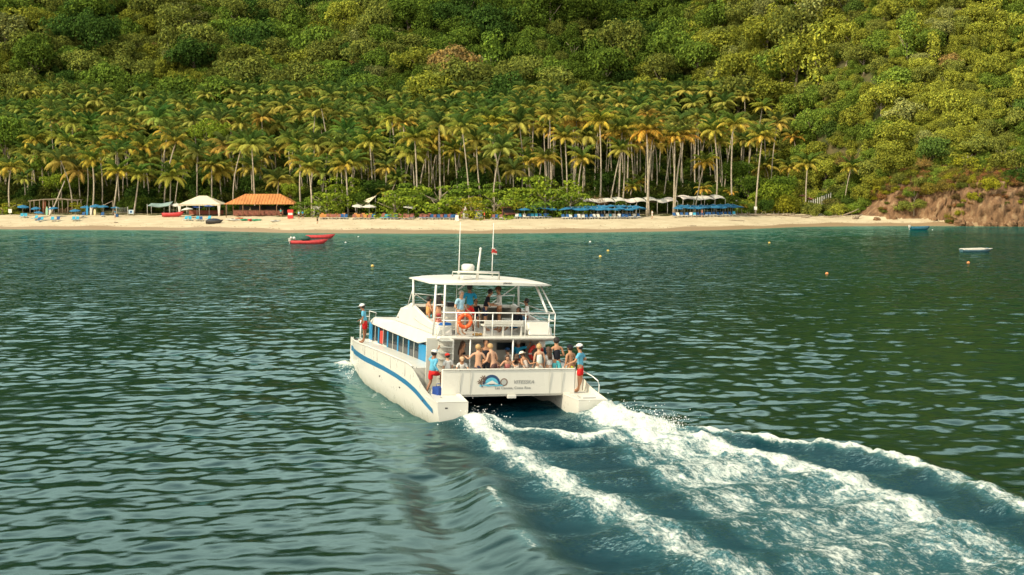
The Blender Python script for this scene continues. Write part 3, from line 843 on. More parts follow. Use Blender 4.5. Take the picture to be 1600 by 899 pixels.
# the grove behind: palms filling the slope
cand = []
r_ = random.Random(77)
tries = 0
pts_ = []
while tries < 9000:
    tries += 1
    x = r_.uniform(-152, 64); d = 30 + 90*r_.random()**0.8
    if x > 40 and d < 45: continue
    sp = 4.5
    if any((x - a)**2 + (d - b_)**2 < sp*sp for a, b_ in pts_): continue
    pts_.append((x, d))
sel = []
for (x, d) in pts_:
    g = gpt(x, d); y = g[1]; px = 800 + 2000*x/y
    if not (-30 < px < 1330): continue
    if px > 1215 and r_.random() < 0.75: continue
    if px < 620: h = r_.uniform(6.5, 15)
    elif px < 820: h = r_.uniform(8, 18.5)
    else: h = r_.uniform(15.0, 20.5) if r_.random() < 0.8 else r_.uniform(9, 15)
    if d > 68: h = r_.uniform(13, 20)
    cpx, cpy = project((x, y, g[2] + h))
    if cpy < 142: h -= (142 - cpy)*y/2000.0; cpy = 142
    if d < 44 and any(abs(cpx - a) < 16 and abs(cpy - b_) < 16 for a, b_ in occupied): continue
    if 860 < px < 1190 and cpy > 236 and r_.random() < 0.8: continue
    sel.append((d, x, h, g, cpx, cpy))
sel.sort()
NPALM = 300 - len(HAND) - 2
print('palms', len(HAND), len(sel))
PALM_REST = sel[NPALM:]
for i, (d, x, h, g, cpx, cpy) in enumerate(sel[:NPALM]):
    top = (g[0] + r_.gauss(0, 1.4), g[1] + r_.uniform(-1, 1), g[2] + h)
    o = palm(g, top, r_.uniform(0.85, 1.1), seed=500 + i, golden=r_.uniform(0.85, 1.2) * (1.12 if cpx > 800 else 0.95), thick=0.14)  # warmer tint right of centre has the golden light painted in
    cpx, cpy = project(top)
    LABELLED.append((o, 'palm', cpx, cpy, d, h))

# ------------------------------------------------------------------ hillside forest
TINT = {'dark green': (0.034, 0.090, 0.022), 'mid green': (0.095, 0.170, 0.028), 'yellow-green': (0.205, 0.245, 0.038),
        'olive': (0.130, 0.165, 0.040), 'greyish green': (0.19, 0.225, 0.090), 'brownish': (0.25, 0.175, 0.080)}
def pick_tint(r, px, py=120):
    # neighbouring trees tend to be of one kind; sunlit and shaded patches painted in
    q = r.random()*0.55 + 0.45*(0.5 + 0.5*math.sin(px*0.021 + 1.7*math.sin(py*0.045) + 0.6))
    if 620 < px < 1060 and py < 75: q = q*0.55
    right = min(1, max(0, (px - 900)/450))
    if q < 0.22*(1 - 0.6*right): n = 'dark green'
    elif q < 0.45 - 0.15*right: n = 'mid green'
    elif q < 0.70 - 0.12*right: n = 'olive' if r.random() > 0.5*right else 'yellow-green'
    elif q < 0.86 : n = 'yellow-green'
    elif q < 0.95: n = 'greyish green'
    else: n = 'brownish'
    k = r.uniform(0.7, 1.25) * (1 + 0.22*right) * (1 + (0.15 if 640 < px < 880 else 0))  # brighter towards the right, where sunlight is put into the tint
    if 620 < px < 1060 and py < 75: k *= 0.75
    loc = [a*(1 - right) + b_*right for a, b_ in zip((0.090, 0.140, 0.030), (0.170, 0.200, 0.045))]
    return n, tuple((0.78*c + 0.22*l)*k for c, l in zip(TINT[n], loc))
r_ = random.Random(4)
pts_ = []
cell = {}
def far_enough(x, d, sp):
    cx_, cy_ = int(x//8), int(d//8)
    for i in range(-2, 3):
        for j in range(-2, 3):
            for (a, b_) in cell.get((cx_+i, cy_+j), ()):
                if (x - a)**2 + (d - b_)**2 < sp*sp: return False
    cell.setdefault((cx_, cy_), []).append((x, d)); return True
for _ in range(26000):
    x = r_.uniform(-230, 230); d = r_.uniform(12, 225)
    lim = 114 if x < 40 else 114 + (x - 40)*(-102/40.0)
    lim = max(lim, 9)
    if x > 66: lim = max(lim, 15 if x < 88 else 10)
    if d < lim: continue
    R_ = 2.2 + 3.2*r_.random()**1.6 if x > 55 and d < 70 else 3.0 + 6.0*r_.random()**1.7
    if d > (120 if x < 60 else 60) and r_.random() < 0.08: R_ = r_.uniform(7, 10)
    if far_enough(x, d, R_*0.64): pts_.append((x, d, R_))
vis = []; rest = []
for (x, d, R_) in pts_:
    g = gpt(x, d); px, py = project((g[0], g[1], g[2] + R_))
    if -20 < px < 1620 and py > -22:
        vis.append((g[1]/R_, x, d, R_, px, py))
    else: rest.append((x, d, R_))
vis.sort()
print('hill trees in view', len(vis), 'rest', len(rest))
NT = 284
for i, (_, x, d, R_, px, py) in enumerate(vis[:NT]):
    r = random.Random(9000 + i)
    tn, tint = pick_tint(r, px, py)
    q = r.random()
    kind = 'round'
    if tn == 'brownish' and q < 0.6: kind = 'bare'
    elif py < 90 and q < 0.16: kind = 'tall'
    elif tn == 'greyish green' and q < 0.5: kind = 'flat'
    o, c = tree('forest_tree', x, d, R_, kind, tint, seed=i, dz=-0.3)
    LABELLED.append((o, 'tree', px, py, d, (tn, kind, R_)))
for (_, x, d, R_, px, py) in vis[NT:]: rest.append((x, d, R_))
for _ in range(5200):                      # the upper slope and what lies beside the view
    x = r_.uniform(-560, 560); d = r_.uniform(30, 520)
    if abs(x) < 230 and d < 226: continue
    if x > 60 and d < 40: pass
    R_ = r_.uniform(4.5, 7.5)
    if far_enough(x, d, R_*1.1): rest.append((x, d, R_))

PROTO = bpy.data.collections.new('leaf_sources')
def proto(me, i):
    o = bpy.data.objects.new('leaf_source_%02d' % i, me); PROTO.objects.link(o)
for i, me in enumerate(CROWNS[:4]): proto(me, i)
proto(TALLS[0], 4); proto(TWIGS[0], 5)
for i, me in enumerate(FLATS[:1]): proto(me, 6)
PROTO2 = bpy.data.collections.new('palm_sources')
for i, me in enumerate(PCROWNS[:3]):
    o = bpy.data.objects.new('palm_source_%02d' % i, me); PROTO2.objects.link(o)

def scatter(name, P, S, idx, tints, label, cat, coll=PROTO, seed=1):
    """one object: a mass of foliage, instanced on points by geometry nodes"""
    n = len(P); r = np.random.default_rng(seed)
    me = bpy.data.meshes.new(name); me.vertices.add(n); me.vertices.foreach_set('co', np.asarray(P, np.float32).ravel())
    def va(an, typ, arr, key='value'):
        a = me.attributes.new(an, typ, 'POINT'); a.data.foreach_set(key, np.asarray(arr).ravel())
    va('size', 'FLOAT_VECTOR', np.asarray(S, np.float32), 'vector')
    va('turn', 'FLOAT', r.uniform(0, 6.28, n).astype(np.float32))
    va('pick', 'INT', np.asarray(idx, np.int32))
    va('tint', 'FLOAT_VECTOR', np.asarray(tints, np.float32), 'vector')
    o = link(bpy.data.objects.new(name, me))
    ng = bpy.data.node_groups.new(name, 'GeometryNodeTree')
    ng.interface.new_socket('Geometry', in_out='INPUT', socket_type='NodeSocketGeometry')
    ng.interface.new_socket('Geometry', in_out='OUTPUT', socket_type='NodeSocketGeometry')
    gi = ng.nodes.new('NodeGroupInput'); go = ng.nodes.new('NodeGroupOutput')
    ip = ng.nodes.new('GeometryNodeInstanceOnPoints'); ci = ng.nodes.new('GeometryNodeCollectionInfo')
    ci.inputs[0].default_value = coll; ci.inputs['Separate Children'].default_value = True; ci.inputs['Reset Children'].default_value = True
    def na(an, typ):
        a = ng.nodes.new('GeometryNodeInputNamedAttribute'); a.data_type = typ; a.inputs[0].default_value = an; return a.outputs[0]
    cx_ = ng.nodes.new('ShaderNodeCombineXYZ')
    ng.links.new(na('turn', 'FLOAT'), cx_.inputs[2])
    ng.links.new(gi.outputs[0], ip.inputs['Points']); ng.links.new(ci.outputs[0], ip.inputs['Instance'])
    ip.inputs['Pick Instance'].default_value = True
    ng.links.new(na('pick', 'INT'), ip.inputs['Instance Index'])
    er = ng.nodes.new('FunctionNodeEulerToRotation'); ng.links.new(cx_.outputs[0], er.inputs[0])
    ng.links.new(er.outputs[0], ip.inputs['Rotation']); ng.links.new(na('size', 'FLOAT_VECTOR'), ip.inputs['Scale'])
    ng.links.new(ip.outputs[0], go.inputs[0])
    md = o.modifiers.new('scatter', 'NODES'); md.node_group = ng
    return tag(o, label, cat, kind='stuff')

def masses(name, items, label, hfac=0.9, seed=5):
    r = random.Random(seed); P = []; S = []; I = []; T = []
    for (x, d, R_) in items:
        g = gpt(x, d); px = 800 + 2000*x/g[1]
        tn, tint = pick_tint(r, px, 40)
        if d > 230 or abs(x) > 235: tint = tuple(c*0.62 for c in TINT['mid green'])  # unseen upper slope darkened in its tint to deepen the water's reflection
        P.append((g[0], g[1], g[2] + R_*hfac)); S.append((R_, R_, R_*r.uniform(.95, 1.4)))
        I.append(5 if (tn == 'brownish' and r.random() < .5) else r.choice([0, 1, 2, 3, 0, 1, 2, 3, 4, 6])); T.append(tint)
    return scatter(name, P, S, I, T, label, 'forest', seed=seed)
masses('distant_forest', rest, 'dense green forest covering the upper hillside beyond the separate trees')
if PALM_REST:
    r = random.Random(2)
    scatter('distant_palm_grove', [(g[0], g[1], g[2] + h) for (d, x, h, g, a, b_) in PALM_REST], [(1.0, 1.0, 1.0)]*len(PALM_REST),
            [r.randint(0, 2) for _ in PALM_REST], [(r.uniform(.8, 1.1), 1, 1) for _ in PALM_REST], 'mass of small palm crowns at the back of the coconut grove', 'palm grove', PROTO2)
# undergrowth: between palms, under the hill trees and on the cliff top
r = random.Random(8); P = []; S = []; I = []; T = []
def under(x, d, R_, tint, z=0.35, idx=None):
    g = gpt(x, d); P.append((g[0], g[1], g[2] + R_*z)); S.append((R_, R_, R_*r.uniform(.8, 1.35))); I.append(r.randint(0, 3) if idx is None else idx); T.append(tint)
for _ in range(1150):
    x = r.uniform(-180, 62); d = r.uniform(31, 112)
    n, t = pick_tint(r, 300); k = 0.6  # shade under the palms put into the darker tint
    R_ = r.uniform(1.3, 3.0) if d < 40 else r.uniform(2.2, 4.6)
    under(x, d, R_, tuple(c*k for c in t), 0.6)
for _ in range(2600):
    x = r.uniform(50, 190); d = 9 + 80*r.random()**1.3
    if x < 84 and d < 17: continue
    if x < 66 and d < 24: continue
    n, t = pick_tint(r, 1400)
    under(x, d, r.uniform(0.9, 2.6), t)
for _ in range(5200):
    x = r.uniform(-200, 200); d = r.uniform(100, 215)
    n, t = pick_tint(r, 800 + 4*x); t = tuple(c*0.7 for c in t)  # deep shadow between the crowns painted into the tint
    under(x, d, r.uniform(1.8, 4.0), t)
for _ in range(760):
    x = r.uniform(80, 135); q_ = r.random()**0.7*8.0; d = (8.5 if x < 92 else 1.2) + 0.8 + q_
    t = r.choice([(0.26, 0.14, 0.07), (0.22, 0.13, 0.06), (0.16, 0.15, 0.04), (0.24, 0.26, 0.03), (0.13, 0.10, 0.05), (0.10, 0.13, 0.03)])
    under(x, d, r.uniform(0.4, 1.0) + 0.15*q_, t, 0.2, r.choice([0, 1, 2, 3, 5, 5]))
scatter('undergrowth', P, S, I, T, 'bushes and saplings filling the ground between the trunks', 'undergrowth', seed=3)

# ------------------------------------------------------------------ the catamaran
YAW, ROLL = math.radians(20), math.radians(2.4)
BOAT_M = Matrix.Translation((0.427, 45.875, 0.0)) @ Matrix.Rotation(YAW, 4, 'Z') @ Matrix.Rotation(ROLL, 4, 'Y')
M_WHITE = paint('white_gelcoat', (0.65, 0.62, 0.55), 0.35, 0.05, 1.2, 0.5)
def stained(name, col):
    m, nt, b, out = nodes_of(name)
    tc = nt.nodes.new('ShaderNodeTexCoord'); sp = nt.nodes.new('ShaderNodeSeparateXYZ'); nt.links.new(tc.outputs['Object'], sp.inputs[0])
    def nzz(scale, sc):
        mp = nt.nodes.new('ShaderNodeMapping'); mp.inputs['Scale'].default_value = sc; nt.links.new(tc.outputs['Object'], mp.inputs[0])
        n = nt.nodes.new('ShaderNodeTexNoise'); n.inputs['Scale'].default_value = scale; n.inputs['Detail'].default_value = 6; n.inputs['Roughness'].default_value = 0.65
        nt.links.new(mp.outputs[0], n.inputs['Vector']); return n.outputs[0]
    def mr(v, a, b_, c, d):
        r = nt.nodes.new('ShaderNodeMapRange'); nt.links.new(v, r.inputs[0])
        for i, q in zip((1, 2, 3, 4), (a, b_, c, d)): r.inputs[i].default_value = q
        return r.outputs[0]
    def mul(a, b_):
        r = nt.nodes.new('ShaderNodeMath'); r.operation = 'MULTIPLY'; nt.links.new(a, r.inputs[0]); nt.links.new(b_, r.inputs[1]); return r.outputs[0]
    def mx(f, a, b_):
        r = nt.nodes.new('ShaderNodeMix'); r.data_type = 'RGBA'; nt.links.new(f, r.inputs[0])
        for i, q in ((6, a), (7, b_)):
            if isinstance(q, tuple): r.inputs[i].default_value = (*q, 1)
            else: nt.links.new(q, r.inputs[i])
        return r.outputs[2]
    streak = mr(nzz(3.0, (2.2, 2.2, 0.22)), 0.58, 0.82, 0.0, 0.14)
    blot = mr(nzz(0.7, (1, 1, 1)), 0.35, 0.75, 0.0, 0.14)
    wl = mul(mr(sp.outputs[2], 0.12, -0.35, 0.0, 0.7), mr(nzz(2.0, (1, 1, 1.5)), 0.3, 0.6, 0.25, 0.85))
    c = mx(streak, col, (0.46, 0.38, 0.26)); c = mx(blot, c, (0.56, 0.54, 0.47)); c = mx(wl, c, (0.34, 0.33, 0.22))
    nt.links.new(c, b.inputs['Base Color'])
    nt.links.new(mr(nzz(1.2, (1, 1, 1)), 0.3, 0.7, 0.22, 0.45), b.inputs['Roughness'])
    return m
M_HULL = stained('hull_gelcoat', (0.65, 0.62, 0.54))
M_WHITE2 = paint('white_paint', (0.72, 0.685, 0.60), 0.5, 0.05, 2.0, 0.4)
M_BLUE = paint('boat_blue', (0.008, 0.14, 0.29), 0.3, 0.05, 2)
M_CYAN = paint('panel_blue', (0.010, 0.20, 0.40), 0.45, 0.08, 2)
M_BLACK = paint('black_plastic', (0.012, 0.014, 0.018), 0.4, 0.1)
M_DARK = paint('dark_interior', (0.05, 0.045, 0.04), 0.8, 0.2)
M_GREYP = paint('grey_panel', (0.42, 0.42, 0.38), 0.6, 0.06)
M_ALU = paint('white_rail', (0.80, 0.78, 0.72), 0.3, 0.03, 2, 0.6)
M_ORANGE = paint('orange_float', (0.85, 0.11, 0.02), 0.55, 0.08, 6)
M_RED = paint('red_float', (0.60, 0.035, 0.02), 0.5, 0.08, 6)
M_WOOD = paint('wood', (0.20, 0.10, 0.045), 0.7, 0.3, 8)
M_ANTI = paint('bottom_paint', (0.04, 0.025, 0.025), 0.7, 0.1)
M_PRINT = paint('faded_print', (0.27, 0.27, 0.25), 0.7, 0.15, 8)
M_NAVY = paint('navy_print', (0.012, 0.05, 0.13), 0.6, 0.1)
M_SKYB = paint('sky_blue_print', (0.10, 0.45, 0.60), 0.6, 0.15, 8)
M_BROWNP = paint('brown_print', (0.16, 0.09, 0.06), 0.7, 0.2)
mg, ntg, bg_, og_ = nodes_of('window_glass')
bg_.inputs['Base Color'].default_value = (0.015, 0.022, 0.028, 1); bg_.inputs['Roughness'].default_value = 0.12; bg_.inputs['Specular IOR Level'].default_value = 0.25
bg_.inputs['Transmission Weight'].default_value = 0.0
M_GLASS = mg
mg, ntg, bg_, og_ = nodes_of('clear_screen')
tp = ntg.nodes.new('ShaderNodeBsdfTransparent'); tp.inputs[0].default_value = (0.85, 0.92, 0.92, 1)
gl = ntg.nodes.new('ShaderNodeBsdfGlossy'); gl.inputs['Roughness'].default_value = 0.05
msg = ntg.nodes.new('ShaderNodeMixShader'); msg.inputs[0].default_value = 0.08
ntg.links.new(tp.outputs[0], msg.inputs[1]); ntg.links.new(gl.outputs[0], msg.inputs[2]); ntg.links.new(msg.outputs[0], og_.inputs[0])
M_CLEAR = mg

boat = bpy.data.objects.new('catamaran', None); link(boat); boat.matrix_world = BOAT_M
tag(boat, 'large white passenger catamaran with blue stripe and roofed upper deck, motoring away towards the beach', 'boat')

def interp(xs_, ys_, t): return float(np.interp(t, xs_, ys_))
SH_Y = [0, 1.4, 2.0, 2.6, 3.3, 4.2, 7, 10.5, 13, 16.4]
SH_Z = [0.66, 0.86, 1.02, 1.22, 1.46, 1.50, 1.46, 1.38, 1.28, 1.18]
def hull(sx):
    b = MB(); st = list(np.linspace(0, 12, 25)) + [12.6, 13.2, 13.8, 14.4, 15.0, 15.5, 15.9, 16.2, 16.4]
    n = 11
    for y in st:
        t = max(0, (y - 10.5)/5.9)
        zs = interp(SH_Y, SH_Z, y)
        xo = 3.30 - 0.62*t**2.2                         # outer edge, waterline finer than deck
        xm = 3.27 - 0.62*t**1.7; xw = 3.16 - 0.50*t**1.3
        xi = 2.14 + 0.40*t**1.6; xk = 2.66
        fl = 1 - max(0, (y - 14.5)/1.9)**2*0.95
        zi = zs if y < 1.5 else 0.72
        zk = -1.0 + 0.75*max(0, (y - 13)/3.4)**2
        ring = [(xo, zs), (xm, zs*0.5 + 0.18), (xm - 0.015, 0.30), (xw, -0.25), (xk + 0.30*fl, (zk - 0.25)/2 - 0.15), (xk + 0.02, zk), (xk - 0.02, zk),
                (xk - 0.30*fl, (zk - 0.25)/2 - 0.15), (xi + 0.06, -0.25), (xi, 0.30), (xi, zi)]
        if y > 14.5:
            q = ((y - 14.5)/1.9)**1.5
            ring = [(x*(1 - q) + (xk + 0.02)*q, z) for x, z in ring]
        b.v += [(sx*x, y, z) for x, z in ring]
    for i in range(len(st) - 1):
        for k in range(n - 1):
            f = (i*n + k, i*n + k + 1, (i+1)*n + k + 1, (i+1)*n + k)
            b.f.append(f if sx < 0 else f[::-1]); b.m.append(1 if k in (4, 5, 6) else 0); b.smooth.append(True)
    b.f.append(tuple(range(n)) if sx > 0 else tuple(range(n))[::-1]); b.m.append(0); b.smooth.append(False)
    # dark antifouling at the transom foot
    return b
for sx in (-1, 1):
    o = hull(sx).build('hull', [M_HULL, M_ANTI], boat)
    md = o.modifiers.new('e', 'EDGE_SPLIT'); md.split_angle = math.radians(38)
    # swim step top and its rim
    b = MB()
    b.prism([(sx*2.13, 0.0), (sx*3.29, 0.0), (sx*3.29, 1.5), (sx*2.13, 1.5)], 2, 0.62, 0.672)
    b.build('swim_step', M_WHITE, o, 0.015)
    b = MB().box((min(sx*2.2, sx*2.9), -0.012, -0.30), (max(sx*2.2, sx*2.9), 0.02, -0.18)); b.build('skeg_shadow_plate', M_ANTI, o) if False else None
    # blue stripe following the side
    ty = [0.66, 1.35, 2.04, 2.93, 4.2, 5.75, 7.8, 10.0, 12.4, 14.2, 15.4, 16.25]; tz = [0.31, 0.44, 0.57, 0.72, 0.84, 0.90, 0.93, 0.93, 0.90, 0.86, 0.82, 0.80]
    bz = [0.16, 0.25, 0.36, 0.52, 0.64, 0.71, 0.73, 0.70, 0.66, 0.61, 0.57, 0.55]
    sb = MB(); ys_ = np.linspace(0.66, 16.2, 60)
    def outer(y, z):
        t = max(0, (y - 10.5)/5.9); zs = interp(SH_Y, SH_Z, y); xo = 3.30 - 0.62*t**2.2; xm = 3.27 - 0.62*t**1.7
        zm = zs*0.5 + 0.18
        x = xm - 0.015 + 0.015*min(1, max(0, (z - 0.3)/(zm - 0.3))) if z < zm else xm + (xo - xm)*min(1, (z - zm)/(zs - zm))
        if y > 14.5:
            q = ((y - 14.5)/1.9)**1.5; x = x*(1 - q) + 2.68*q
        return x + 0.006
    for y in ys_:
        za, zb = interp(ty, bz, y), interp(ty, tz, y); zc = (za + zb)/2
        for z in (za, zc, zb): sb.v.append((sx*outer(y, z), y, z))
    for i in range(len(ys_) - 1):
        for k in (0, 1):
            f = (i*3 + k, (i+1)*3 + k, (i+1)*3 + k + 1, i*3 + k + 1)
            sb.f.append(f if sx > 0 else f[::-1]); sb.m.append(0); sb.smooth.append(True)
    sb.build('stripe', M_BLUE, o)
    # toe rail
    rb = MB(); ys2 = [y for y in np.linspace(3.4, 15.6, 30)]
    rb.tube([(sx*(outer(y, 2) - 0.03), y, interp(SH_Y, SH_Z, y) + 0.03) for y in ys2], 0.035, 6)
    rb.build('toe_rail', M_WHITE, o)

# bridge deck between and over the hulls
b = MB()
ys3 = list(np.linspace(3.3, 13, 12)) + [13.8, 14.6, 15.3]
for y in ys3:
    t = max(0, (y - 10.5)/5.9); zs = interp(SH_Y, SH_Z, y) - 0.012; x = 3.28 - 0.62*t**2.2
    if y > 14.5: q = ((y - 14.5)/1.9)**1.5; x = x*(1 - q) + 2.7*q
    b.v += [(-x, y, zs), (x, y, zs), (x - 0.1, y, 0.5 + 0.25*t), (-x + 0.1, y, 0.5 + 0.25*t)]
for i in range(len(ys3) - 1):
    k = i*4
    for a, c in ((0, 1), (2, 3)): b.f.append((k + c, k + a, k + a + 4, k + c + 4)[::-1] if a == 0 else (k + c, k + a, k + a + 4, k + c + 4)[::-1]); b.m.append(0); b.smooth.append(False)
b.f.append((0, 1, 2, 3)); b.m.append(0); b.smooth.append(False)
L_ = (len(ys3) - 1)*4
b.f.append((L_ + 3, L_ + 2, L_ + 1, L_)); b.m.append(0); b.smooth.append(False)
b.build('bridge_deck', M_WHITE, boat)
# aft cockpit floor
b = MB().box((-2.13, 1.56, 0.60), (2.13, 5.2, 0.74)); b.box((-3.26, 1.5, 0.55), (-2.13, 3.4, 0.66)); b.box((2.13, 1.5, 0.55), (3.26, 3.4, 0.66)); b.build('cockpit_floor', M_WHITE2, boat)
# transom panel with a slight rake and rounded top rim
b = MB().prism([(1.50, 0.66), (1.62, 0.60), (1.66, 1.60), (1.54, 1.60)], 0, -2.68, 2.60)
b.v = [(x, y, z) for x, y, z in b.v]
tr_ = b.build('transom', M_HULL, boat, 0.03, 3)
b = MB().box((-0.12, 1.44, 0.52), (0.22, 1.60, 0.655)); b.build('drain_box', M_WHITE, tr_, 0.02)
# logo on the transom : palm, blue half disc with wave, ring badge, two lines of faded letters
def decal(name, poly, mat, parent, y=1.494, t=0.004):
    b = MB(); b.prism(poly, 1, y - t, y); return b.build(name, mat, parent)
def disc(cx_, cz, r0, a0=0, a1=360, n=20, sq=1.0):
    return [(cx_ + r0*math.cos(math.radians(a0 + (a1-a0)*i/n)), cz + sq*r0*math.sin(math.radians(a0 + (a1-a0)*i/n))) for i in range(n + (a1-a0 < 360))]
def rakey(z): return 1.5 + (z - 0.66)*0.0425
lg = decal('logo_sun_disc', disc(-0.76, 1.05, 0.345, 0, 180, 20, 1.05), M_NAVY, tr_, 1.512)
decal('logo_sky', disc(-0.76, 1.05, 0.27, 0, 180, 18, 0.95), M_SKYB, lg, 1.506)
decal('logo_island', [(-1.0, 1.06), (-0.86, 1.14), (-0.74, 1.20), (-0.62, 1.13), (-0.50, 1.06)], M_WHITE2, lg, 1.500)
decal('logo_boat', [(-0.88, 1.07), (-0.62, 1.07), (-0.66, 1.045), (-0.84, 1.045)], M_NAVY, lg, 1.497)
wv = [(-1.22 + 0.05*i, 1.035 + 0.012*math.sin(i*1.3)) for i in range(19)] + [(-0.32 - 0.05*i, 0.985 + 0.012*math.sin(i)) for i in range(19)]
decal('logo_wave', wv, M_SKYB, lg, 1.500)
for px_, pz_ in ((-1.08, 1.30), (-1.19, 1.15)):
    pb = MB()
    for k in range(7):
        a = k*6.28/7 + 0.3
        pb.prism([(px_, pz_), (px_ + 0.11*math.cos(a - 0.25), pz_ + 0.08*math.sin(a - 0.25)), (px_ + 0.14*math.cos(a), pz_ + 0.10*math.sin(a)), (px_ + 0.10*math.cos(a + 0.2), pz_ + 0.08*math.sin(a + 0.2))], 1, 1.494 - 0.0006*k, 1.512)
    pb.prism([(px_ - 0.012, pz_), (px_ + 0.012, pz_), (px_ + 0.09, pz_ - 0.2), (px_ + 0.06, pz_ - 0.2)], 1, 1.4885, 1.512)
    pb.build('logo_palm', M_BROWNP, lg)
rb_ = decal('badge', disc(-0.27, 1.13, 0.145, 0, 360, 24), M_BROWNP, tr_, 1.514)
decal('badge_face', disc(-0.27, 1.13, 0.105, 0, 360, 24), M_GREYP, rb_, 1.508)
def lettering(name, txt, x, z, size, mat, parent, y, italic=0.0, space=1.0, M=None):
    cu = bpy.data.curves.new(name, 'FONT'); cu.body = txt; cu.size = size; cu.extrude = 0.002; cu.shear = italic; cu.space_character = space; cu.offset = 0.002
    t = bpy.data.objects.new('tmp', cu); COL.objects.link(t)
    dg = bpy.context.evaluated_depsgraph_get()
    me = bpy.data.meshes.new_from_object(t.evaluated_get(dg)); COL.objects.unlink(t); bpy.data.objects.remove(t)
    me.materials.clear(); me.materials.append(mat)
    o = link(bpy.data.objects.new(name, me), parent)
    o.matrix_local = M if M is not None else Matrix.Translation((x, y, z)) @ Matrix.Rotation(math.pi/2, 4, 'X')
    return o
lettering('boat_name', 'VITESSKA', 0.10, 1.07, 0.19, M_PRINT, tr_, 1.508, 0.25, 1.05)
lettering('home_port', 'Las Canoas, Costa Rica', -0.62, 0.87, 0.135, M_PRINT, tr_, 1.502, 0.0, 1.1)

# main cabin: side walls with a blue window band, aft bulkhead, front
cab = MB()
for sx in (-1, 1):
    x0, x1 = sorted((sx*2.40, sx*2.34))
    cab.box((x0, 3.5, 0.74), (x1, 14.0, 1.34))
cab.box((-2.34, 13.9, 1.2), (2.34, 14.0, 2.1))
cabin = cab.build('cabin', M_WHITE, boat)
for sx in (-1, 1):
    x0, x1 = sorted((sx*2.405, sx*2.35))
    b = MB().box((x0, 3.5, 1.34), (x1, 5.7, 2.12)); b.build('blue_panel', M_CYAN, cabin)
    b = MB().box((x0, 13.55, 1.34), (x1, 13.95, 2.12)); b.build('blue_panel', M_CYAN, cabin)
    ysb = [5.7, 7.3, 9.0, 10.7, 12.3, 13.55]
    for i in range(5):
        ya, yb = ysb[i], ysb[i+1]
        fr = MB()
        fr.box((x0, yb - 0.20, 1.34), (x1, yb, 2.12))
        f = fr.build('window_pillar', M_CYAN, cabin)
        xm0, xm1 = sorted((sx*2.395, sx*2.385))
        g = MB().box((xm0, ya, 1.36), (xm1, yb - 0.20, 2.10)).build('window', M_GLASS, cabin)
        ym = (ya + yb - 0.20)/2
        xq0, xq1 = sorted((sx*2.403, sx*2.378))
        MB().box((xq0, ym - 0.035, 1.34), (xq1, ym + 0.035, 2.12)).build('frame', M_GREYP, g)
        MB().box((xq0, ya, 1.34), (xq1, ym - 0.036, 1.40)).build('sill', M_GREYP, g)
b = MB().obox((-2.40, 11.6, 1.68), (0.10, 0.35, 0.56)); b.build('fire_extinguisher_locker', M_RED, cabin, 0.04)
# aft bulkhead
bh = MB()
bh.box((-1.30, 5.0, 0.74), (1.40, 5.06, 2.45)); bh.box((1.86, 5.0, 0.74), (2.40, 5.06, 2.45)); bh.box((-2.34, 5.0, 0.74), (-1.62, 5.06, 2.45)); bh.box((1.40, 5.0, 2.30), (1.86, 5.06, 2.45))
bulk = bh.build('aft_bulkhead', paint('bulkhead', (0.50, 0.48, 0.42), 0.6, 0.06), boat)
MB().box((-1.62, 5.02, 0.74), (-1.30, 5.05, 2.45)).build('cabin_door', M_BLACK, bulk)
MB().box((-1.60, 4.99, 1.55), (-1.30, 5.015, 1.78)).build('door_sign', M_CYAN, bulk)
MB().box((1.40, 5.3, 0.74), (1.86, 5.33, 2.3)).build('galley_door', M_DARK, bulk)
tv = MB().box((0.62, 4.93, 1.92), (1.24, 4.997, 2.40)).build('television', M_BLACK, bulk, 0.01)
MB().box((0.65, 4.922, 1.95), (1.21, 4.929, 2.37)).build('screen', M_GLASS, tv)
lg2 = MB().prism(disc(-0.20, 2.28, 0.13, 0, 180, 12), 1, 4.985, 4.999).build('wall_logo', M_SKYB, bulk)
lettering('wall_name', 'VITESSKA', -0.40, 2.12, 0.13, M_PRINT, bulk, 4.996, 0.2)
# cockpit side wings (starboard inner wall carries the red and white ring)
MB().box((2.10, 4.2, 0.74), (2.40, 4.99, 2.45)).build('locker', M_WHITE2, boat, 0.02)

# stairs port aft
stf = MB().box((-2.86, 3.02, 0.66), (-2.40, 3.10, 2.60)).build('stair_housing', paint('stair_panel', (0.55, 0.53, 0.46), 0.6, 0.05), boat)
for k in range(8):
    MB().box((-2.42, 2.60 - 0.02*k, 0.90 + 0.235*k), (-2.02, 3.00, 0.925 + 0.235*k)).build('tread', M_GREYP, stf)
MB().box((-2.42, 3.005, 0.74), (-2.00, 3.03, 2.60)).build('riser_panel', M_WHITE2, stf)
MB().box((-2.00, 2.55, 0.66), (-1.94, 3.04, 2.60)).build('stair_post', M_WHITE, stf)

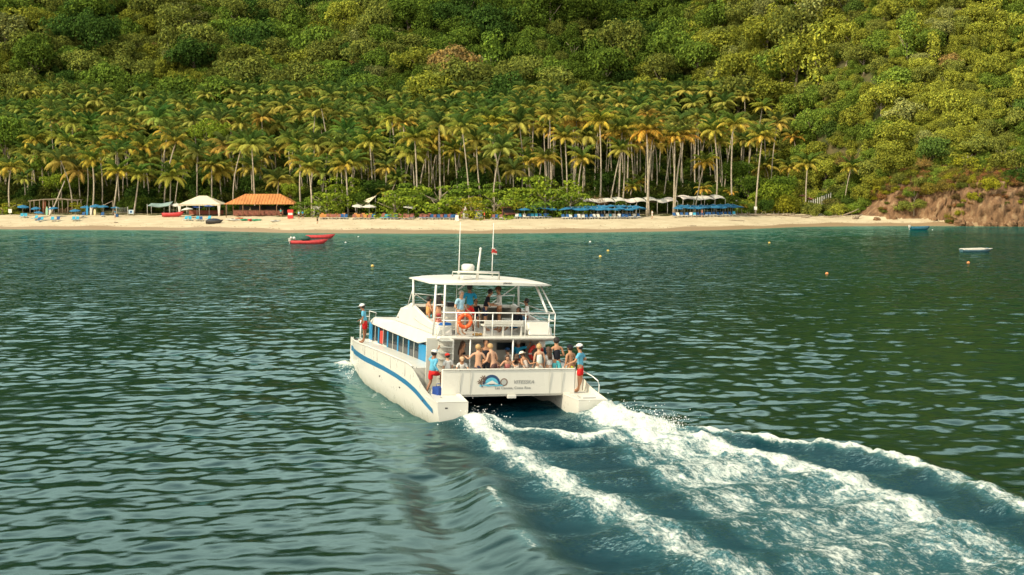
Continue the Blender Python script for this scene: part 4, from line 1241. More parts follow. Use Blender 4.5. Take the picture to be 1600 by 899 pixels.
# upper deck slab with overhanging roof sides
UD = MB()
prof = [(2.95, 2.42, 2.67), (5.5, 2.12, 2.67), (9.2, 2.11, 2.64), (13.2, 2.11, 2.40), (14.3, 2.12, 2.32)]
for (y, z0, z1) in prof:
    w0, w1 = 2.52, 2.36
    if y > 14: w0, w1 = 2.3, 2.1
    if y < 3: z0 = 2.56
    UD.v += [(-w0, y, z0), (-w1, y, z1), (w1, y, z1), (w0, y, z0)]
for i in range(len(prof) - 1):
    k = i*4
    for a in range(4):
        c = (a + 1) % 4
        UD.f.append((k + a, k + a + 4, k + c + 4, k + c)[::-1]); UD.m.append(0); UD.smooth.append(False)
UD.f.append((0, 1, 2, 3)[::-1]); UD.m.append(0); UD.smooth.append(False)
k = (len(prof) - 1)*4; UD.f.append((k, k+1, k+2, k+3)); UD.m.append(0); UD.smooth.append(False)
ud = UD.build('upper_deck', M_WHITE, boat, 0.04, 3)
# side coamings of the upper deck and the forward fairing
for sx in (-1, 1):
    poly = [(3.5, 2.66), (3.5, 2.95), (4.4, 3.10), (5.6, 3.24), (6.9, 3.46), (7.5, 3.56), (7.75, 3.50), (7.85, 3.30), (8.9, 3.24), (9.35, 2.80), (9.5, 2.64)]
    b = MB(); xo, xi_ = sx*2.40, sx*2.26
    b.prism([(p[0], p[1]) for p in poly], 0, min(xo, xi_), max(xo, xi_))
    b.v = [(x*(1 - 0.055*(z - 2.66)), y, z) for x, y, z in b.v]
    cw = b.build('side_coaming', M_WHITE, boat, 0.03, 2)
    for j in range(3):
        q = sx*(2.385 - 0.05*j)
        MB().tube([(q, 3.9, 2.83 + 0.09*j), (q, 5.6, 2.90 + 0.10*j), (q, 6.6, 3.0 + 0.11*j)], 0.012, 5).build('grab_rail', M_GREYP, cw)
    MB().ball((sx*2.39, 9.0, 2.82), 0.035, 8, 5).build('vent', M_DARK, cw)
b = MB()
for (y, z) in ((7.75, 3.50), (8.9, 3.24), (9.6, 2.62)):
    b.v += [(-2.25, y, z), (2.25, y, z)]
for (y, z) in ((9.5, 2.60), (8.75, 3.12), (7.7, 3.38)):
    b.v += [(-2.25, y, z), (2.25, y, z)]
for i in range(6):
    j = (i + 1) % 6; b.f.append((i*2, i*2 + 1, j*2 + 1, j*2)); b.m.append(0); b.smooth.append(False)
b.f.append((0, 2, 4, 6, 8, 10)[::-1]); b.m.append(0); b.smooth.append(False); b.f.append((1, 3, 5, 7, 9, 11)); b.m.append(0); b.smooth.append(False)
b.build('forward_fairing', M_WHITE, boat)
for sx in (-1, 1):
    wsb = MB().add([(sx*2.2, 7.6, 3.5), (sx*1.2, 8.0, 3.4), (sx*1.2, 7.7, 3.85), (sx*2.15, 7.3, 3.95)], [(0, 1, 2, 3)])
    MB().tube([(sx*2.2, 7.6, 3.52), (sx*2.15, 7.3, 3.95), (sx*1.2, 7.7, 3.85), (sx*1.2, 8.0, 3.4)], 0.02, 5).build('windscreen_frame', M_ALU, boat)
# console, seats and benches up top
con = MB().box((-0.9, 7.0, 2.66), (0.6, 7.6, 3.45)).build('helm_console', M_WHITE2, boat, 0.05)
MB().torus((-0.3, 6.93, 3.40), 0.2, 0.018, Matrix.Rotation(math.radians(-25), 3, 'X')).build('steering_wheel', M_BLACK, con)
MB().box((-0.85, 7.05, 3.45), (-0.35, 7.4, 3.62)).build('instrument_box', M_BLACK, con)
b = MB().box((-2.05, 4.3, 2.66), (-1.45, 6.9, 3.02)); b.build('side_bench', M_WHITE2, boat, 0.04)
b = MB().box((1.45, 4.5, 2.66), (2.2, 6.9, 3.02)); b.build('side_bench', M_WHITE2, boat, 0.04)
b = MB().prism([(3.3, 2.67), (4.3, 2.67), (4.3, 3.17), (3.55, 3.17)], 0, 1.35, 2.28); b.build('raised_locker', M_WHITE, boat, 0.06, 3)
b = MB().prism([(3.35, 2.67), (4.2, 2.67), (4.2, 3.02), (3.5, 3.02)], 0, -2.33, -1.76); b.build('raised_locker', M_WHITE, boat, 0.04, 3)
bn_ = MB().box((-0.52, 3.35, 3.02), (1.12, 3.75, 3.09)).build('aft_bench', M_WHITE, boat, 0.01)
MB().box((-0.50, 3.33, 3.11), (1.10, 3.37, 3.22)).build('bench_back', M_WHITE, bn_, 0.01)
for x in (-0.45, 0.30, 1.05):
    MB().box((x - 0.03, 3.4, 2.67), (x + 0.03, 3.46, 3.02)).build('bench_leg', M_WHITE, bn_)
# slatted seat back, port
sl = MB().box((-1.98, 4.05, 2.67), (-1.30, 4.10, 2.80)).build('slatted_seat', M_GREYP, boat)
for j in range(5):
    MB().box((-2.0, 4.00 + 0.02*j, 2.86 + 0.15*j), (-1.32, 4.03 + 0.02*j, 2.95 + 0.15*j)).build('slat', M_GREYP, sl)
# rails
def tube_part(name, pts, r, parent=boat, mat=M_ALU, n=7):
    return MB().tube(pts, r, n).build(name, mat, parent)
rail = tube_part('aft_railing', [(-2.28, 3.05, 3.57), (2.30, 3.05, 3.57)], 0.026)
tube_part('mid_rail', [(-2.28, 3.05, 3.27), (2.30, 3.05, 3.27)], 0.018, rail)
for x in (-1.72, -0.98, -0.27, 0.53, 1.08, 2.05, 2.30):
    z0 = 2.66 if x not in (-0.98, 1.08) else 2.66
    tube_part('baluster', [(x, 3.05, z0), (x, 3.05, 3.57)], 0.020, rail)
for z in (3.27, 3.57):
    tube_part('side_rail', [(2.30, 3.05, z), (2.30, 4.6, z), (2.25, 6.9, z + 0.1)], 0.018, rail)
# posts of the hard top
tube_part('canopy_post', [(2.00, 3.15, 3.60), (1.80, 4.0, 4.62)], 0.045)
tube_part('canopy_post', [(2.30, 3.10, 3.57), (2.05, 4.2, 4.62)], 0.028)
tube_part('canopy_post', [(-2.28, 7.1, 3.42), (-2.28, 7.25, 4.58)], 0.045)
tube_part('canopy_post', [(2.28, 7.1, 3.42), (2.28, 7.25, 4.58)], 0.04)
tube_part('canopy_brace', [(-2.28, 7.2, 4.2), (-2.3, 7.9, 3.42)], 0.018)
tube_part('canopy_brace', [(-2.28, 7.2, 4.0), (-1.4, 7.7, 3.5)], 0.018)
tube_part('canopy_brace', [(2.28, 7.2, 4.4), (1.2, 7.7, 3.5)], 0.02)
tube_part('canopy_brace', [(0.1, 6.9, 4.6), (-0.35, 7.2, 4.15)], 0.03)
tube_part('canopy_post', [(-1.45, 4.0, 2.67), (-1.45, 4.0, 4.6)], 0.014)
lad = tube_part('roof_ladder', [(-2.55, 3.3, 2.67), (-2.5, 3.3, 4.6)], 0.04)
tube_part('ladder_stile', [(-2.14, 3.3, 2.67), (-2.14, 3.3, 4.6)], 0.04, lad)
for z in (3.0, 3.35, 3.84, 4.24): tube_part('rung', [(-2.52, 3.3, z), (-2.14, 3.3, z)], 0.024 if z > 3.5 else 0.014, lad)
tube_part('stay', [(-2.5, 3.1, 3.2), (-2.2, 3.1, 2.7)], 0.012, lad)
for x in (-1.15, 0.58):
    tube_part('deck_post', [(x, 3.0, 0.74), (x, 3.0, 2.58)], 0.03)
tube_part('deck_post', [(2.42, 3.05, 1.0), (2.42, 3.05, 2.45)], 0.02)

# hard top
b = MB(); nx, ny = 20, 10
def top_pt(i, j, lower):
    u = -1 + 2*i/nx; v = j/ny
    x = u*2.52
    # rounded aft and forward corners
    cut = 0.85*abs(u)**5
    y = (3.25 + cut) + (7.5 - 0.5*cut - 3.25 - cut)*v
    z = 4.61 + 0.11*(1 - u*u) + 0.03*math.sin(math.pi*v)
    edge = min(1, (1 - abs(u))*6, v*8 + 0.25, (1 - v)*8 + 0.25)
    return (x, y, z + 0.05*edge) if not lower else (x, y, 4.585 + 0.03*(1 - u*u))
for low in (0, 1):
    for j in range(ny + 1):
        for i in range(nx + 1): b.v.append(top_pt(i, j, low))
NN = (nx + 1)*(ny + 1)
for j in range(ny):
    for i in range(nx):
        a = j*(nx + 1) + i
        b.f.append((a, a + 1, a + nx + 2, a + nx + 1)); b.m.append(0); b.smooth.append(True)
        b.f.append((a + NN, a + NN + nx + 1, a + NN + nx + 2, a + NN + 1)); b.m.append(0); b.smooth.append(False)
edge = [i for i in range(nx + 1)] + [(j*(nx+1)) + nx for j in range(1, ny + 1)] + [ny*(nx+1) + i for i in range(nx - 1, -1, -1)] + [j*(nx+1) for j in range(ny - 1, 0, -1)]
for q in range(len(edge)):
    a, c = edge[q], edge[(q + 1) % len(edge)]
    b.f.append((a, a + NN, c + NN, c)); b.m.append(0); b.smooth.append(False)
top_ = b.build('hard_top', M_WHITE, boat)
lettering('roof_letters', 'JUMASSO', 0, 0, 0.085, M_DARK, top_, 0, 0.1, 1.0, M=Matrix.Translation((0.18, 3.244, 4.68)) @ Matrix.Rotation(math.pi/2, 4, 'X'))
MB().tube([(-1.42, 3.9, 4.78), (-1.42, 3.9, 5.07), (0.22, 3.9, 5.07), (0.22, 3.9, 4.78)], 0.05, 4).build('equipment_arch', M_WHITE, boat)
MB().tube([(-1.42, 4.7, 4.85), (-1.42, 4.7, 5.02), (0.22, 4.7, 5.02), (0.22, 4.7, 4.85)], 0.03, 6).build('equipment_arch', M_WHITE, boat)
MB().lathe([(0.0, 0.0), (0.22, 0.0), (0.25, 0.05), (0.25, 0.20), (0.18, 0.26), (0, 0.27)], (-0.93, 4.3, 5.10), 14).build('radar_dome', M_WHITE2, boat)
MB().box((-1.05, 4.1, 5.02), (-0.8, 4.5, 5.10)).build('radar_bracket', M_WHITE, boat)
MB().tube([(-0.66, 3.95, 4.8), (-0.62, 3.95, 5.3), (-0.56, 3.95, 5.95)], [0.055, 0.05, 0.035], 8).build('mast', M_WHITE, boat)
MB().ball((-0.56, 3.95, 5.98), 0.05, 8, 5).build('masthead_light', M_WHITE2, boat)
MB().box((-1.22, 4.0, 4.84), (-0.85, 4.25, 4.93)).build('life_raft_tray', M_ALU, boat)
for x, zt in ((-1.33, 6.98), (0.03, 6.98)):
    a = MB().tube([(x, 4.2, 5.0), (x, 4.2, 5.6), (x - 0.01, 4.2, zt)], [0.024, 0.018, 0.009], 6).build('antenna', M_ALU, boat)
    MB().lathe([(0.07, -0.03), (0.07, 0.05), (0.03, 0.09)], (x, 4.2, 5.02), 8).build('base', M_GREYP, a)
fl = MB()
for i in range(4):
    fl.add([(0.04 + 0.10*0, 4.2 - 0.03*i, 5.98 - 0.05*i), (0.04, 4.2 - 0.03*(i), 5.93 - 0.05*i), (0.20, 4.24 - 0.02*i, 5.90 - 0.05*i), (0.20, 4.22 - 0.02*i, 5.95 - 0.05*i)], [(0, 1, 2, 3)], 0 if i in (1, 2) else 1)
fl.obox((0.06, 4.2, 5.9), (0.13, 0.03, 0.20), 0.3, 0, 0.2, 0); fl.obox((0.06, 4.19, 5.80), (0.12, 0.03, 0.06), 0.3, 0, 0.2, 1)
fl.obox((0.05, 4.19, 5.995), (0.12, 0.03, 0.05), 0.2, 0, 0.2, 1)
fl = tag(fl.build('flag', [M_RED, M_WHITE2]), 'small furled red and white flag on the antenna above the hard top', 'flag'); fl.matrix_world = BOAT_M

# bow: rail post and pulpit lines, roof grab rail, cleats
bp_ = tube_part('bow_post', [(-2.55, 15.0, 1.2), (-2.55, 15.0, 2.12)], 0.035)
tube_part('bow_rail', [(-2.55, 15.0, 1.45), (-1.2, 15.1, 1.45), (0.8, 15.1, 1.45), (2.4, 15.0, 1.5)], 0.015, bp_)
tube_part('bow_rail', [(-2.55, 15.0, 1.3), (-2.7, 13.5, 1.3)], 0.012, bp_)
gr = tube_part('roof_grab_rail', [(-2.4, 14.0, 2.1), (-2.4, 14.0, 2.62), (-2.3, 13.2, 2.62), (-2.3, 13.2, 2.42)], 0.02)
tube_part('rung', [(-2.4, 14.05, 2.36), (-2.52, 14.3, 2.36), (-2.5, 14.1, 2.25)], 0.018, gr)
MB().box((-2.95, 14.6, 1.22), (-2.75, 14.8, 1.26)).build('hatch', M_DARK, boat)
for (x, y) in ((-3.2, 3.15), (3.2, 3.15), (-2.9, 0.9), (2.35, 0.55)):
    z = 0.675 if y < 2 else interp(SH_Y, SH_Z, y) + 0.03
    MB().tube([(x - 0.02, y - 0.12, z + 0.05), (x + 0.02, y + 0.12, z + 0.05)], 0.02, 6).box((x - 0.02, y - 0.03, z - 0.01), (x + 0.02, y + 0.03, z + 0.05)).build('cleat', M_GREYP, boat)
# seams, scuppers and fittings
for y in (2.2, 4.4, 6.6, 8.8, 11.0): MB().box((-3.305, y, 0.98), (-3.285, y + 0.015, interp(SH_Y, SH_Z, y) - 0.02)).build('seam', M_GREYP, boat)
for y in (1.9, 5.2, 8.4): MB().ball((-3.27, y, 0.42), (0.02, 0.05, 0.035), 8, 5).build('scupper', M_DARK, boat)
MB().box((-3.0, -0.006, 0.42), (-2.9, 0.001, 0.47)).build('stern_fitting', M_DARK, boat); MB().box((2.45, 0.3, 0.673), (2.95, 0.33, 0.69)).build('hatch_handle', M_DARK, boat)
MB().box((-2.66, 1.50, 1.595), (2.58, 1.64, 1.625)).build('transom_cap', M_WHITE2, boat, 0.012)
for x in (-2.0, -1.6, 1.55, 2.05): MB().box((x, 1.488, 0.70), (x + 0.008, 1.51, 1.58)).build('seam', M_GREYP, boat)
# boarding rail on the starboard quarter
tube_part('stern_rail', [(3.2, 0.62, 0.80), (3.2, 0.60, 1.12), (3.2, 0.75, 1.26), (3.2, 1.3, 1.36), (3.2, 2.3, 1.44)], 0.02)
MB().box((2.95, 2.25, 0.66), (3.24, 2.32, 1.42)).build('gate_post', M_WHITE2, boat, 0.02)
MB().box((2.70, 3.0, 0.66), (3.24, 3.1, 1.48)).build('side_bulwark', M_WHITE, boat, 0.02)
ringo = M_WHITE2
def ring_buoy(name, c, R0, r0, mats, parent=None, tiltx=0.0):
    b = MB(); M3 = Matrix.Rotation(tiltx, 3, 'X')
    b.torus((0, 0, 0), R0, r0, M3, 32, 8, mfun=lambda i: 1 if (i % 8) in (0,) else 0)
    o = b.build(name, mats, parent); o.location = c; return o
rg = ring_buoy('ring_buoy', BOAT_M @ Vector((-1.42, 2.93, 3.27)), 0.235, 0.072, [M_ORANGE, paint('buoy_band', (0.85, 0.30, 0.12), 0.5)])
rg.rotation_euler = (0, ROLL, YAW)
rope = MB()
for a in range(4):
    t = a*math.pi/2 + 0.4
    rope.tube([(0.31*math.cos(t + s*0.4), -0.07, 0.31*math.sin(t + s*0.4)) if s in (0, 3) else (0.36*math.cos(t + s*0.4), -0.03, 0.36*math.sin(t + s*0.4)) for s in range(4)], 0.009, 4)
rope.build('grab_line', M_WHITE2, rg)
tag(rg, 'plain orange ring buoy hanging on the upper deck railing', 'ring buoy')
rg = ring_buoy('ring_buoy', BOAT_M @ Vector((1.98, 4.12, 1.90)), 0.26, 0.08, [M_RED, M_WHITE2]); rg.rotation_euler = (0, ROLL, YAW)
tag(rg, 'red ring buoy with white bands on the wall behind the stern passengers', 'ring buoy')

# ------------------------------------------------------------------ people
M_SKIN = {}
def skin(k):
    cols = {'fair': (0.52, 0.29, 0.18), 'tan': (0.44, 0.22, 0.12), 'brown': (0.26, 0.12, 0.065), 'dark': (0.14, 0.065, 0.035)}
    if k not in M_SKIN: M_SKIN[k] = paint('skin_' + k, cols[k], 0.55, 0.08, 8, 0.3)
    return M_SKIN[k]
CLOTH = {}
def cloth(c):
    if c not in CLOTH: CLOTH[c] = paint('cloth_%d' % len(CLOTH), c, 0.85, 0.12, 7, 0.2, bump=0.25, bscale=25)
    return CLOTH[c]
C_BLUE = (0.11, 0.36, 0.50); C_DKBLUE = (0.02, 0.26, 0.45); C_RED = (0.60, 0.02, 0.02); C_WHITE = (0.72, 0.70, 0.66); C_BLACK = (0.014, 0.015, 0.022); C_STRIPE = (0.33, 0.52, 0.62)
HAIRC = {'black': (0.012, 0.009, 0.007), 'brown': (0.07, 0.035, 0.018), 'blond': (0.45, 0.28, 0.12), 'grey': (0.35, 0.33, 0.30)}

def skin_obj(name, V, E, R_, mat, parent, root=0, sub=1):
    me = bpy.data.meshes.new(name); me.from_pydata([tuple(v) for v in V], E, [])
    o = bpy.data.objects.new(name, me); COL.objects.link(o)
    md = o.modifiers.new('skin', 'SKIN'); md.use_smooth_shade = True; md.branch_smoothing = 0.4
    for i, r in enumerate(R_):
        rr = r if isinstance(r, tuple) else (r, r)
        me.skin_vertices[0].data[i].radius = rr
        me.skin_vertices[0].data[i].use_root = (i == root)
    s = o.modifiers.new('sub', 'SUBSURF'); s.levels = sub; s.render_levels = sub
    dg = bpy.context.evaluated_depsgraph_get()
    m2 = bpy.data.meshes.new_from_object(o.evaluated_get(dg))
    COL.objects.unlink(o); bpy.data.objects.remove(o); bpy.data.meshes.remove(me)
    m2.materials.clear(); m2.materials.append(mat); m2.name = name
    m2.polygons.foreach_set('use_smooth', [True]*len(m2.polygons))
    return link(bpy.data.objects.new(name, m2), parent)

def person(loc, rz, label, skin_c='tan', top=None, bottom=(0.02, 0.02, 0.03), hair='black', cap=None, long_hair=False, H=1.72,
           lean=0.0, pose='stand', arms=(None, None), sleeves='short', bun=False, bikini=None, head_turn=0.0, child=False, hat=False, M0=None, longpants=False, simple=False, bag=None):
    """local frame: feet at the origin, facing +Y. arms: (left, right) targets relative to the shoulder, metres at full size"""
    k = H/1.72
    root = bpy.data.objects.new('person', None); root.empty_display_size = 0.2; link(root)
    M = (M0 if M0 is not None else BOAT_M) @ Matrix.Translation(loc) @ Matrix.Rotation(rz, 4, 'Z')
    if M0 is None:   # stay upright on the rolling deck
        p = BOAT_M @ Vector(loc); M = Matrix.Translation(p) @ Matrix.Rotation(YAW + rz, 4, 'Z')
    root.matrix_world = M @ Matrix.Scale(k, 4)
    tag(root, label, 'person')
    S = []; E = []; R_ = []
    def v(p, r, par=None):
        S.append(Vector(p)); R_.append(r)
        if par is not None: E.append((par, len(S) - 1))
        return len(S) - 1
    if pose == 'sit':   hip = Vector((0, 0, 0.50)); knees = [(-0.11, 0.44, 0.50), (0.11, 0.44, 0.50)]; ank = [(-0.12, 0.46, 0.09), (0.12, 0.46, 0.09)]
    elif pose == 'climb': hip = Vector((0, 0, 0.72)); knees = [(-0.10, 0.02, 0.36), (0.13, 0.38, 0.66)]; ank = [(-0.12, -0.22, 0.02), (0.12, 0.36, 0.24)]
    elif pose == 'recline': hip = Vector((0, 0, 0.28)); knees = [(-0.1, 0.42, 0.50), (0.12, 0.46, 0.42)]; ank = [(-0.1, 0.78, 0.22), (0.12, 0.86, 0.14)]
    elif pose == 'kneel': hip = Vector((0, 0, 0.62)); knees = [(-0.12, 0.20, 0.28), (0.12, 0.22, 0.28)]; ank = [(-0.12, -0.15, 0.12), (0.12, -0.15, 0.12)]
    else: hip = Vector((0, 0, 0.92)); knees = [(-0.10, 0.03, 0.49), (0.11, -0.01, 0.49)]; ank = [(-0.12, 0.03 if pose == 'stride' else -0.02, 0.08), (0.14, 0.14 if pose == 'stride' else 0.02, 0.08)]
    up = Vector((0, math.sin(lean), math.cos(lean))); fw = Vector((0, math.cos(lean), -math.sin(lean)))
    fem = 0.94 if (long_hair or bikini or bun) else 1.0
    pel = v(hip, (0.135, 0.115))
    wa = v(hip + up*0.17, (0.118*fem, 0.095), pel)
    ch = v(hip + up*0.34 + fw*0.01, (0.140*fem, 0.108), wa)
    nb_ = v(hip + up*0.485, (0.085, 0.075), ch)
    ht = Vector((math.sin(head_turn), 0, 0))*0.02
    nk = v(hip + up*0.55 + fw*0.015, 0.060, nb_)
    jw = v(hip + up*0.61 + fw*0.045 + ht, (0.075, 0.086), nk)
    hd = v(hip + up*0.70 + fw*0.035 + ht, (0.095, 0.110), jw)
    tp_ = v(hip + up*0.785 + fw*0.025 + ht, (0.072, 0.086), hd)
    headc = S[hd].copy()
    turn = Quaternion((0, 0, 1), head_turn); face = turn @ fw
    sides = []
    armpts = []
    for si, sx in enumerate((-1, 1)):
        sh = v(hip + up*0.46 + Vector((sx*0.175*fem, 0, 0)), 0.058, nb_)
        a = arms[si]
        if a is None: el_o = Vector((sx*0.06, -0.02, -0.28)); wr_o = Vector((sx*0.07, 0.08, -0.52))
        else:
            tgt = Vector(a); L = min(tgt.length, 0.54); tgt = tgt.normalized()*L
            midd = tgt*0.5; h_ = math.sqrt(max(0, 0.285**2 - (L/2)**2))
            bend = Vector((sx*0.28, -0.45, -0.85)); bend = (bend - tgt.normalized()*bend.dot(tgt.normalized())).normalized()
            el_o = midd + bend*h_; wr_o = tgt
        el = v(S[sh] + el_o, 0.038, sh)
        wr = v(S[sh] + wr_o, 0.026, el)
        dr = (S[wr] - S[el]).normalized()
        pa = v(S[wr] + dr*0.055, (0.034, 0.018), wr)
        sidev = dr.cross(Vector((0, 0, 1)) if abs(dr.z) < 0.85 else Vector((0, 1, 0))).normalized()
        curl = dr.cross(sidev).normalized()
        if not simple:
            for fi in range(4):
                off = sidev*(-0.027 + 0.018*fi); ln = (0.062, 0.072, 0.067, 0.052)[fi]
                f1_ = v(S[pa] + dr*0.035 + off, 0.010, pa)
                v(S[f1_] + dr*ln*0.75 + curl*0.02 + off*0.1, 0.008, f1_)
            th = v(S[wr] + dr*0.03 - sidev*0.042, 0.011, wr if False else pa)
            v(S[th] + dr*0.035 - sidev*0.018 + curl*0.012, 0.009, th)
        armpts.append((S[sh].copy(), S[el].copy(), S[wr].copy()))
    legpts = []
    for sx, kn, an in ((-1, knees[0], ank[0]), (1, knees[1], ank[1])):
        hp = v(hip + Vector((sx*0.095, 0, -0.05)), 0.092, pel)
        kk = v(kn, 0.056, hp)
        cf = v(Vector(kn)*0.55 + Vector(an)*0.45 + Vector((0, -0.02, 0)), 0.053, kk)
        aa = v(an, 0.036, cf)
        tz_ = S[aa].z - 0.055
        v((S[aa].x*1.12, S[aa].y + 0.10, tz_), (0.042, 0.026), aa)
        v((S[aa].x*1.2, S[aa].y + 0.18, tz_ - 0.005), (0.038, 0.018), len(S) - 1)
        legpts.append((S[hp].copy(), S[kk].copy(), S[aa].copy()))
    body = skin_obj('body', S, E, R_, skin(skin_c), root)
    # face: nose, ears, eyes
    zf = up
    sd = face.cross(up).normalized()
    if not simple:
        MB().ball(headc + face*0.118 - up*0.02, (0.012, 0.016, 0.022), 6, 4).build('nose', skin(skin_c), body)
        for s_ in (-1, 1): MB().ball(headc + sd*0.098*s_ - up*0.01, (0.012, 0.02, 0.03), 6, 4).build('ear', skin(skin_c), body)
        for s_ in (-1, 1): MB().ball(headc + face*0.104 + sd*0.034*s_ + up*0.008, 0.011, 6, 4).build('eye', M_BLACK, body)
        mb_ = MB(); mb_.ball(headc + face*0.098 - up*0.065, (0.022, 0.012, 0.007), 6, 4); mb_.build('mouth', skin('brown'), body)
    def frame_ball(c, r3):
        Mx = Matrix((sd, face, up)).transposed()
        return Mx
    Mx = Matrix((sd, face, up)).transposed()
    # hair
    hb = MB()
    hb.ball(headc - face*0.016 + up*0.020, (0.108, 0.124, 0.118), 12, 8, M=Mx)
    hb.v = [p if (Vector(p) - headc).dot(face) < 0.055 or (Vector(p) - headc).dot(up) > 0.07 else tuple(Vector(p) - face*0.05) for p in hb.v]
    if long_hair:
        for q in (-0.045, 0, 0.045):
            hb.tube([headc - face*0.06 + sd*q + up*0.03, headc - face*0.095 + sd*q*1.3 - up*0.10, hip + up*0.42 - fw*0.105 + sd*q*1.5, hip + up*0.28 - fw*0.115 + sd*q*1.5], [0.05, 0.055, 0.042, 0.015], 7)
    if bun: hb.ball(headc - face*0.05 + up*0.12, 0.045, 8, 6)
    hb.build('hair', paint('hair_' + hair, HAIRC[hair], 0.7, 0.3, 30) if ('hair_' + hair) not in bpy.data.materials else bpy.data.materials['hair_' + hair], body)
    # clothes
    if top is not None:
        V2 = [hip + up*0.0, hip + up*0.17, hip + up*0.34 + fw*0.01, hip + up*0.46]
        R2 = [(0.155, 0.135), (0.142*fem, 0.118), (0.160*fem, 0.128), (0.105, 0.088)]
        E2 = [(0, 1), (1, 2), (2, 3)]
        if sleeves != 'none':
            for (a_, b__, c_) in armpts:
                V2.append(a_); R2.append(0.072); E2.append((3, len(V2) - 1))
                if sleeves == 'long':
                    V2.append(b__); R2.append(0.052); E2.append((len(V2) - 2, len(V2) - 1))
                    V2.append(c_*0.9 + b__*0.1); R2.append(0.038); E2.append((len(V2) - 2, len(V2) - 1))
                else:
                    V2.append(a_*0.25 + b__*0.75); R2.append(0.058); E2.append((len(V2) - 2, len(V2) - 1))
        skin_obj('shirt', V2, E2, R2, cloth(top), root, root=0)
    if bikini is not None:
        bb = MB()
        for s_ in (-1, 1): bb.ball(hip + up*0.345 + fw*0.10 + Vector((s_*0.06, 0, 0)), (0.055, 0.04, 0.05), 8, 5)
        bb.tube([hip + up*0.34 + Vector((0.145*fem*math.cos(t_*0.5236), 0.118*math.sin(t_*0.5236), 0)) for t_ in range(13)], 0.012, 5)
        bb.build('bikini_top', cloth(bikini), root)
    if bottom is not None:
        V3 = [hip + up*0.10, hip + Vector((0, 0, 0.0)), ]; R3 = [(0.135, 0.112), (0.152, 0.132)]; E3 = [(0, 1)]
        for (a_, b__, c_) in legpts:
            V3.append(a_ + Vector((0, 0, 0.0))); R3.append(0.108); E3.append((1, len(V3) - 1))
            t_ = 1.0 if longpants else (0.30 if bikini is not None else 0.80)
            V3.append(a_*(1 - t_) + b__*t_); R3.append(0.088 if not longpants else 0.075); E3.append((len(V3) - 2, len(V3) - 1))
            if longpants:
                V3.append(b__*0.12 + c_*0.88); R3.append(0.062); E3.append((len(V3) - 2, len(V3) - 1))
        skin_obj('shorts' if not longpants else 'trousers', V3, E3, R3, cloth(bottom), root, root=1)
    if cap is not None:
        cb = MB(); cb.ball(headc + up*0.050 - face*0.004, (0.116, 0.130, 0.090), 12, 8, M=Mx)
        cb.v = [tuple(Vector(p) if (Vector(p) - headc).dot(up) > 0.02 else Vector(p) + up*(0.02 - (Vector(p) - headc).dot(up))) for p in cb.v]
        if hat:
            k0 = len(cb.v)
            ringp = [(0.10, 0.035), (0.21, 0.015), (0.21, 0.022), (0.10, 0.05)]
            n = 16
            for (r_b, zb_) in ringp:
                for q in range(n):
                    t_ = 2*math.pi*q/n; cb.v.append(tuple(headc + (sd*math.cos(t_) + face*math.sin(t_))*r_b + up*zb_))
            for i_ in range(3):
                for q in range(n):
                    a_ = k0 + i_*n + q; b__ = k0 + i_*n + (q+1) % n
                    cb.f.append((a_, b__, b__ + n, a_ + n)); cb.m.append(0); cb.smooth.append(True)
        else:
            c0 = headc + face*0.10 + up*0.035
            cb.add([c0 + sd*0.07, c0 - sd*0.07, c0 - sd*0.05 + face*0.085 - up*0.015, c0 + sd*0.05 + face*0.085 - up*0.015,
                    c0 + sd*0.07 + up*0.012, c0 - sd*0.07 + up*0.012, c0 - sd*0.05 + face*0.085 - up*0.003, c0 + sd*0.05 + face*0.085 - up*0.003],
                   [(0, 1, 2, 3), (4, 7, 6, 5), (0, 4, 5, 1), (1, 5, 6, 2), (2, 6, 7, 3), (3, 7, 4, 0)])
        cb.build('hat' if hat else 'cap', cloth(cap), root)
    return root

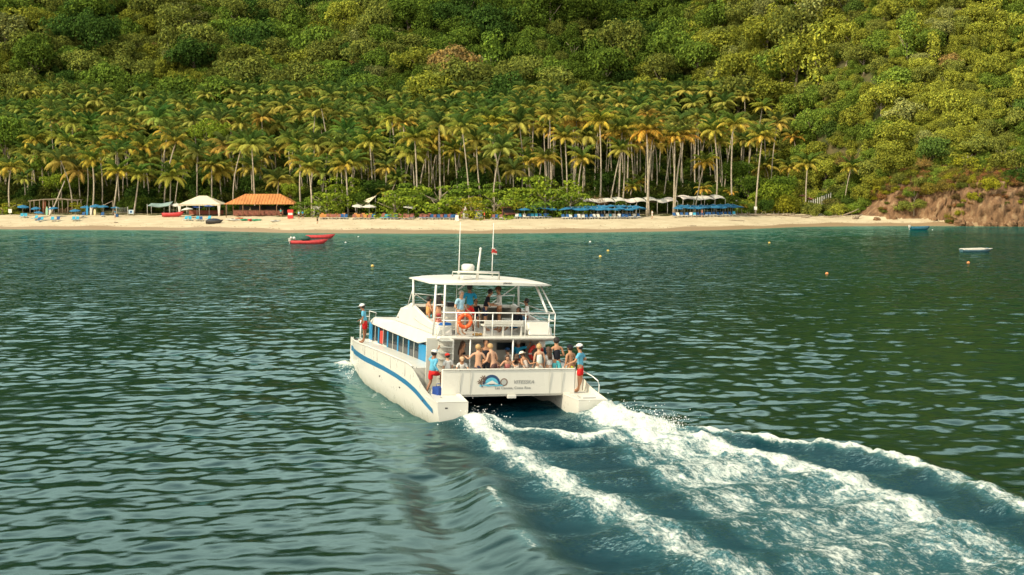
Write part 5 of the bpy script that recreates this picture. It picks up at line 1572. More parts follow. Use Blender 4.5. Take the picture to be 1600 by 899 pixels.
R90 = math.pi/2
DZ = 0.74; UZ = 2.67
ppl = [
 # bow and side crew
 dict(loc=(-2.78, 13.1, 1.27), rz=1.1, label='crewman in white cap, light blue shirt and red shorts standing on the port bow', skin_c='brown', top=C_BLUE, bottom=C_RED, cap=C_WHITE, pose='stride', H=1.74, arms=(None, (0.10, 0.25, -0.40)), lean=0.12),
 dict(loc=(-2.86, 2.05, 0.72), rz=-0.9, label='crewman in white cap stepping up beside the port stairs with one arm reaching for them', skin_c='brown', top=C_BLUE, bottom=C_RED, cap=C_WHITE, pose='climb', H=1.66, lean=0.12, arms=((0.12, 0.40, 0.38), (0.16, -0.12, -0.40)), sleeves='long'),
 dict(loc=(2.98, 1.85, 0.665), rz=0.9, label='crewman in white cap, light blue shirt and red shorts on the starboard stern step', skin_c='tan', top=C_BLUE, bottom=C_RED, cap=C_WHITE, H=1.76, pose='stride', arms=((-0.22, 0.36, -0.34), (0.14, 0.12, -0.30))),
 dict(loc=(2.78, 2.35, 0.665), rz=0.3, label='shirtless person in dark cap and yellow shorts half hidden behind the starboard stern crewman', skin_c='tan', top=None, bottom=(0.75, 0.80, 0.05), cap=C_BLACK, H=1.66),
 dict(loc=(2.30, 2.6, DZ), rz=0.0, label='person in black sleeveless top and turquoise shorts with back to the camera', skin_c='tan', top=C_BLACK, bottom=(0.10, 0.48, 0.52), hair='black', sleeves='none', H=1.84, arms=((-0.08, 0.25, -0.30), (0.08, 0.25, -0.30))),
 dict(loc=(1.95, 2.55, DZ - 0.02), rz=0.2, label='girl with long brown hair and white shirt beside the person in black', skin_c='fair', top=C_WHITE, bottom=(0.5, 0.4, 0.33), hair='brown', long_hair=True, H=1.52),
 dict(loc=(1.52, 2.45, DZ), rz=0.0, label='blond woman in pale sleeveless top standing below the red ring buoy', skin_c='fair', top=(0.62, 0.66, 0.58), bottom=(0.55, 0.5, 0.42), hair='blond', long_hair=False, bun=True, sleeves='none', H=1.62),
 dict(loc=(1.00, 2.45, DZ - 0.05), rz=0.5, label='person in white sun hat leaning both arms on the transom', skin_c='tan', top=(0.60, 0.50, 0.42), bottom=(0.3, 0.2, 0.15), hair='brown', cap=(0.70, 0.62, 0.50), hat=True, H=1.42, lean=0.35, sleeves='none', arms=((-0.30, -0.40, -0.15), (0.10, -0.42, -0.15)), rz_=0),
 dict(loc=(0.22, 2.5, DZ - 0.08), rz=2.9, label='girl with reddish brown hair leaning over the transom under the television', skin_c='fair', top=(0.55, 0.20, 0.18), bottom=(0.3, 0.1, 0.1), hair='brown', long_hair=True, H=1.38, lean=0.42, sleeves='none', arms=((-0.22, 0.42, -0.12), (0.26, 0.40, -0.10))),
 dict(loc=(0.62, 3.5, DZ), rz=0.6, label='child in dark blue cap and white shirt below the television', skin_c='fair', top=C_WHITE, bottom=(0.1, 0.15, 0.3), cap=(0.015, 0.06, 0.16), H=1.42),
 dict(loc=(1.34, 4.3, DZ), rz=-0.3, label='crewman in turquoise shirt and red shorts in the doorway with one arm on the ceiling', skin_c='brown', top=C_DKBLUE, bottom=C_RED, hair='grey', H=1.66, arms=(None, (0.36, 0.10, 0.30))),
 dict(loc=(-0.40, 2.25, DZ), rz=0.5, label='broad shirtless fair man bending forward, back to the camera, left of the television', skin_c='fair', top=None, bottom=(0.10, 0.055, 0.05), hair='blond', H=1.66, lean=0.22, arms=((-0.22, 0.20, -0.42), (0.20, 0.22, -0.36))),
 dict(loc=(-1.00, 2.30, DZ), rz=-0.3, label='shirtless fair boy in dark shorts reaching towards the pale post', skin_c='fair', top=None, bottom=(0.035, 0.035, 0.06), hair='blond', H=1.62, arms=((-0.34, 0.25, -0.12), (0.20, 0.30, -0.22))),
 dict(loc=(-0.42, 3.1, DZ), rz=math.pi - 0.2, label='woman with dark hair in a bun and black top behind the two shirtless swimmers', skin_c='tan', top=C_BLACK, bottom=C_BLACK, hair='black', bun=True, sleeves='none', H=1.74),
 dict(loc=(-1.30, 3.5, DZ), rz=math.pi + 0.9, label='woman with curly brown hair in a black bikini top standing inside the cockpit', skin_c='tan', bikini=C_BLACK, bottom=(0.45, 0.36, 0.26), hair='brown', long_hair=True, H=1.68, lean=0.10, arms=((-0.06, 0.26, -0.22), (0.04, 0.26, -0.20))),
 dict(loc=(-1.62, 2.35, DZ - 0.1), rz=math.pi - 0.3, label='passenger in tan cap and mask leaning an arm over the left part of the transom', skin_c='tan', top=(0.62, 0.60, 0.56), bottom=(0.2, 0.15, 0.1), cap=(0.50, 0.33, 0.20), hair='brown', H=1.32, lean=0.30, arms=((-0.14, 0.42, -0.20), (0.10, 0.42, -0.22))),
 dict(loc=(-2.18, 2.35, DZ - 0.05), rz=0.2, label='passenger in red cap and white shirt with red straps at the foot of the stairs', skin_c='fair', top=C_WHITE, bottom=(0.3, 0.05, 0.04), cap=(0.55, 0.03, 0.02), hair='black', H=1.34),
 # a few more heads in the shade of the cockpit
 dict(loc=(-0.05, 3.0, DZ - 0.25), rz=0.4, label='passenger in pink top seated low between the fair man and the leaning girl', skin_c='fair', top=(0.60, 0.30, 0.28), bottom=(0.2, 0.1, 0.1), hair='brown', H=1.45, sleeves='none'),
 dict(loc=(0.62, 2.55, DZ - 0.12), rz=-0.5, label='woman in pale top resting on the transom under the child in blue cap', skin_c='tan', top=(0.62, 0.55, 0.48), bottom=(0.3, 0.2, 0.15), hair='brown', long_hair=True, H=1.36, lean=0.25, sleeves='none', arms=((-0.24, 0.38, -0.12), (0.20, 0.36, -0.2))),
 dict(loc=(-2.02, 3.3, DZ), rz=2.6, label='dark haired passenger standing deep in the shade by the cabin door', skin_c='brown', top=(0.30, 0.10, 0.08), bottom=C_BLACK, hair='black', H=1.58),
 # upper deck
 dict(loc=(-1.32, 3.75, UZ), rz=-2.7, label='bald man in open striped pale blue shirt standing behind the orange ring buoy', skin_c='fair', top=C_STRIPE, bottom=(0.30, 0.04, 0.03), hair='grey', H=1.68, lean=0.05, arms=((-0.18, 0.05, -0.46), (0.16, 0.20, -0.40))),
 dict(loc=(-0.55, 4.9, UZ), rz=0.0, label='big crewman in turquoise shirt and red shorts seen from behind under the hard top', skin_c='brown', top=C_DKBLUE, bottom=C_RED, hair='black', H=1.84, arms=((-0.12, 0.35, -0.25), (0.16, 0.32, -0.30))),
 dict(loc=(0.22, 5.3, UZ), rz=-1.9, label='man in black shirt looking down at his hands on the upper deck', skin_c='tan', top=C_BLACK, bottom=(0.02, 0.03, 0.08), hair='black', H=1.66, lean=0.28, arms=((-0.02, 0.30, -0.32), (0.02, 0.30, -0.32)), head_turn=0.2),
 dict(loc=(0.82, 5.3, UZ), rz=1.5, label='man in brown cap and white long sleeved shirt facing the man in black', skin_c='tan', top=(0.66, 0.64, 0.60), bottom=(0.22, 0.10, 0.05), cap=(0.12, 0.05, 0.03), hair='brown', H=1.74, sleeves='long', arms=((-0.02, 0.30, -0.30), (0.04, 0.22, -0.38))),
 dict(loc=(1.80, 4.75, UZ + 0.1), rz=1.2, label='man in white shirt seated at the starboard corner of the upper deck', skin_c='brown', top=C_WHITE, bottom=(0.1, 0.25, 0.4), hair='black', H=1.62, pose='sit', arms=((-0.10, 0.30, -0.30), (0.10, 0.34, -0.26)), sleeves='short'),
 dict(loc=(-1.95, 4.55, UZ + 0.25), rz=-0.3, label='woman with long dark hair and bare back seated behind the roof ladder', skin_c='tan', bikini=(0.5, 0.1, 0.1), bottom=(0.5, 0.08, 0.08), hair='black', long_hair=True, H=1.66, pose='sit'),
 dict(loc=(-2.05, 5.6, UZ + 0.08), rz=-1.4, label='woman in blue wrap and red towel seated at the port side of the upper deck', skin_c='tan', top=(0.55, 0.28, 0.10), bottom=(0.05, 0.35, 0.42), hair='black', H=1.60, pose='sit', sleeves='none', arms=((-0.05, 0.30, -0.10), (0.05, 0.3, -0.2))),
 dict(loc=(1.20, 4.55, UZ + 0.02), rz=2.2, label='sunbather with brown legs and blue shorts reclining beside the raised locker', skin_c='brown', top=C_BLACK, bottom=(0.02, 0.20, 0.45), hair='black', H=1.60, pose='recline', lean=-0.5),
 dict(loc=(0.02, 5.9, UZ + 0.08), rz=2.8, label='passenger in dark clothes seated low behind the man in black', skin_c='tan', top=C_BLACK, bottom=(0.03, 0.06, 0.15), hair='black', H=1.45, pose='sit'),
]
for q in ppl:
    q.pop('rz_', None)
    if q['loc'][1] < 3.2 and q['loc'][2] > 0.6 and q['loc'][2] < 1.0: q['H'] *= 1.045
    person(**q)
# things carried aboard
b = MB().obox((0, 0, 0.14), (0.30, 0.42, 0.28), 0.3); b.tube([(-0.1, 0, 0.27), (-0.08, 0, 0.40), (0.08, 0, 0.40), (0.1, 0, 0.27)], 0.015, 5)
bagm = paint('blue_bag', (0.01, 0.05, 0.25), 0.8, 0.2)
bag = b.build('bag', bagm, None, 0.05, 2); bag.matrix_world = BOAT_M @ Matrix.Translation((-2.72, 1.75, 0.665))
tag(bag, 'blue soft bag on the port stern step by the climbing crewman', 'bag')
tw = MB(); tw.obox((0, 0, 0.03), (0.42, 0.30, 0.05), 0.2); tw.obox((0.02, 0.01, 0.075), (0.36, 0.24, 0.04), 0.35)
tw = tw.build('towel', cloth((0.02, 0.12, 0.40)), None, 0.015); tw.matrix_world = BOAT_M @ Matrix.Translation((-1.95, 3.75, 3.022))
tag(tw, 'folded blue towel on the low locker beside the ring buoy', 'towel')
tw = MB(); tw.obox((0, 0, 0.04), (0.50, 0.32, 0.08), 0.5); tw.obox((-0.1, 0.1, 0.10), (0.2, 0.2, 0.06), 0.9)
tw = tw.build('towel', cloth((0.70, 0.25, 0.22)), None, 0.02); tw.matrix_world = BOAT_M @ Matrix.Translation((-1.75, 5.15, 3.022))
tag(tw, 'crumpled pink towel on the port bench of the upper deck', 'towel')
sh_ = MB(); sh_.ball((0, 0, 0.05), (0.16, 0.10, 0.06), 8, 5); sh_.ball((0.20, 0.05, 0.05), (0.08, 0.07, 0.06), 8, 5)
sh_ = sh_.build('backpack', paint('straw', (0.45, 0.25, 0.08), 0.9, 0.2)); sh_.matrix_world = BOAT_M @ Matrix.Translation((-0.85, 3.25, 2.672))
tag(sh_, 'small straw coloured backpack on the deck edge near the orange ring buoy', 'backpack')
# spray thrown up by the hulls
def spray(name, centers, n, label, seed):
    r = np.random.default_rng(seed); b = MB()
    for _ in range(n):
        c, s, up_ = centers[r.integers(0, len(centers))]
        p = np.array(c) + r.normal(size=3)*np.array(s); p[2] = abs(p[2])*up_ + 0.02
        q = 0.008 + 0.018*r.random()**3
        b.ball(p, q, 5, 3)
    tag(b.build(name, M_SPRAY), label, 'sea spray', kind='stuff')
M_SPRAY = paint('spray', (0.85, 0.86, 0.84), 0.4, 0.02)
spray('stern_spray', [((3.9, 46.2, 0.15), (0.7, 0.7, 0.25), 1.0), ((4.9, 44.3, 0.2), (0.6, 0.8, 0.2), 1.0), ((5.4, 43.2, 0.3), (0.3, 0.4, 0.15), 1.0)], 650, 'white droplets thrown up behind the starboard hull', 5)
spray('port_stern_spray', [((-1.5, 45.3, 0.15), (0.5, 0.5, 0.2), 1.0), ((-0.9, 44.0, 0.15), (0.4, 0.6, 0.16), 1.0)], 420, 'white droplets thrown up behind the port hull', 6)
spray('bow_spray', [((-7.75, 59.0, 0.05), (0.12, 0.7, 0.14), 1.0), ((-7.2, 57.0, 0.03), (0.12, 0.8, 0.07), 1.0)], 150, 'white spray falling from the port bow', 7)

# ------------------------------------------------------------------ things on the beach
ORD = ['leftmost', 'second', 'third', 'fourth', 'fifth', 'sixth', 'seventh', 'eighth', 'ninth', 'tenth', 'eleventh', 'twelfth', 'thirteenth', 'fourteenth', 'fifteenth', 'sixteenth',
       'seventeenth', 'eighteenth', 'nineteenth', 'twentieth', 'twenty-first', 'twenty-second', 'twenty-third', 'twenty-fourth', 'twenty-fifth', 'twenty-sixth', 'twenty-seventh', 'twenty-eighth']
def ordinal(i, n, what, where):
    if n == 1: return '%s %s' % (what, where)
    if i == 0: return 'leftmost %s %s' % (what, where)
    if i == n - 1: return 'rightmost %s %s' % (what, where)
    return '%s %s from the left %s' % (ORD[i], what, where)
M_TEAL = paint('parasol_blue', (0.010, 0.125, 0.24), 0.8, 0.15, 3)
M_NAVYC = paint('parasol_navy', (0.02, 0.07, 0.24), 0.8, 0.15, 3)
M_CREAM = paint('canvas_white', (0.56, 0.52, 0.44), 0.8, 0.08, 1.5)
M_BEIGE = paint('canvas_beige', (0.60, 0.51, 0.36), 0.85, 0.10, 1.0)
M_BROWNC = paint('canvas_brown', (0.22, 0.07, 0.04), 0.85, 0.2)
M_POLE = paint('pole', (0.55, 0.50, 0.42), 0.7, 0.1)
M_ORC = paint('cushion_orange', (0.40, 0.17, 0.04), 0.85, 0.15)
M_REDC = paint('cushion_red', (0.22, 0.075, 0.05), 0.85, 0.15)
M_BLUEC = paint('cushion_blue', (0.012, 0.07, 0.19), 0.85, 0.15)
M_LBLUE = paint('cushion_light_blue', (0.04, 0.30, 0.42), 0.85, 0.15)
M_DRIFT = paint('driftwood', (0.26, 0.20, 0.14), 0.95, 0.3, 6)
M_PINKC = paint('canvas_pinkish', (0.66, 0.56, 0.49), 0.85, 0.1, 1.0)

def umb_mesh(mat):
    b = MB(); n = 8
    rings = [(0.0, 2.30), (0.65, 2.16), (1.30, 1.93), (1.33, 1.80)]
    vs = []; fs = []
    for j, (r, z) in enumerate(rings):
        for k in range(n):
            t = 2*math.pi*k/n; vs.append((r*math.cos(t), r*math.sin(t), z))
    for j in range(3):
        for k in range(n): fs.append((j*n + k, j*n + (k+1) % n, (j+1)*n + (k+1) % n, (j+1)*n + k))
    b.add(vs, fs); return b.mesh('canopy', mat)
UMB = {k: umb_mesh(m_) for k, m_ in (('blue', M_TEAL), ('navy', M_NAVYC), ('white', M_CREAM), ('brown', M_BROWNC))}
UPOLE = MB().tube([(0, 0, -0.2), (0, 0, 2.36)], 0.03, 6).ball((0, 0, 2.36), 0.05, 6, 4).mesh('pole', M_POLE)
RIBS = MB()
for k in range(8):
    t = 2*math.pi*k/8; RIBS.tube([(0.03*math.cos(t), 0.03*math.sin(t), 1.75), (0.8*math.cos(t), 0.8*math.sin(t), 2.05)], 0.01, 3)
RIBS = RIBS.mesh('ribs', M_POLE)
def parasol(px, d, kind, label, group=None, s=1.0, h=1.0):
    o = empty('parasol', at(px, d), random.uniform(0, 0.7)); o.scale = (s, s, s*h)
    c = link(bpy.data.objects.new('canopy', UMB[kind]), o); c.rotation_euler = (random.uniform(-.13, .13), random.uniform(-.13, .13), 0); q_ = random.uniform(0.82, 1.08); c.scale = (q_, q_, random.uniform(0.92, 1.04))
    link(bpy.data.objects.new('pole', UPOLE), o); link(bpy.data.objects.new('ribs', RIBS), o)
    return tag(o, label, 'parasol', group)
def lg_mesh():
    fr = MB()
    fr.box((-0.34, -1.0, 0.26), (-0.30, 0.95, 0.30)); fr.box((0.30, -1.0, 0.26), (0.34, 0.95, 0.30))
    for y in (-0.95, 0.85): fr.box((-0.34, y, 0.22), (0.34, y + 0.05, 0.26))
    leg = MB().box((-0.02, -0.02, -0.05), (0.02, 0.02, 0.26)).mesh('leg', M_WHITE2)
    return fr.mesh('frame', M_WHITE2), leg
LGF, LGL = lg_mesh()
LGS = {}
for k, m_ in (('orange', M_ORC), ('red', M_REDC), ('blue', M_BLUEC), ('light', M_LBLUE), ('white', M_CREAM)):
    LGS[k] = (MB().box((-0.30, -0.98, 0.305), (0.30, 0.25, 0.37)).mesh('seat', m_),
              MB().prism([(0.26, 0.31), (0.32, 0.28), (0.78, 0.86), (0.71, 0.90)], 0, -0.30, 0.30).mesh('backrest', m_))
def lounger(px, d, seat, back, label, group=None, rz=0.0):
    o = empty('sun_lounger', at(px, d), rz)
    link(bpy.data.objects.new('frame', LGF), o)
    link(bpy.data.objects.new('seat', LGS[seat][0]), o); link(bpy.data.objects.new('backrest', LGS[back][1]), o)
    for (x, y) in ((-.32, -.9), (.32, -.9), (-.32, .85), (.32, .85)):
        l = link(bpy.data.objects.new('leg', LGL), o); l.location = (x, y, 0)
    return tag(o, label, 'sun lounger', group)

def row(fn, pxs, d, what, where, group, jit=0.0, **kw):
    n = len(pxs)
    for i, p in enumerate(pxs):
        fn(p, d + random.uniform(-jit, jit), label=ordinal(i, n, what, where), group=group, **kw)
random.seed(42)
BLUEROWS = [(list(np.linspace(811, 862, 6)), 'below the big tree', 22.5), (list(np.linspace(884, 998, 13)), 'before the long white tent', 21.0),
            (list(np.linspace(1058, 1152, 10)), 'right of the thick palms', 22.0)]
for pxs, where, d in BLUEROWS:
    row(lambda p, dd, label, group, **k: parasol(p, dd, 'blue', label, group, h=0.88), [p + random.uniform(-2, 2) for p in pxs], d, 'blue parasol', where, 'blue parasols in rows along the top of the beach', 1.2)
    p2 = [p + 4.5 for p in pxs[:-1]]
    row(lambda p, dd, label, group, **k: parasol(p, dd, 'blue', label, group, h=0.98), [p + random.uniform(-2, 2) for p in p2], d + 3.2, 'blue parasol in the back row', where, 'blue parasols in rows along the top of the beach', 1.2)
    n2 = int((pxs[-1] - pxs[0] + 10)/6.2)
    row(lambda p, dd, label, group, **k: lounger(p, dd, random.choice(['white', 'blue', 'white']), random.choice(['blue', 'white', 'blue', 'light']), label, group, random.uniform(-.3, .3)),
        [pxs[0] - 4 + 6.2*i for i in range(n2)], d - 1.6, 'blue and white lounger', where, 'blue and white loungers under the blue parasols', 0.15)
for k, (pxs, seats, where) in enumerate([([501 + 5.6*i for i in range(8)], ['orange', 'orange', 'blue'], 'under the first spreading tree'),
      ([553 + 6*i for i in range(6)], ['orange', 'orange', 'orange', 'blue'], 'around the two white parasols'),
      ([597 + 5.7*i for i in range(9)], ['light', 'blue', 'blue', 'orange', 'orange', 'blue'], 'left of the brown parasol'),
      ([658 + 5.4*i for i in range(11)], ['blue'], 'behind the left antenna'),
      ([771 + 5.5*i for i in range(3)], ['blue', 'white'], 'right of the right antenna')]):
    n = len(pxs)
    for i, p in enumerate(pxs):
        s_ = seats[(i*len(seats))//n]
        lounger(p + random.uniform(-1.2, 1.2), 20.0 + random.uniform(-.5, .5), s_, random.choice(['red', 'red', s_]), ordinal(i, n, 'red backed lounger', where), 'red backed loungers under the beach trees', random.uniform(-.1, .1))
        if i % 2 == 0 and k < 4:
            lounger(p + 2, 22.5, s_, 'orange' if k < 2 else 'red', ordinal(i//2, (n + 1)//2, 'second row lounger', where), 'second row loungers under the beach trees', random.uniform(-.1, .1))
for p, d, kd, s_, lb in [(558, 25, 'white', 1.15, 'left one of two white parasols over the orange loungers'), (577, 24.5, 'white', 1.15, 'right one of two white parasols over the orange loungers'),
      (638, 23.5, 'white', 1.05, 'white parasol standing below the brown roof and beside the rounded tree'), (641, 31, 'brown', 1.3, 'dark red brown parasol behind a white one'),
      (36, 21, 'blue', 0.95, 'blue parasol by the leafy shrub at the left end of the beach'), (57, 18, 'blue', 0.95, 'blue parasol left of the pergola, over blue chairs'),
      (60, 12.5, 'blue', 0.85, 'low blue parasol closest to the water left of the leaning pole'), (85, 19, 'blue', 0.95, 'blue parasol in front of the driftwood pergola'),
      (118, 17, 'blue', 0.85, 'blue parasol over two chairs right of the pergola'), (133, 25, 'blue', 0.85, 'blue parasol left of the white surfboard'), (150, 24, 'blue', 0.95, 'blue parasol right of the white surfboard'), (162, 22, 'blue', 1.0, 'blue parasol left of the volleyball net'),
      (308, 22, 'navy', 1.0, 'left navy parasol standing under the beige tent'), (327, 22, 'navy', 1.05, 'right navy parasol standing under the beige tent'), (294, 18, 'white', 0.95, 'small white parasol at the left foot of the beige tent'),
      (276, 27, 'white', 1.1, 'white parasol behind the red boat hull left of the beige tent'),
      (180, 25, 'blue', 0.8, 'small blue parasol behind the volleyball net')]:
    parasol(p, d, kd, lb, None, s_)
for p, d, s_, lb in [(34, 17.5, 'light', 'pale blue lounger by the leafy shrub, left one'), (40, 17.5, 'light', 'pale blue lounger by the leafy shrub, right one'),
      (55, 14, 'light', 'blue lounger farthest left in the group near the low parasol'), (60, 10.5, 'blue', 'blue lounger nearest the water under the low parasol'), (64, 11.5, 'light', 'blue lounger with pale seat right of the low parasol'),
      (82, 12, 'light', 'left blue lounger below the parasol by the pergola'), (90, 12, 'blue', 'right blue lounger below the parasol by the pergola'),
      (115, 12.5, 'light', 'left one of two blue loungers right of the pergola'), (121, 12.5, 'light', 'right one of two blue loungers right of the pergola'),
      (129, 20, 'blue', 'dark blue lounger left of the surfboards'), (160, 20, 'blue', 'dark blue lounger below the parasol left of the net'),
      (290, 14, 'light', 'left pale blue lounger in front of the beige tent'), (297, 14, 'light', 'second pale blue lounger in front of the beige tent'), (308, 14, 'light', 'third pale blue lounger in front of the beige tent'), (314, 13.5, 'blue', 'darker blue lounger in front of the beige tent'), (326, 14.5, 'light', 'blue lounger behind the covered dark boat')]:
    lounger(p, d, s_, s_, lb, None, random.uniform(-.3, .3))

# ---- shelters
def hip_roof(b, x0, x1, y0, y1, z0, z1, inset_x, over=0.0, mi=0, th=0.08):
    ym = (y0 + y1)/2
    P_ = [(x0, y0, z0), (x1, y0, z0), (x1, y1, z0), (x0, y1, z0), (x0 + inset_x, ym, z1), (x1 - inset_x, ym, z1)]
    Q_ = [(x, y, z - th) for x, y, z in P_]
    b.add(P_ + Q_, [(0, 1, 5, 4), (1, 2, 5), (2, 3, 4, 5), (3, 0, 4), (7, 6, 10, 11), (8, 7, 11), (9, 8, 11, 10), (6, 9, 10), (0, 6, 7, 1), (1, 7, 8, 2), (2, 8, 9, 3), (3, 9, 6, 0)], mi)
# beige tent px 284-350
bx = at(317, 24)
t = empty('party_tent', bx, 0); tag(t, 'large beige peaked tent beside the orange roofed pavilion', 'tent')
hr = MB(); hip_roof(hr, -4.3, 4.3, -3.0, 3.6, 2.35, 4.1, 3.5, th=0.05); hr.build('roof', M_BEIGE, t)
MB().box((-4.25, -3.0, 2.10), (4.25, -2.96, 2.34)).build('valance', M_BEIGE, t)
for x in (-4.2, 0.0, 4.2):
    for y in (-2.9, 3.5): MB().tube([(x, y, -0.5), (x, y, 2.3)], 0.06, 6).build('pole', M_POLE, t)
for x in (-4.2, 3.9):
    MB().prism([(x, -0.3), (x + 0.15, -0.3), (x + 0.45, 2.3), (x - 0.2, 2.3)], 1, -2.95, -2.7).build('curtain', M_PINKC, t)
MB().box((-3.6, 2.9, 0), (3.6, 3.0, 1.0)).build('back_wall', paint('brick_red', (0.30, 0.09, 0.05), 0.8, 0.2), t)
# orange pavilion px 357-465
bx = at(411, 27)
t = empty('pavilion', bx, 0); tag(t, 'open beach bar pavilion with a long orange sheet metal roof', 'pavilion')
M_ORROOF = paint('rusty_orange_roof', (0.52, 0.20, 0.055), 0.65, 0.22, 0.8)
hr = MB(); hip_roof(hr, -7.2, 7.2, -3.4, 3.8, 2.35, 4.35, 3.6, th=0.07); rf = hr.build('roof', M_ORROOF, t)
for k in range(24):
    x = -6.9 + 0.6*k; zt = min(1.0, (7.2 - abs(x))/3.6)
    MB().tube([(x, -3.42, 2.40), (x*(1 - 0.0) , -3.42 + 3.62*zt, 2.40 + 2.0*zt)], 0.035, 4).build('roof_rib', M_ORROOF, rf)
for x in (-6.8, -3.4, 0, 3.4, 6.8):
    for y in (-3.2, 3.4): MB().tube([(x, y, -0.5), (x, y, 2.35)], 0.08, 6).build('pole', M_WOOD, t)
MB().box((-5.5, -2.6, 0), (4.6, -2.2, 1.05)).build('counter', paint('bar_front', (0.22, 0.07, 0.04), 0.7, 0.3, 3), t)
MB().box((-5.6, -2.7, 1.05), (4.7, -2.1, 1.11)).build('counter_top', M_WOOD, t)
MB().box((-5.5, 3.0, 0), (5.5, 3.1, 1.9)).build('back_wall', M_DARK, t)
for k in range(9):
    s_ = MB().tube([(-4.8 + 1.1*k, -3.0, -0.1), (-4.8 + 1.1*k, -3.0, 0.7)], 0.04, 5).box((-4.98 + 1.1*k, -3.18, 0.7), (-4.62 + 1.1*k, -2.82, 0.76)); s_.build('bar_stool', M_WOOD, t)
# red and white striped stand at px 454
t = empty('lifeguard_stand', at(454, 20), 0, 0.75); tag(t, 'red stand with white band at the right corner of the orange roofed pavilion', 'stand')
MB().box((-0.7, -0.5, 0), (0.7, 0.5, 0.9)).build('base', M_RED, t); MB().box((-0.55, -0.45, 0.9), (0.55, 0.45, 1.5)).build('white_band', M_WHITE2, t); MB().box((-0.7, -0.5, 1.5), (0.7, 0.5, 2.3)).build('top', M_RED, t)
# white stand at px 713 and stall with coloured boards at 748
t = empty('lifeguard_stand', at(714, 17.5), 0, 0.5); tag(t, 'white boxy lifeguard stand on the sand behind the left antenna', 'stand')
MB().prism([(-0.9, 0), (0.9, 0), (0.55, 1.3), (-0.55, 1.3)], 1, -0.6, 0.6).build('base', M_WHITE2, t); MB().box((-0.6, -0.4, 1.3), (0.6, 0.4, 1.42)).build('seat', M_WHITE2, t); MB().box((-0.6, 0.3, 1.42), (0.6, 0.4, 2.1)).build('backrest', M_WHITE2, t)
t = empty('market_stall', at(748, 20.5), 0, 0.85); tag(t, 'small stall with turquoise and white painted front between the two antennas', 'stall')
MB().box((-0.9, -0.5, 0), (0.9, 0.5, 0.7)).build('base', M_CREAM, t); MB().box((-0.8, -0.52, 0.7), (0.8, 0.4, 1.9)).build('painted_front', M_CYAN, t); MB().box((-0.2, -0.56, 0.9), (0.6, -0.521, 1.5)).build('sign_face', M_WHITE2, t); MB().box((-1.0, -0.7, 1.9), (1.0, 0.6, 2.0)).build('roof', paint('stall_roof', (0.5, 0.18, 0.1), 0.8), t)
t = empty('small_tent', at(727, 22), 0); tag(t, 'red and white striped little tent left of the turquoise stall', 'tent')
for k in range(6):
    a0, a1 = 2*math.pi*k/6, 2*math.pi*(k+1)/6
    MB().add([(0, 0, 2.4), (1.3*math.cos(a0), 1.3*math.sin(a0), 0.6), (1.3*math.cos(a1), 1.3*math.sin(a1), 0.6), (1.35*math.cos(a0), 1.35*math.sin(a0), 0), (1.35*math.cos(a1), 1.35*math.sin(a1), 0)], [(0, 1, 2), (1, 3, 4, 2)]).build('panel', M_REDC if k % 2 else M_CREAM, t)
t = empty('beach_hut', at(797, 24), 0); tag(t, 'dark red wooden hut front under the trees left of the blue parasols', 'hut')
MB().box((-1.6, -0.8, 0), (-1.4, -0.6, 1.9)).build('post', M_REDC, t); MB().box((1.4, -0.8, 0), (1.6, -0.6, 1.9)).build('post', M_REDC, t); MB().box((-1.6, 0, 0), (1.6, 0.1, 1.8)).build('back_wall', M_DARK, t); MB().prism([(-1.8, 1.9), (1.8, 1.9), (1.8, 2.05), (-1.8, 2.05)], 1, -1.0, 0.6).build('roof', M_REDC, t); MB().box((-1.2, -0.6, 0.5), (1.2, -0.4, 0.9)).build('bench', M_REDC, t)
# scalloped white tents
def long_tent(pa, pb, d, bays, label, hz=2.55):
    A, B = at(pa, d), at(pb, d)
    t = empty('marquee', A, math.atan2(B[1]-A[1], B[0]-A[0])); tag(t, label, 'marquee')
    L_ = math.hypot(B[0]-A[0], B[1]-A[1]); w = L_/bays
    for i in range(bays):
        b = MB(); n = 8; vs = []
        for j in range(5):
            y = -1.8 + 3.6*j/4
            for k in range(n + 1):
                u = k/n; x = w*(i + u)
                vs.append((x, y, hz + 0.75*(1 - ((y)/1.8)**2) + 0.22*math.sin(math.pi*u)*(-1 if i % 3 == 1 else 1) + 0.1*math.sin(i*2.3)))
        for j in range(4):
            for k in range(n): a = j*(n+1) + k; b.f.append((a, a+1, a+n+2, a+n+1)); b.m.append(0); b.smooth.append(True)
        b.v = vs
        o = b.build('roof_panel', M_CREAM if i % 4 else M_PINKC, t)
        so = o.modifiers.new('s', 'SOLIDIFY'); so.thickness = 0.04
    for i in range(bays + 1):
        MB().tube([(w*i, -1.7, -0.6), (w*i, -1.7, hz)], 0.05, 5).build('pole', M_POLE, t)
    return t
long_tent(905, 1052, 31, 9, 'long row of white scalloped tent roofs behind the blue parasols and palm trunks')
long_tent(1058, 1124, 32, 4, 'shorter white tent roof right of the thick twin palm trunks', 2.9)
long_tent(1128, 1146, 33, 1, 'small white tent bay at the right end of the tents', 2.2)
long_tent(802, 845, 30, 3, 'pinkish white tent roof half hidden under the big spreading tree')
t = empty('marquee', at(572, 31), 0); tag(t, 'pale peaked canvas roof behind the two white parasols', 'marquee')
MB().add([(-2.2, -1, 2.2), (0.2, -1.4, 2.0), (2.2, 0, 4.0), (1.0, 1.5, 3.0), (-1.8, 1.2, 2.6)], [(0, 1, 2, 3, 4)]).build('roof', M_BEIGE, t).modifiers.new('s', 'SOLIDIFY').thickness = 0.05
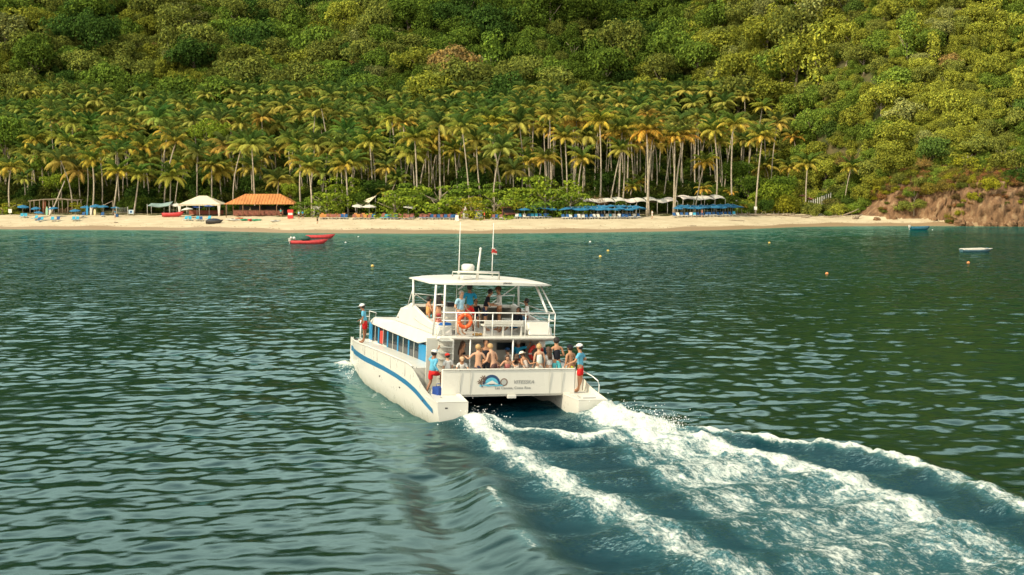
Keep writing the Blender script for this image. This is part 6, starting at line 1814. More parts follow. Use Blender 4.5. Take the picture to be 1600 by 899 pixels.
MB().tube([(-2.0, -0.9, -0.4), (-2.0, -0.9, 2.2)], 0.06, 5).build('pole', M_POLE, t); MB().tube([(1.9, 0, -0.4), (1.9, 0, 3.8)], 0.06, 5).build('pole', M_POLE, t)
t = empty('beach_hut', at(500, 30), 0); tag(t, 'small white walled hut under the first spreading tree', 'hut')
MB().box((-1.6, 0, 0), (1.8, 1.4, 2.3)).build('wall', M_CREAM, t); MB().box((-1.9, -0.3, 2.3), (2.1, 1.7, 2.45)).build('roof', M_BROWNC, t); MB().box((0.2, -0.03, 0.0), (1.0, 0.0, 1.9)).build('door', M_DARK, t)
for a, lb in ((508, 'white wall panel with dark opening under the first spreading tree'),):
    t = empty('changing_cabin', at(a - 19, 24), 0); tag(t, 'narrow pale grey changing cabin right of the pavilion', 'cabin')
    MB().box((-0.35, 0, 0), (0.35, 0.7, 2.0)).build('wall', M_CREAM, t); MB().box((-0.42, -0.06, 2.0), (0.42, 0.76, 2.08)).build('roof', M_GREYP, t)
# grey stretched sail at px 233-268
t = empty('sail_canopy', at(250, 25), 0); tag(t, 'sagging grey stretched awning between palms left of the beige tent', 'awning')
b = MB(); n = 8; vs = []
for j in range(n + 1):
    for i in range(n + 1):
        u, v_ = i/n, j/n
        x = -2.2 + 4.6*u; y = -1.5 + 3*v_
        z = 1.7 + 0.9*u*v_ + 0.5*(1 - u)*(v_) - 0.5*math.sin(math.pi*u)*math.sin(math.pi*v_) + 0.5*abs(u - 0.5)
        vs.append((x, y, z))
b.v = vs
for j in range(n):
    for i in range(n): a = j*(n+1) + i; b.f.append((a, a+1, a+n+2, a+n+1)); b.m.append(0); b.smooth.append(True)
b.build('sail', paint('grey_canvas', (0.20, 0.27, 0.25), 0.8, 0.15), t).modifiers.new('s', 'SOLIDIFY').thickness = 0.03
for x, y in ((-2.2, -1.5), (2.4, -1.5), (-2.2, 1.5), (2.4, 1.5)): MB().tube([(x, y, -0.5), (x, y, 2.3)], 0.05, 5).build('pole', M_POLE, t)
# driftwood pergola px 45-118
A, B = at(47, 26), at(117, 26)
t = empty('pergola', A, 0); tag(t, 'rough driftwood pergola behind the blue parasols at the left end', 'pergola')
L_ = B[0] - A[0]
for i, x in enumerate(np.linspace(0, L_, 6)):
    MB().tube([(x, 0, -0.5), (x + 0.1, 0, 2.9 + 0.25*math.sin(i*1.9))], [0.11, 0.07], 6).build('post', M_DRIFT, t)
    MB().tube([(x, 2.5, -0.5), (x, 2.5, 3.0)], [0.10, 0.07], 6).build('post', M_DRIFT, t)
    MB().tube([(x, -0.4, 2.9), (x + 0.3, 3.0, 3.1)], 0.06, 5).build('rafter', M_DRIFT, t)
MB().tube([(-0.3, 0, 2.75), (L_*0.3, 0, 3.15), (L_*0.7, 0, 3.2), (L_ + 0.3, 0, 2.8)], 0.10, 6).build('beam', M_DRIFT, t)
MB().tube([(-0.3, 2.5, 2.9), (L_*0.5, 2.5, 3.25), (L_ + 0.3, 2.5, 3.0)], 0.09, 6).build('beam', M_DRIFT, t)
for k in range(9): MB().tube([(L_*0.62 + 0.33*k, 0.1, -0.2), (L_*0.62 + 0.33*k, 0.1, 1.1 + 0.15*(k % 3))], 0.05, 5).build('stake', M_WOOD, t)
for k in range(3): MB().tube([(L_*0.25 + 0.3*k, 0.3, -0.2), (L_*0.27 + 0.3*k, 0.3, 2.9)], 0.06, 5).build('stake', paint('red_post', (0.33, 0.10, 0.05), 0.8, .2) if k == 0 else bpy.data.materials['red_post'], t)
# leaning bare trunk
A = Vector(at(77, 21)); top = above(101, 283, A.y + 3)
b = MB().tube([(0, 0, -0.3), tuple((top - A)*0.5 + Vector((0.2, 0, 0.15))), tuple(top - A)], [0.16, 0.13, 0.09], 7)
o = b.build('leaning_trunk', M_PALMBARK); o.location = A; tag(o, 'bare pale leaning trunk beside the driftwood pergola', 'tree trunk')
# surfboards and rack
def board(px, d, mat, label, L=2.1, stand=True, rz=0.0, lean_=0.12):
    b = MB(); pr = [(0.0, 0.0), (0.2, 0.06), (0.27, 0.35), (0.25, 0.7), (0.12, 0.95), (0.0, 1.0)]
    pts = [(x*0.9 + 0.0, z*L) for x, z in pr]; poly = [(x, z) for x, z in pts] + [(-x, z) for x, z in pts[::-1][1:-1]]
    b.prism(poly, 1, -0.035, 0.035)
    o = b.build('surfboard', mat, None, 0.015); g = at(px, d); o.location = g
    o.rotation_euler = (-lean_ if stand else -R90 + 0.05, 0, rz)
    if not stand: o.location = (g[0], g[1], g[2] + 0.12)
    return tag(o, label, 'surfboard')
board(142, 23, M_CREAM, 'cream surfboard standing upright between two blue parasols')
board(136, 23.5, M_CYAN, 'blue surfboard standing left of the cream one')
board(73, 22, paint('board_green', (0.25, 0.45, 0.28), 0.5), 'pale green surfboard standing at the foot of the leaning trunk', 1.9)
board(78, 22, M_CREAM, 'white surfboard standing at the foot of the leaning trunk', 1.9)
board(148, 22.5, paint('board_yellow', (0.6, 0.5, 0.25), 0.5), 'pale yellow surfboard standing right of the cream one', 1.4)
# white figure board at far left
t = empty('sign_board', at(16, 20), 0); tag(t, 'small white sign board on a post by the leafy shrub', 'sign')
MB().box((-0.35, -0.03, 0.7), (0.35, 0.03, 1.5)).build('panel', M_WHITE2, t); MB().tube([(0, 0.05, -0.2), (-0.1, 0.05, 1.4)], 0.05, 5).build('post', M_WHITE2, t)
t = empty('sign_board', at(205, 21), 0); tag(t, 'pale blue sign board right of the volleyball net', 'sign')
MB().box((-0.5, -0.03, 0.5), (0.5, 0.03, 1.3)).build('panel', paint('sign_pale', (0.45, 0.55, 0.60), 0.6), t); MB().box((-0.2, -0.05, 0.7), (0.2, -0.031, 1.1)).build('print', M_BLUEC, t); MB().tube([(-0.4, 0.05, -0.2), (-0.4, 0.05, 1.3)], 0.04, 5).build('post', M_POLE, t); MB().tube([(0.4, 0.05, -0.2), (0.4, 0.05, 1.3)], 0.04, 5).build('post', M_POLE, t)
t = empty('notice_board', at(1180, 20.5), 0); tag(t, 'square white notice fixed to the last tall palm trunk', 'sign')
MB().box((-0.32, -0.24, 1.15), (0.32, -0.19, 1.85)).build('panel', M_WHITE2, t); MB().tube([(0, -0.15, -0.3), (0, -0.15, 1.9)], 0.04, 5).build('post', M_POLE, t)
# volleyball net
A = Vector(at(182, 19.5)); B = Vector(at(199, 19.5)); t = empty('volleyball_net', A, 0); tag(t, 'volleyball net between two pale posts left of the pale blue sign', 'net')
w = B.x - A.x
for x in (0, w): MB().tube([(x, 0, -0.3), (x, 0, 2.1)], 0.045, 6).build('post', M_CREAM, t)
b = MB()
for k in range(6): b.tube([(0, 0, 0.9 + 0.2*k - 0.0), (w/2, 0, 0.85 + 0.2*k), (w, 0, 0.9 + 0.2*k)], 0.016 if k in (0, 5) else 0.007, 4)
for k in range(15): b.tube([(w*k/14, 0, 0.88), (w*k/14, 0, 1.9)], 0.006, 3)
b.build('mesh', M_GREYP, t)
MB().box((-0.3, -0.3, 0.0), (0.4, 0.3, 0.6)).build('padding', M_BLUEC, t, 0.05)
t = MB().ball((0, 0, 0), (0.45, 0.3, 0.12), 10, 5).build('driftwood_log', M_DRIFT); t.location = at(181, 10, 0.05); tag(t, 'small dark log on the open sand below the volleyball net', 'log')
# swing / pole frame at px 160-175
t = empty('swing_frame', at(160, 24), 0); tag(t, 'pale wooden beam frame leaning against palms behind the blue parasols', 'frame')
MB().tube([(0, 0, -0.2), (0, 0, 1.9)], 0.06, 5).build('post', M_DRIFT, t); MB().tube([(0, 0, 1.9), (2.3, 0, 3.0)], 0.07, 5).build('beam', M_DRIFT, t); MB().tube([(2.2, 0, -0.2), (2.2, 0, 3.0)], 0.05, 5).build('post', M_DRIFT, t)

# ---- boats
def dinghy(name, label, L, W, loc, rz, mats, sheer=0.35, deckmat=None, cat='boat', depth=0.55, seats=3, engine=False, loc_z=0.0, cover=None):
    t = empty(name, loc, rz); tag(t, label, cat)
    b = MB(); n = 14; m_ = 7
    for i in range(n + 1):
        u = i/n; x = -L/2 + L*u
        w = W/2*(0.80 + 0.20*math.sin(min(1, u*1.6)*math.pi/2))*(1 - max(0, (u - 0.55)/0.45)**2.2*0.98)
        zs = depth + sheer*max(0, (u - 0.3)/0.7)**2 + 0.04*(1 - u)
        zk = -0.18 + 0.35*max(0, (u - 0.7)/0.3)**2
        xb = x + 0.10*L*max(0, (u - 0.7)/0.3)**2
        for k in range(m_):
            a = -1 + 2*k/(m_ - 1)
            yy = w*math.copysign(abs(a)**0.6, a) if abs(a) > 1e-6 else 0.0
            zz = zk + (zs - zk)*abs(a)**2.2
            b.v.append((x + (xb - x)*abs(a)**2, yy, zz))
    for i in range(n):
        for k in range(m_ - 1):
            a = i*m_ + k; b.f.append((a, a + 1, a + m_ + 1, a + m_)); b.m.append(0); b.smooth.append(True)
    b.f.append(tuple(range(m_))); b.m.append(0); b.smooth.append(False)
    o = b.build('hull', mats[0], t); so = o.modifiers.new('s', 'SOLIDIFY'); so.thickness = 0.05; so.offset = 1
    gw = MB()
    for s_ in (0, m_ - 1): gw.tube([b.v[i*m_ + s_] for i in range(n + 1)], 0.05, 5)
    gw.build('gunwale', mats[1], t)
    for q in range(seats):
        x = -L*0.28 + q*L*0.22; MB().box((x - 0.13, -W*0.40, depth - 0.22), (x + 0.13, W*0.40, depth - 0.17)).build('thwart', mats[1], t)
    MB().prism([(L*0.18, depth + 0.0), (L*0.44, depth + 0.24), (L*0.44, depth + 0.18), (L*0.18, depth - 0.06)], 1, -W*0.22, W*0.22).build('foredeck', mats[0], t)
    if engine:
        e_ = MB().box((-L/2 - 0.35, -0.16, depth - 0.05), (-L/2 - 0.02, 0.16, depth + 0.45)); e_.tube([(-L/2 - 0.2, 0, depth), (-L/2 - 0.2, 0, -0.5)], 0.06, 6); e_.build('outboard_motor', engine, t, 0.04)
    if cover:
        cb = MB(); cb.prism([(-L*0.46, depth + 0.02), (L*0.30, depth + 0.1), (L*0.44, depth + sheer*0.7), (L*0.30, depth + 0.22), (-L*0.46, depth + 0.14)], 1, -W*0.45, W*0.45); cb.build('cover', cover, t, 0.05)
    return t
M_BRED = paint('boat_red', (0.56, 0.045, 0.045), 0.5, 0.2, 3); M_BRED2 = paint('boat_red_trim', (0.45, 0.03, 0.03), 0.5, 0.2, 3)
def sea_at(px, py):
    b_ = (449.5 - py)/2000.0
    dv = Vector(((px - 800)/2000.0, math.cos(PITCH) + b_*math.sin(PITCH), -math.sin(PITCH) + b_*math.cos(PITCH)))
    return Vector((0, 0, CAM_H)) + dv*(-CAM_H/dv.z)
p_ = sea_at(481, 381); a = dinghy('motorboat', 'nearer red open motorboat with dark green gear aboard, moored off the beach', 4.9, 1.5, p_, 0.0, (M_BRED, M_BRED2), 0.30, engine=M_CREAM, depth=0.36)
MB().ball((0, 0, 0.75), (0.8, 0.5, 0.4), 9, 6).build('tarpaulin', paint('green_tarp', (0.02, 0.07, 0.05), 0.8, .2), a).location = (-0.3, 0, 0)
MB().ball((0, 0, 0.8), 0.22, 8, 5).build('fender', M_WHITE2, a).location = (-2.0, 0.1, 0)
MB().ball((0, 0, 0.85), 0.18, 8, 5).build('fender', M_WHITE2, a).location = (-2.4, -0.1, 0)
p_ = sea_at(499, 372.5); dinghy('motorboat', 'farther red open motorboat moored behind the first one', 4.2, 1.4, p_, 0.05, (M_BRED, M_BRED2), 0.22, depth=0.42)
p_ = sea_at(1436, 359.5); a = dinghy('motorboat', 'small turquoise motorboat with engine moored by the cliff', 3.4, 1.4, p_, 0.05, (paint('boat_teal', (0.01, 0.09, 0.12), 0.5, .2), M_TEAL), 0.2, engine=M_CREAM, depth=0.5)
p_ = sea_at(1524, 393.5)
a = dinghy('rowing_boat', 'flat white decked boat with blue bow floating off the cliff', 3.7, 1.7, p_, 0.05, (paint('boat_greyblue', (0.06, 0.13, 0.16), 0.5, .2), M_CREAM), 0.14, depth=0.26, seats=0, cover=M_POLE)
dinghy('motorboat', 'red boat hull pulled up under the trees left of the beige tent', 4.0, 1.3, at(269, 20, 0.25), 0.05, (M_BRED, M_BRED2), 0.35, depth=0.5)
a = dinghy('covered_boat', 'boat under a black tarpaulin lying on the sand in front of the beige tent', 3.0, 1.5, at(334, 9.5, 0.2), 0.15, (M_DARK, M_DARK), 0.2, depth=0.35)
MB().ball((0, 0, 0.35), (1.45, 0.75, 0.5), 12, 7).build('tarpaulin', paint('black_tarp', (0.015, 0.022, 0.04), 0.7, 0.4, 4), a)
# kayaks on the sand
def kayak(px, d, mat, label, rz=0.4, L=2.7):
    b = MB(); pts = []; rs = []
    for i in range(11):
        u = -1 + 2*i/10; pts.append((u*L/2, 0, 0.16 + 0.14*u*u)); rs.append(0.30*math.sqrt(max(0.02, 1 - abs(u)**2.4)))
    b.tube(pts, rs, 8); b.v = [(x, y, 0.16 + (z - 0.16)*0.7) for x, y, z in b.v]
    t = empty('kayak', at(px, d), rz); b.build('hull', mat, t)
    MB().torus((0, 0, 0.36), 0.25, 0.03, Matrix.Rotation(R90, 3, 'X'), 14, 5).build('cockpit_rim', M_DARK, t)
    return tag(t, label, 'kayak')
M_GRN = paint('kayak_green', (0.02, 0.24, 0.12), 0.5, .15); M_KRED = paint('kayak_red', (0.65, 0.03, 0.03), 0.5, .15); M_KOR = paint('kayak_orange', (0.70, 0.2, 0.06), 0.5, .15)
kayak(363, 15, M_CREAM, 'left white kayak on the sand below the pavilion', 0.3)
kayak(369, 14.5, M_CREAM, 'right white kayak on the sand below the pavilion', 0.7)
kayak(374, 17, M_KOR, 'orange kayak on the sand beside the white ones', 1.0, 2.2)
kayak(383, 15, M_GRN, 'green kayak left of the red one', 0.5, 2.0)
kayak(392, 15, M_KRED, 'red kayak between two green ones', 1.2, 2.2)
kayak(401, 15, M_GRN, 'green kayak right of the red one', 0.2, 2.0)
kayak(430, 14, M_CREAM, 'white kayak lying tilted on the sand at the right end of the pavilion', 0.9, 2.6)
# buoys
for px, py, r0, c, lb in [(582, 417, .20, 'y', 'yellow mooring buoy nearest to the catamaran roof'), (540, 380, .16, 'w', 'white buoy right of the red motorboats'), (560, 371, .14, 'w', 'small white buoy close to the sand'),
      (922, 379, .18, 'w', 'pale buoy closest to the beach right of the antennas'), (950, 393, .20, 'y', 'upper yellow buoy right of the catamaran roof'), (938, 402, .20, 'y', 'lower yellow buoy right of the catamaran roof'),
      (1202, 380.5, .20, 'y', 'lone yellow buoy off the driftwood end of the beach'), (1292, 429, .18, 'o', 'orange buoy farthest out to the right'), (1513, 412, .20, 'o', 'orange buoy below the white decked boat'), (1457, 360, .12, 'w', 'tiny white buoy beside the turquoise motorboat')]:
    mt = {'y': 'buoy_yellow', 'w': 'buoy_white', 'o': 'buoy_orange'}[c]
    if mt not in bpy.data.materials: paint(mt, {'y': (0.62, 0.42, 0.10), 'w': (0.7, 0.68, 0.6), 'o': (0.70, 0.25, 0.08)}[c], 0.6, 0.1)
    r0 *= 0.75; b = MB().ball((0, 0, 0.08), (r0*1.15, r0*1.15, r0), 10, 7); b.tube([(0, 0, r0*0.8), (0, 0, r0*1.5)], 0.03, 5)
    o = b.build('mooring_buoy', bpy.data.materials[mt]); o.location = sea_at(px, py); tag(o, lb, 'buoy')

# ---- fence and steps at the right, driftwood, red parasols
nfp = 17
t = empty('post_fence', at(1243, 26), 0); tag(t, 'white post fence climbing the steps to the right of the beach bushes', 'fence')
O0 = Vector(at(1243, 26))
prev = None
for i in range(nfp):
    px = 1243 + 3.4*i; z = 3.1 + 3.0*i/(nfp - 1)
    g = at(px, 26); p = Vector((g[0], g[1], max(g[2], 1.0))) - O0; zz = z - 0.4
    MB().box((p.x - 0.09, p.y - 0.08, zz - O0.z - 1.2), (p.x + 0.09, p.y + 0.08, zz - O0.z + 1.0)).build('post', M_CREAM, t)
    MB().ball((p.x, p.y, zz - O0.z + 1.05), 0.10, 6, 4).build('finial', M_CREAM, t) if i % 2 == 0 else None
for i in range(8):
    px = 1240 - 5*i; MB_ = at(px, 25.5); p = Vector(MB_) - O0
    MB().box((p.x - 0.07, p.y - 0.06, -0.3), (p.x + 0.07, p.y + 0.06, 1.2)).build('post', paint('weathered_post', (0.30, 0.30, 0.25), 0.9, .2) if 'weathered_post' not in bpy.data.materials else bpy.data.materials['weathered_post'], t)
ew = MB(); A = at(1240, 27); B = at(1302, 27)
n = 20
for i in range(n + 1):
    u = i/n; x = A[0] + (B[0]-A[0])*u; y = A[1] + (B[1]-A[1])*u; z = 2.2 + 3.2*u
    ew.v += [(x, y - 1.2, 1.0), (x, y - 0.7 + 0.2*math.sin(i), z), (x, y + 1.5, z + 0.3)]
for i in range(n):
    for k in (0, 1): a = i*3 + k; ew.f.append((a, a + 3, a + 4, a + 1)); ew.m.append(0); ew.smooth.append(True)
tag(ew.build('earth_bank', M_SOIL), kind='structure')
for (px, py, lb) in ((1254, 304, 'red parasol on the terrace above the fence, left one'), (1264, 309, 'red parasol on the terrace above the fence, right one')):
    o = parasol(px, 34, 'brown', lb, None, 0.9); z = above(px, py, o.location.y).z; o.location.z = z - 2.0
    o.children[0].data = UMB.setdefault('red', umb_mesh(M_REDC))
def log(px, d, L, r0, rz, label, tilt=0.0, branches=0, seed=0):
    r = random.Random(seed); t = empty('driftwood_log', at(px, d, r0*0.7), rz); tag(t, label, 'log')
    MB().tube([(-L/2, 0, 0), (-L/6, r.uniform(-.2, .2), 0.05), (L/5, r.uniform(-.2, .2), tilt*0.5), (L/2, 0, tilt)], [r0*1.3, r0, r0*0.8, r0*0.4], 7).build('stem', M_DRIFT, t)
    for k in range(branches):
        u = -0.4 + 0.8*r.random(); a = r.uniform(0, 6.28)
        MB().tube([(u*L, 0, 0), (u*L + 0.5*math.cos(a), 0.5*math.sin(a), 0.3), (u*L + 1.0*math.cos(a), 0.9*math.sin(a), 0.6 + 0.4*r.random())], [r0*0.5, r0*0.35, r0*0.1], 5).build('branch', M_DRIFT, t)
    return t
for i, (px, d, L, r0, rz, tl, br, lb) in enumerate([(1172, 19.5, 7, .28, .05, .1, 2, 'long weathered driftwood trunk just right of the last blue parasols'), (1200, 18.5, 6, .22, -.1, .2, 3, 'driftwood log with stubs below the round beach bush'),
     (1225, 17.5, 5, .18, .1, .3, 3, 'twisted driftwood branch right of the beach bush'), (1248, 16.5, 5.5, .16, -.05, .2, 2, 'thin driftwood log lying below the post fence'), (1262, 14, 3, .12, .2, .3, 2, 'short driftwood stick on the sand below the fence'),
     (1150, 12, 3.5, .10, -.12, .0, 0, 'flat dark branch on the open sand below the blue parasols'), (1083, 5.5, 1.4, .08, .1, 0, 0, 'tiny stick near the waterline'), (1305, 14, 5, .16, -.2, .4, 3, 'driftwood trunk left of the tangled root at the beach end'),
     (1340, 11, 2.4, .25, .3, .9, 6, 'dark tangled root standing on the sand at the right end'), (1322, 16, 6, .15, -.7, 1.6, 2, 'leaning fallen trunk under the bushes left of the cliff'), (1418, 9.5, 2.2, .2, .2, .2, 3, 'dark piece of driftwood at the foot of the cliff')]):
    log(px, d, L, r0, rz, lb, tl, br, i)

# boulders at the waterline
for i, (px, d, s_, lb) in enumerate([(1500, 1.0, 1.4, 'dark wet boulder at the foot of the cliff'), (1515, .2, .9, 'small tan rock in the water below the cliff'), (1548, .5, 1.3, 'pale boulder at the waterline under the yellow-green tree'), (1580, .6, 1.6, 'dark boulder in the cleft near the right edge'),
     (1596, .5, 1.1, 'brown rock at the right edge of the waterline'), (1370, 8, .8, 'brown rock where the sand meets the cliff'), (1398, 8.2, .7, 'tan rock on the sand under the cliff'), (1460, 6.4, .9, 'brown rock at the narrow end of the sand')]):
    r = random.Random(i); b = MB(); b.ball((0, 0, 0), (s_, s_*0.8, s_*0.7), 12, 8)
    b.v = [tuple(Vector(p)*(1 + 0.16*math.sin(p[0]*5 + i) + 0.13*math.sin(p[1]*7 + p[2]*6))) for p in b.v]
    for q in range(len(b.smooth)): b.smooth[q] = False
    o = b.build('boulder', M_ROCK); o.location = at(px, d, s_*0.2); o.rotation_euler = (0, 0, r.uniform(0, 6)); tag(o, lb, 'boulder')

# ---- people on the beach (small in the picture)
def mat_at(px, d): return Matrix.Translation(at(px, d))
for (px, d, rz, kw, lb) in [(467, 19, 2.5, dict(top=C_STRIPE, bottom=C_BLACK), 'person in pale shirt standing right of the red stand'), (473, 19.5, 0.5, dict(top=C_DKBLUE, bottom=C_BLACK), 'person in dark blue shirt at the right end of the pavilion'),
      (391, 23.5, 3.0, dict(top=(0.6, 0.5, 0.25), bottom=C_BLACK, cap=(0.6, 0.5, 0.3), hat=True), 'person in straw hat at the bar counter'), (439, 23, 3.0, dict(top=(0.03, 0.3, 0.3), bottom=C_BLACK), 'person in turquoise top at the bar counter'),
      (496, 12, 1.0, dict(top=(0.15, 0.2, 0.1), bottom=C_BLACK), 'lone dark clad walker on the open sand right of the pavilion'), (1019, 18.5, 2.0, dict(top=C_WHITE, bottom=C_WHITE), 'person in white right of the long white tent poles'),
      (757, 18, 1.5, dict(top=C_RED, bottom=C_BLACK), 'person in red beside the turquoise stall'), (180, 17.5, 1.4, dict(top=C_DKBLUE, bottom=(0.6, 0.6, 0.6)), 'person in blue by the left post of the volleyball net'), (1097, 19, 1.4, dict(top=(0.6, 0.2, 0.12), bottom=C_BLACK), 'person in red orange among the blue parasols on the right')]:
    person((0, 0, 0), rz, lb, M0=mat_at(px, d), simple=True, H=1.7, **kw)

# wrack line: dark scraps of weed and leaves left along the high water mark
r = random.Random(12); b = MB()
for _ in range(900):
    x = r.uniform(-105, 98); d = 4.8 + 0.7*math.sin(x*0.21) + r.gauss(0, 0.35) if r.random() < 0.6 else r.uniform(6, 20)
    g = gpt(x, d, 0.02); s_ = r.uniform(0.05, 0.22); a = r.uniform(0, 3.14)
    c_, s2 = math.cos(a)*s_, math.sin(a)*s_
    b.add([(g[0] - c_, g[1] - s2, g[2]), (g[0] + s2*0.4, g[1] - c_*0.4, g[2] + 0.04), (g[0] + c_, g[1] + s2, g[2] + 0.01), (g[0] - s2*0.4, g[1] + c_*0.4, g[2] + 0.05)], [(0, 1, 2, 3)])
tag(b.build('beach_wrack', M_DRIFT), 'scattered scraps of dry weed and leaves along the sand', 'seaweed', kind='stuff')

# ------------------------------------------------------------------ the spreading trees and shrubs along the beach
random.seed(9)
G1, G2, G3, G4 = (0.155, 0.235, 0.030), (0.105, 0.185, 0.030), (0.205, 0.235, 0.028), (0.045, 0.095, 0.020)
BT = [ # crown centre px, py, radius m, distance, kind, tint, label
 (455, 298, 2.2, 34, 'round', G1, 'small rounded tree behind the right end of the orange roof'), (478, 318, 2.4, 26, 'flat', G2, 'low spreading tree right of the pavilion'),
 (515, 318, 4.4, 26, 'flat', G1, 'low spreading tree over the first orange loungers'), (532, 296, 4.8, 34, 'flat', G1, 'taller layered tree behind the first spreading tree'), (562, 312, 3.0, 33, 'round', G2, 'small green tree behind the two white parasols'),
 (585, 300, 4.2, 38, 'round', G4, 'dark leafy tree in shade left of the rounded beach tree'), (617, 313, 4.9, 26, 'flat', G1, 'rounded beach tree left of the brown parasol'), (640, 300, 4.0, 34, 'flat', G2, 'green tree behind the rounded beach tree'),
 (688, 312, 6.0, 27, 'flat', G1, 'wide spreading beach tree behind the left antenna'), (720, 300, 4.2, 32, 'flat', G2, 'layered crown rising right of the wide spreading tree'), (738, 322, 4.0, 23, 'flat', G3, 'low yellow-green tree between the antennas'),
 (772, 318, 4.4, 25, 'flat', G1, 'twiggy rounded tree just right of the right antenna'), (778, 299, 3.8, 36, 'flat', G2, 'small layered crown behind the twiggy tree'), (800, 325, 3.2, 25, 'flat', G3, 'small low tree above the red hut'),
 (818, 312, 4.6, 28, 'flat', G1, 'left crown of the big spreading trees over the blue parasols'), (848, 300, 6.4, 29, 'flat', G1, 'largest spreading tree over the blue parasols'), (850, 318, 5.0, 25, 'flat', G2, 'lower dark crown under the largest spreading tree'),
 (889, 308, 4.4, 27, 'flat', G1, 'rightmost crown of the big spreading trees'), (934, 318, 2.4, 31, 'bare', (0.25, 0.18, 0.12), 'leafless brown shrub at the left end of the long tent'),
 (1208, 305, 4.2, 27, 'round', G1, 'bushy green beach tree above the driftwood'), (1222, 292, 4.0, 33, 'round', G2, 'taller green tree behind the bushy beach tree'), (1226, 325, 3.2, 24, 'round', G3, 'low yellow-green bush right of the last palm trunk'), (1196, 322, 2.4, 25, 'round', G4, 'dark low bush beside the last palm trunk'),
 (88, 256, 4.4, 42, 'round', G2, 'bright green leafy tree with vines behind the driftwood pergola'), (92, 285, 3.6, 38, 'round', G1, 'lower green tree behind the driftwood pergola'), (115, 290, 3.4, 40, 'round', G2, 'green tree left of the twin palm trunks'),
 (12, 208, 6.2, 60, 'round', G2, 'tall dark green tree at the left edge of the picture'), (18, 326, 2.4, 26, 'flat', G3, 'light green shrub at the left end of the beach'), (4, 330, 1.8, 24, 'flat', G1, 'small shrub at the left picture edge'), (122, 322, 1.5, 27, 'flat', G3, 'small light shrub at the right end of the pergola'),
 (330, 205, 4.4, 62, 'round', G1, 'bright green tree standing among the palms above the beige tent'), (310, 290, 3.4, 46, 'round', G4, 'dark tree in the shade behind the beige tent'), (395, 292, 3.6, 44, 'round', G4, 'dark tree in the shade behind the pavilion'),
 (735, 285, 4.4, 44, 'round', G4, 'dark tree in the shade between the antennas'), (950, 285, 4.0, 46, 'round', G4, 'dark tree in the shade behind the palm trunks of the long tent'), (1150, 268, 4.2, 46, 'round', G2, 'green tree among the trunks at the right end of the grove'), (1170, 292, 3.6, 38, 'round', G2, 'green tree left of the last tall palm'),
 (1300, 322, 3.0, 24, 'round', (0.12, 0.13, 0.04), 'olive bush right of the post fence'), (1322, 330, 2.0, 19, 'round', G1, 'low green bush left of the cliff'), (1342, 326, 1.8, 18, 'round', G2, 'small green bush at the foot of the cliff'),
 (1340, 300, 3.2, 28, 'bare', (0.16, 0.12, 0.07), 'brown twiggy thicket left of the cliff'), (1405, 262, 3.4, 22, 'round', G3, 'yellow-green tree on the cliff top'), (1450, 296, 2.2, 9, 'round', (0.20, 0.19, 0.04), 'olive shrub hanging over the middle of the cliff'),
 (1428, 298, 1.8, 9, 'bare', (0.30, 0.20, 0.10), 'dry brown shrub on the cliff face'), (1480, 305, 2.6, 7, 'round', (0.17, 0.15, 0.04), 'dull green shrub covering the cliff above the dark boulder'), (1512, 285, 3.4, 10, 'round', (0.24, 0.27, 0.03), 'bright yellow-green tree over the right part of the cliff'),
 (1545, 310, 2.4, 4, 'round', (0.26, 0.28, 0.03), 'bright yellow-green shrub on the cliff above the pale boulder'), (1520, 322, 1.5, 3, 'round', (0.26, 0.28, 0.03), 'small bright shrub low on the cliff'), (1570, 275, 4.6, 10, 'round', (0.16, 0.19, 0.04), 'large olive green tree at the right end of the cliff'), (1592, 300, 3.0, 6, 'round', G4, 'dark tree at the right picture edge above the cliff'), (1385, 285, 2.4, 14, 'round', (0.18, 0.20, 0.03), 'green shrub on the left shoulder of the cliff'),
]
for i, (px, py, R_, d, kind, tint, lb) in enumerate(BT):
    g = Vector(at(px, d)); c = above(px, py, g.y)
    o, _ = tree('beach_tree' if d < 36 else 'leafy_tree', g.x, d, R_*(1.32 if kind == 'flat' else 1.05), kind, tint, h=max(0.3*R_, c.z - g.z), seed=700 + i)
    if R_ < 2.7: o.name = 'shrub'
    tag(o, lb, 'shrub' if R_ < 2.7 else 'tree')

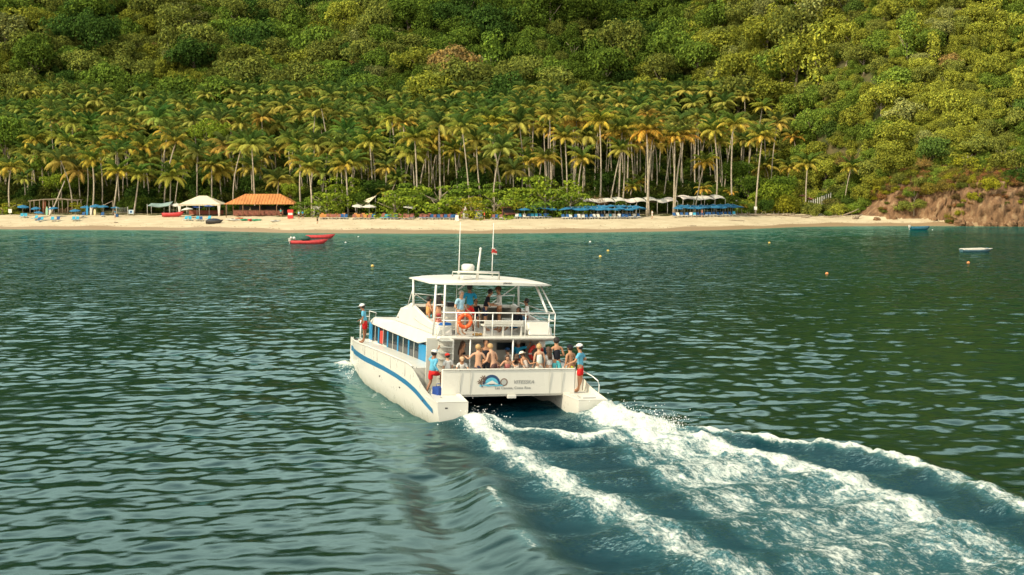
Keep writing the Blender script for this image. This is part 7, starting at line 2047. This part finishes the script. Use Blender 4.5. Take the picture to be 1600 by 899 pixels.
# ------------------------------------------------------------------ labels for palms and forest trees, from what stands near them
MARKS = [(-60, 45, 'left picture edge'), (45, 130, 'driftwood pergola'), (130, 215, 'volleyball net'), (215, 280, 'grey awning'), (280, 352, 'beige tent'), (352, 470, 'orange roof'),
         (470, 548, 'orange loungers'), (548, 592, 'two white parasols'), (592, 655, 'brown parasol'), (655, 722, 'left antenna'), (722, 770, 'right antenna'), (770, 812, 'red hut'),
         (812, 905, 'largest spreading tree'), (905, 1000, 'long white tent'), (1000, 1052, 'thick beach palms'), (1052, 1128, 'shorter white tent'), (1128, 1200, 'white palm notice'),
         (1200, 1250, 'bushy beach tree'), (1250, 1310, 'white post fence'), (1310, 1360, 'tangled root'), (1360, 1420, 'cliff shoulder'), (1420, 1480, 'turquoise motorboat'), (1480, 1550, 'white decked boat'), (1550, 1700, 'right cliff end')]
def mark(px):
    for a, b_, n_ in MARKS:
        if a <= px < b_: return n_
    return MARKS[0][2] if px < 0 else MARKS[-1][2]
buckets = {}
for (o, kind, cpx, cpy, d, extra) in LABELLED:
    if kind == 'palm':
        rowname = 'front' if d < 38 else ('middle' if cpy > 205 else ('upper' if cpy > 172 else 'topmost'))
        what = {'front': 'tall front row palm' if extra > 14 else 'short front row palm', 'middle': 'mid grove palm', 'upper': 'high grove palm', 'topmost': 'palm at the grove top'}[rowname]
        where = 'above %s' % mark(cpx)
        cat, grp = 'palm tree', 'coconut palms of the grove behind the beach'
    else:
        tn, shape, R_ = extra
        size = 'large' if R_ > 5.6 else ('small' if R_ < 3.6 else '')
        shp = {'round': '', 'tall': 'tall ', 'bare': 'bare twiggy ', 'flat': 'flat topped '}[shape]
        lev = 'low slope' if cpy > 130 else ('middle slope' if cpy > 55 else 'high slope')
        what = ('%s %s%s tree' % (size, shp, tn)).strip(); where = '%s above %s' % (lev, mark(cpx))
        cat, grp = 'tree', 'forest trees on the hillside'
    o['category'] = cat; o['group'] = grp
    buckets.setdefault((what, where), []).append((cpx, o))
for (what, where), lst in buckets.items():
    lst.sort(key=lambda t_: t_[0]); n = len(lst)
    for i, (_, o) in enumerate(lst): o['label'] = ordinal(i, n, what, where)
bpy.context.view_layer.update()
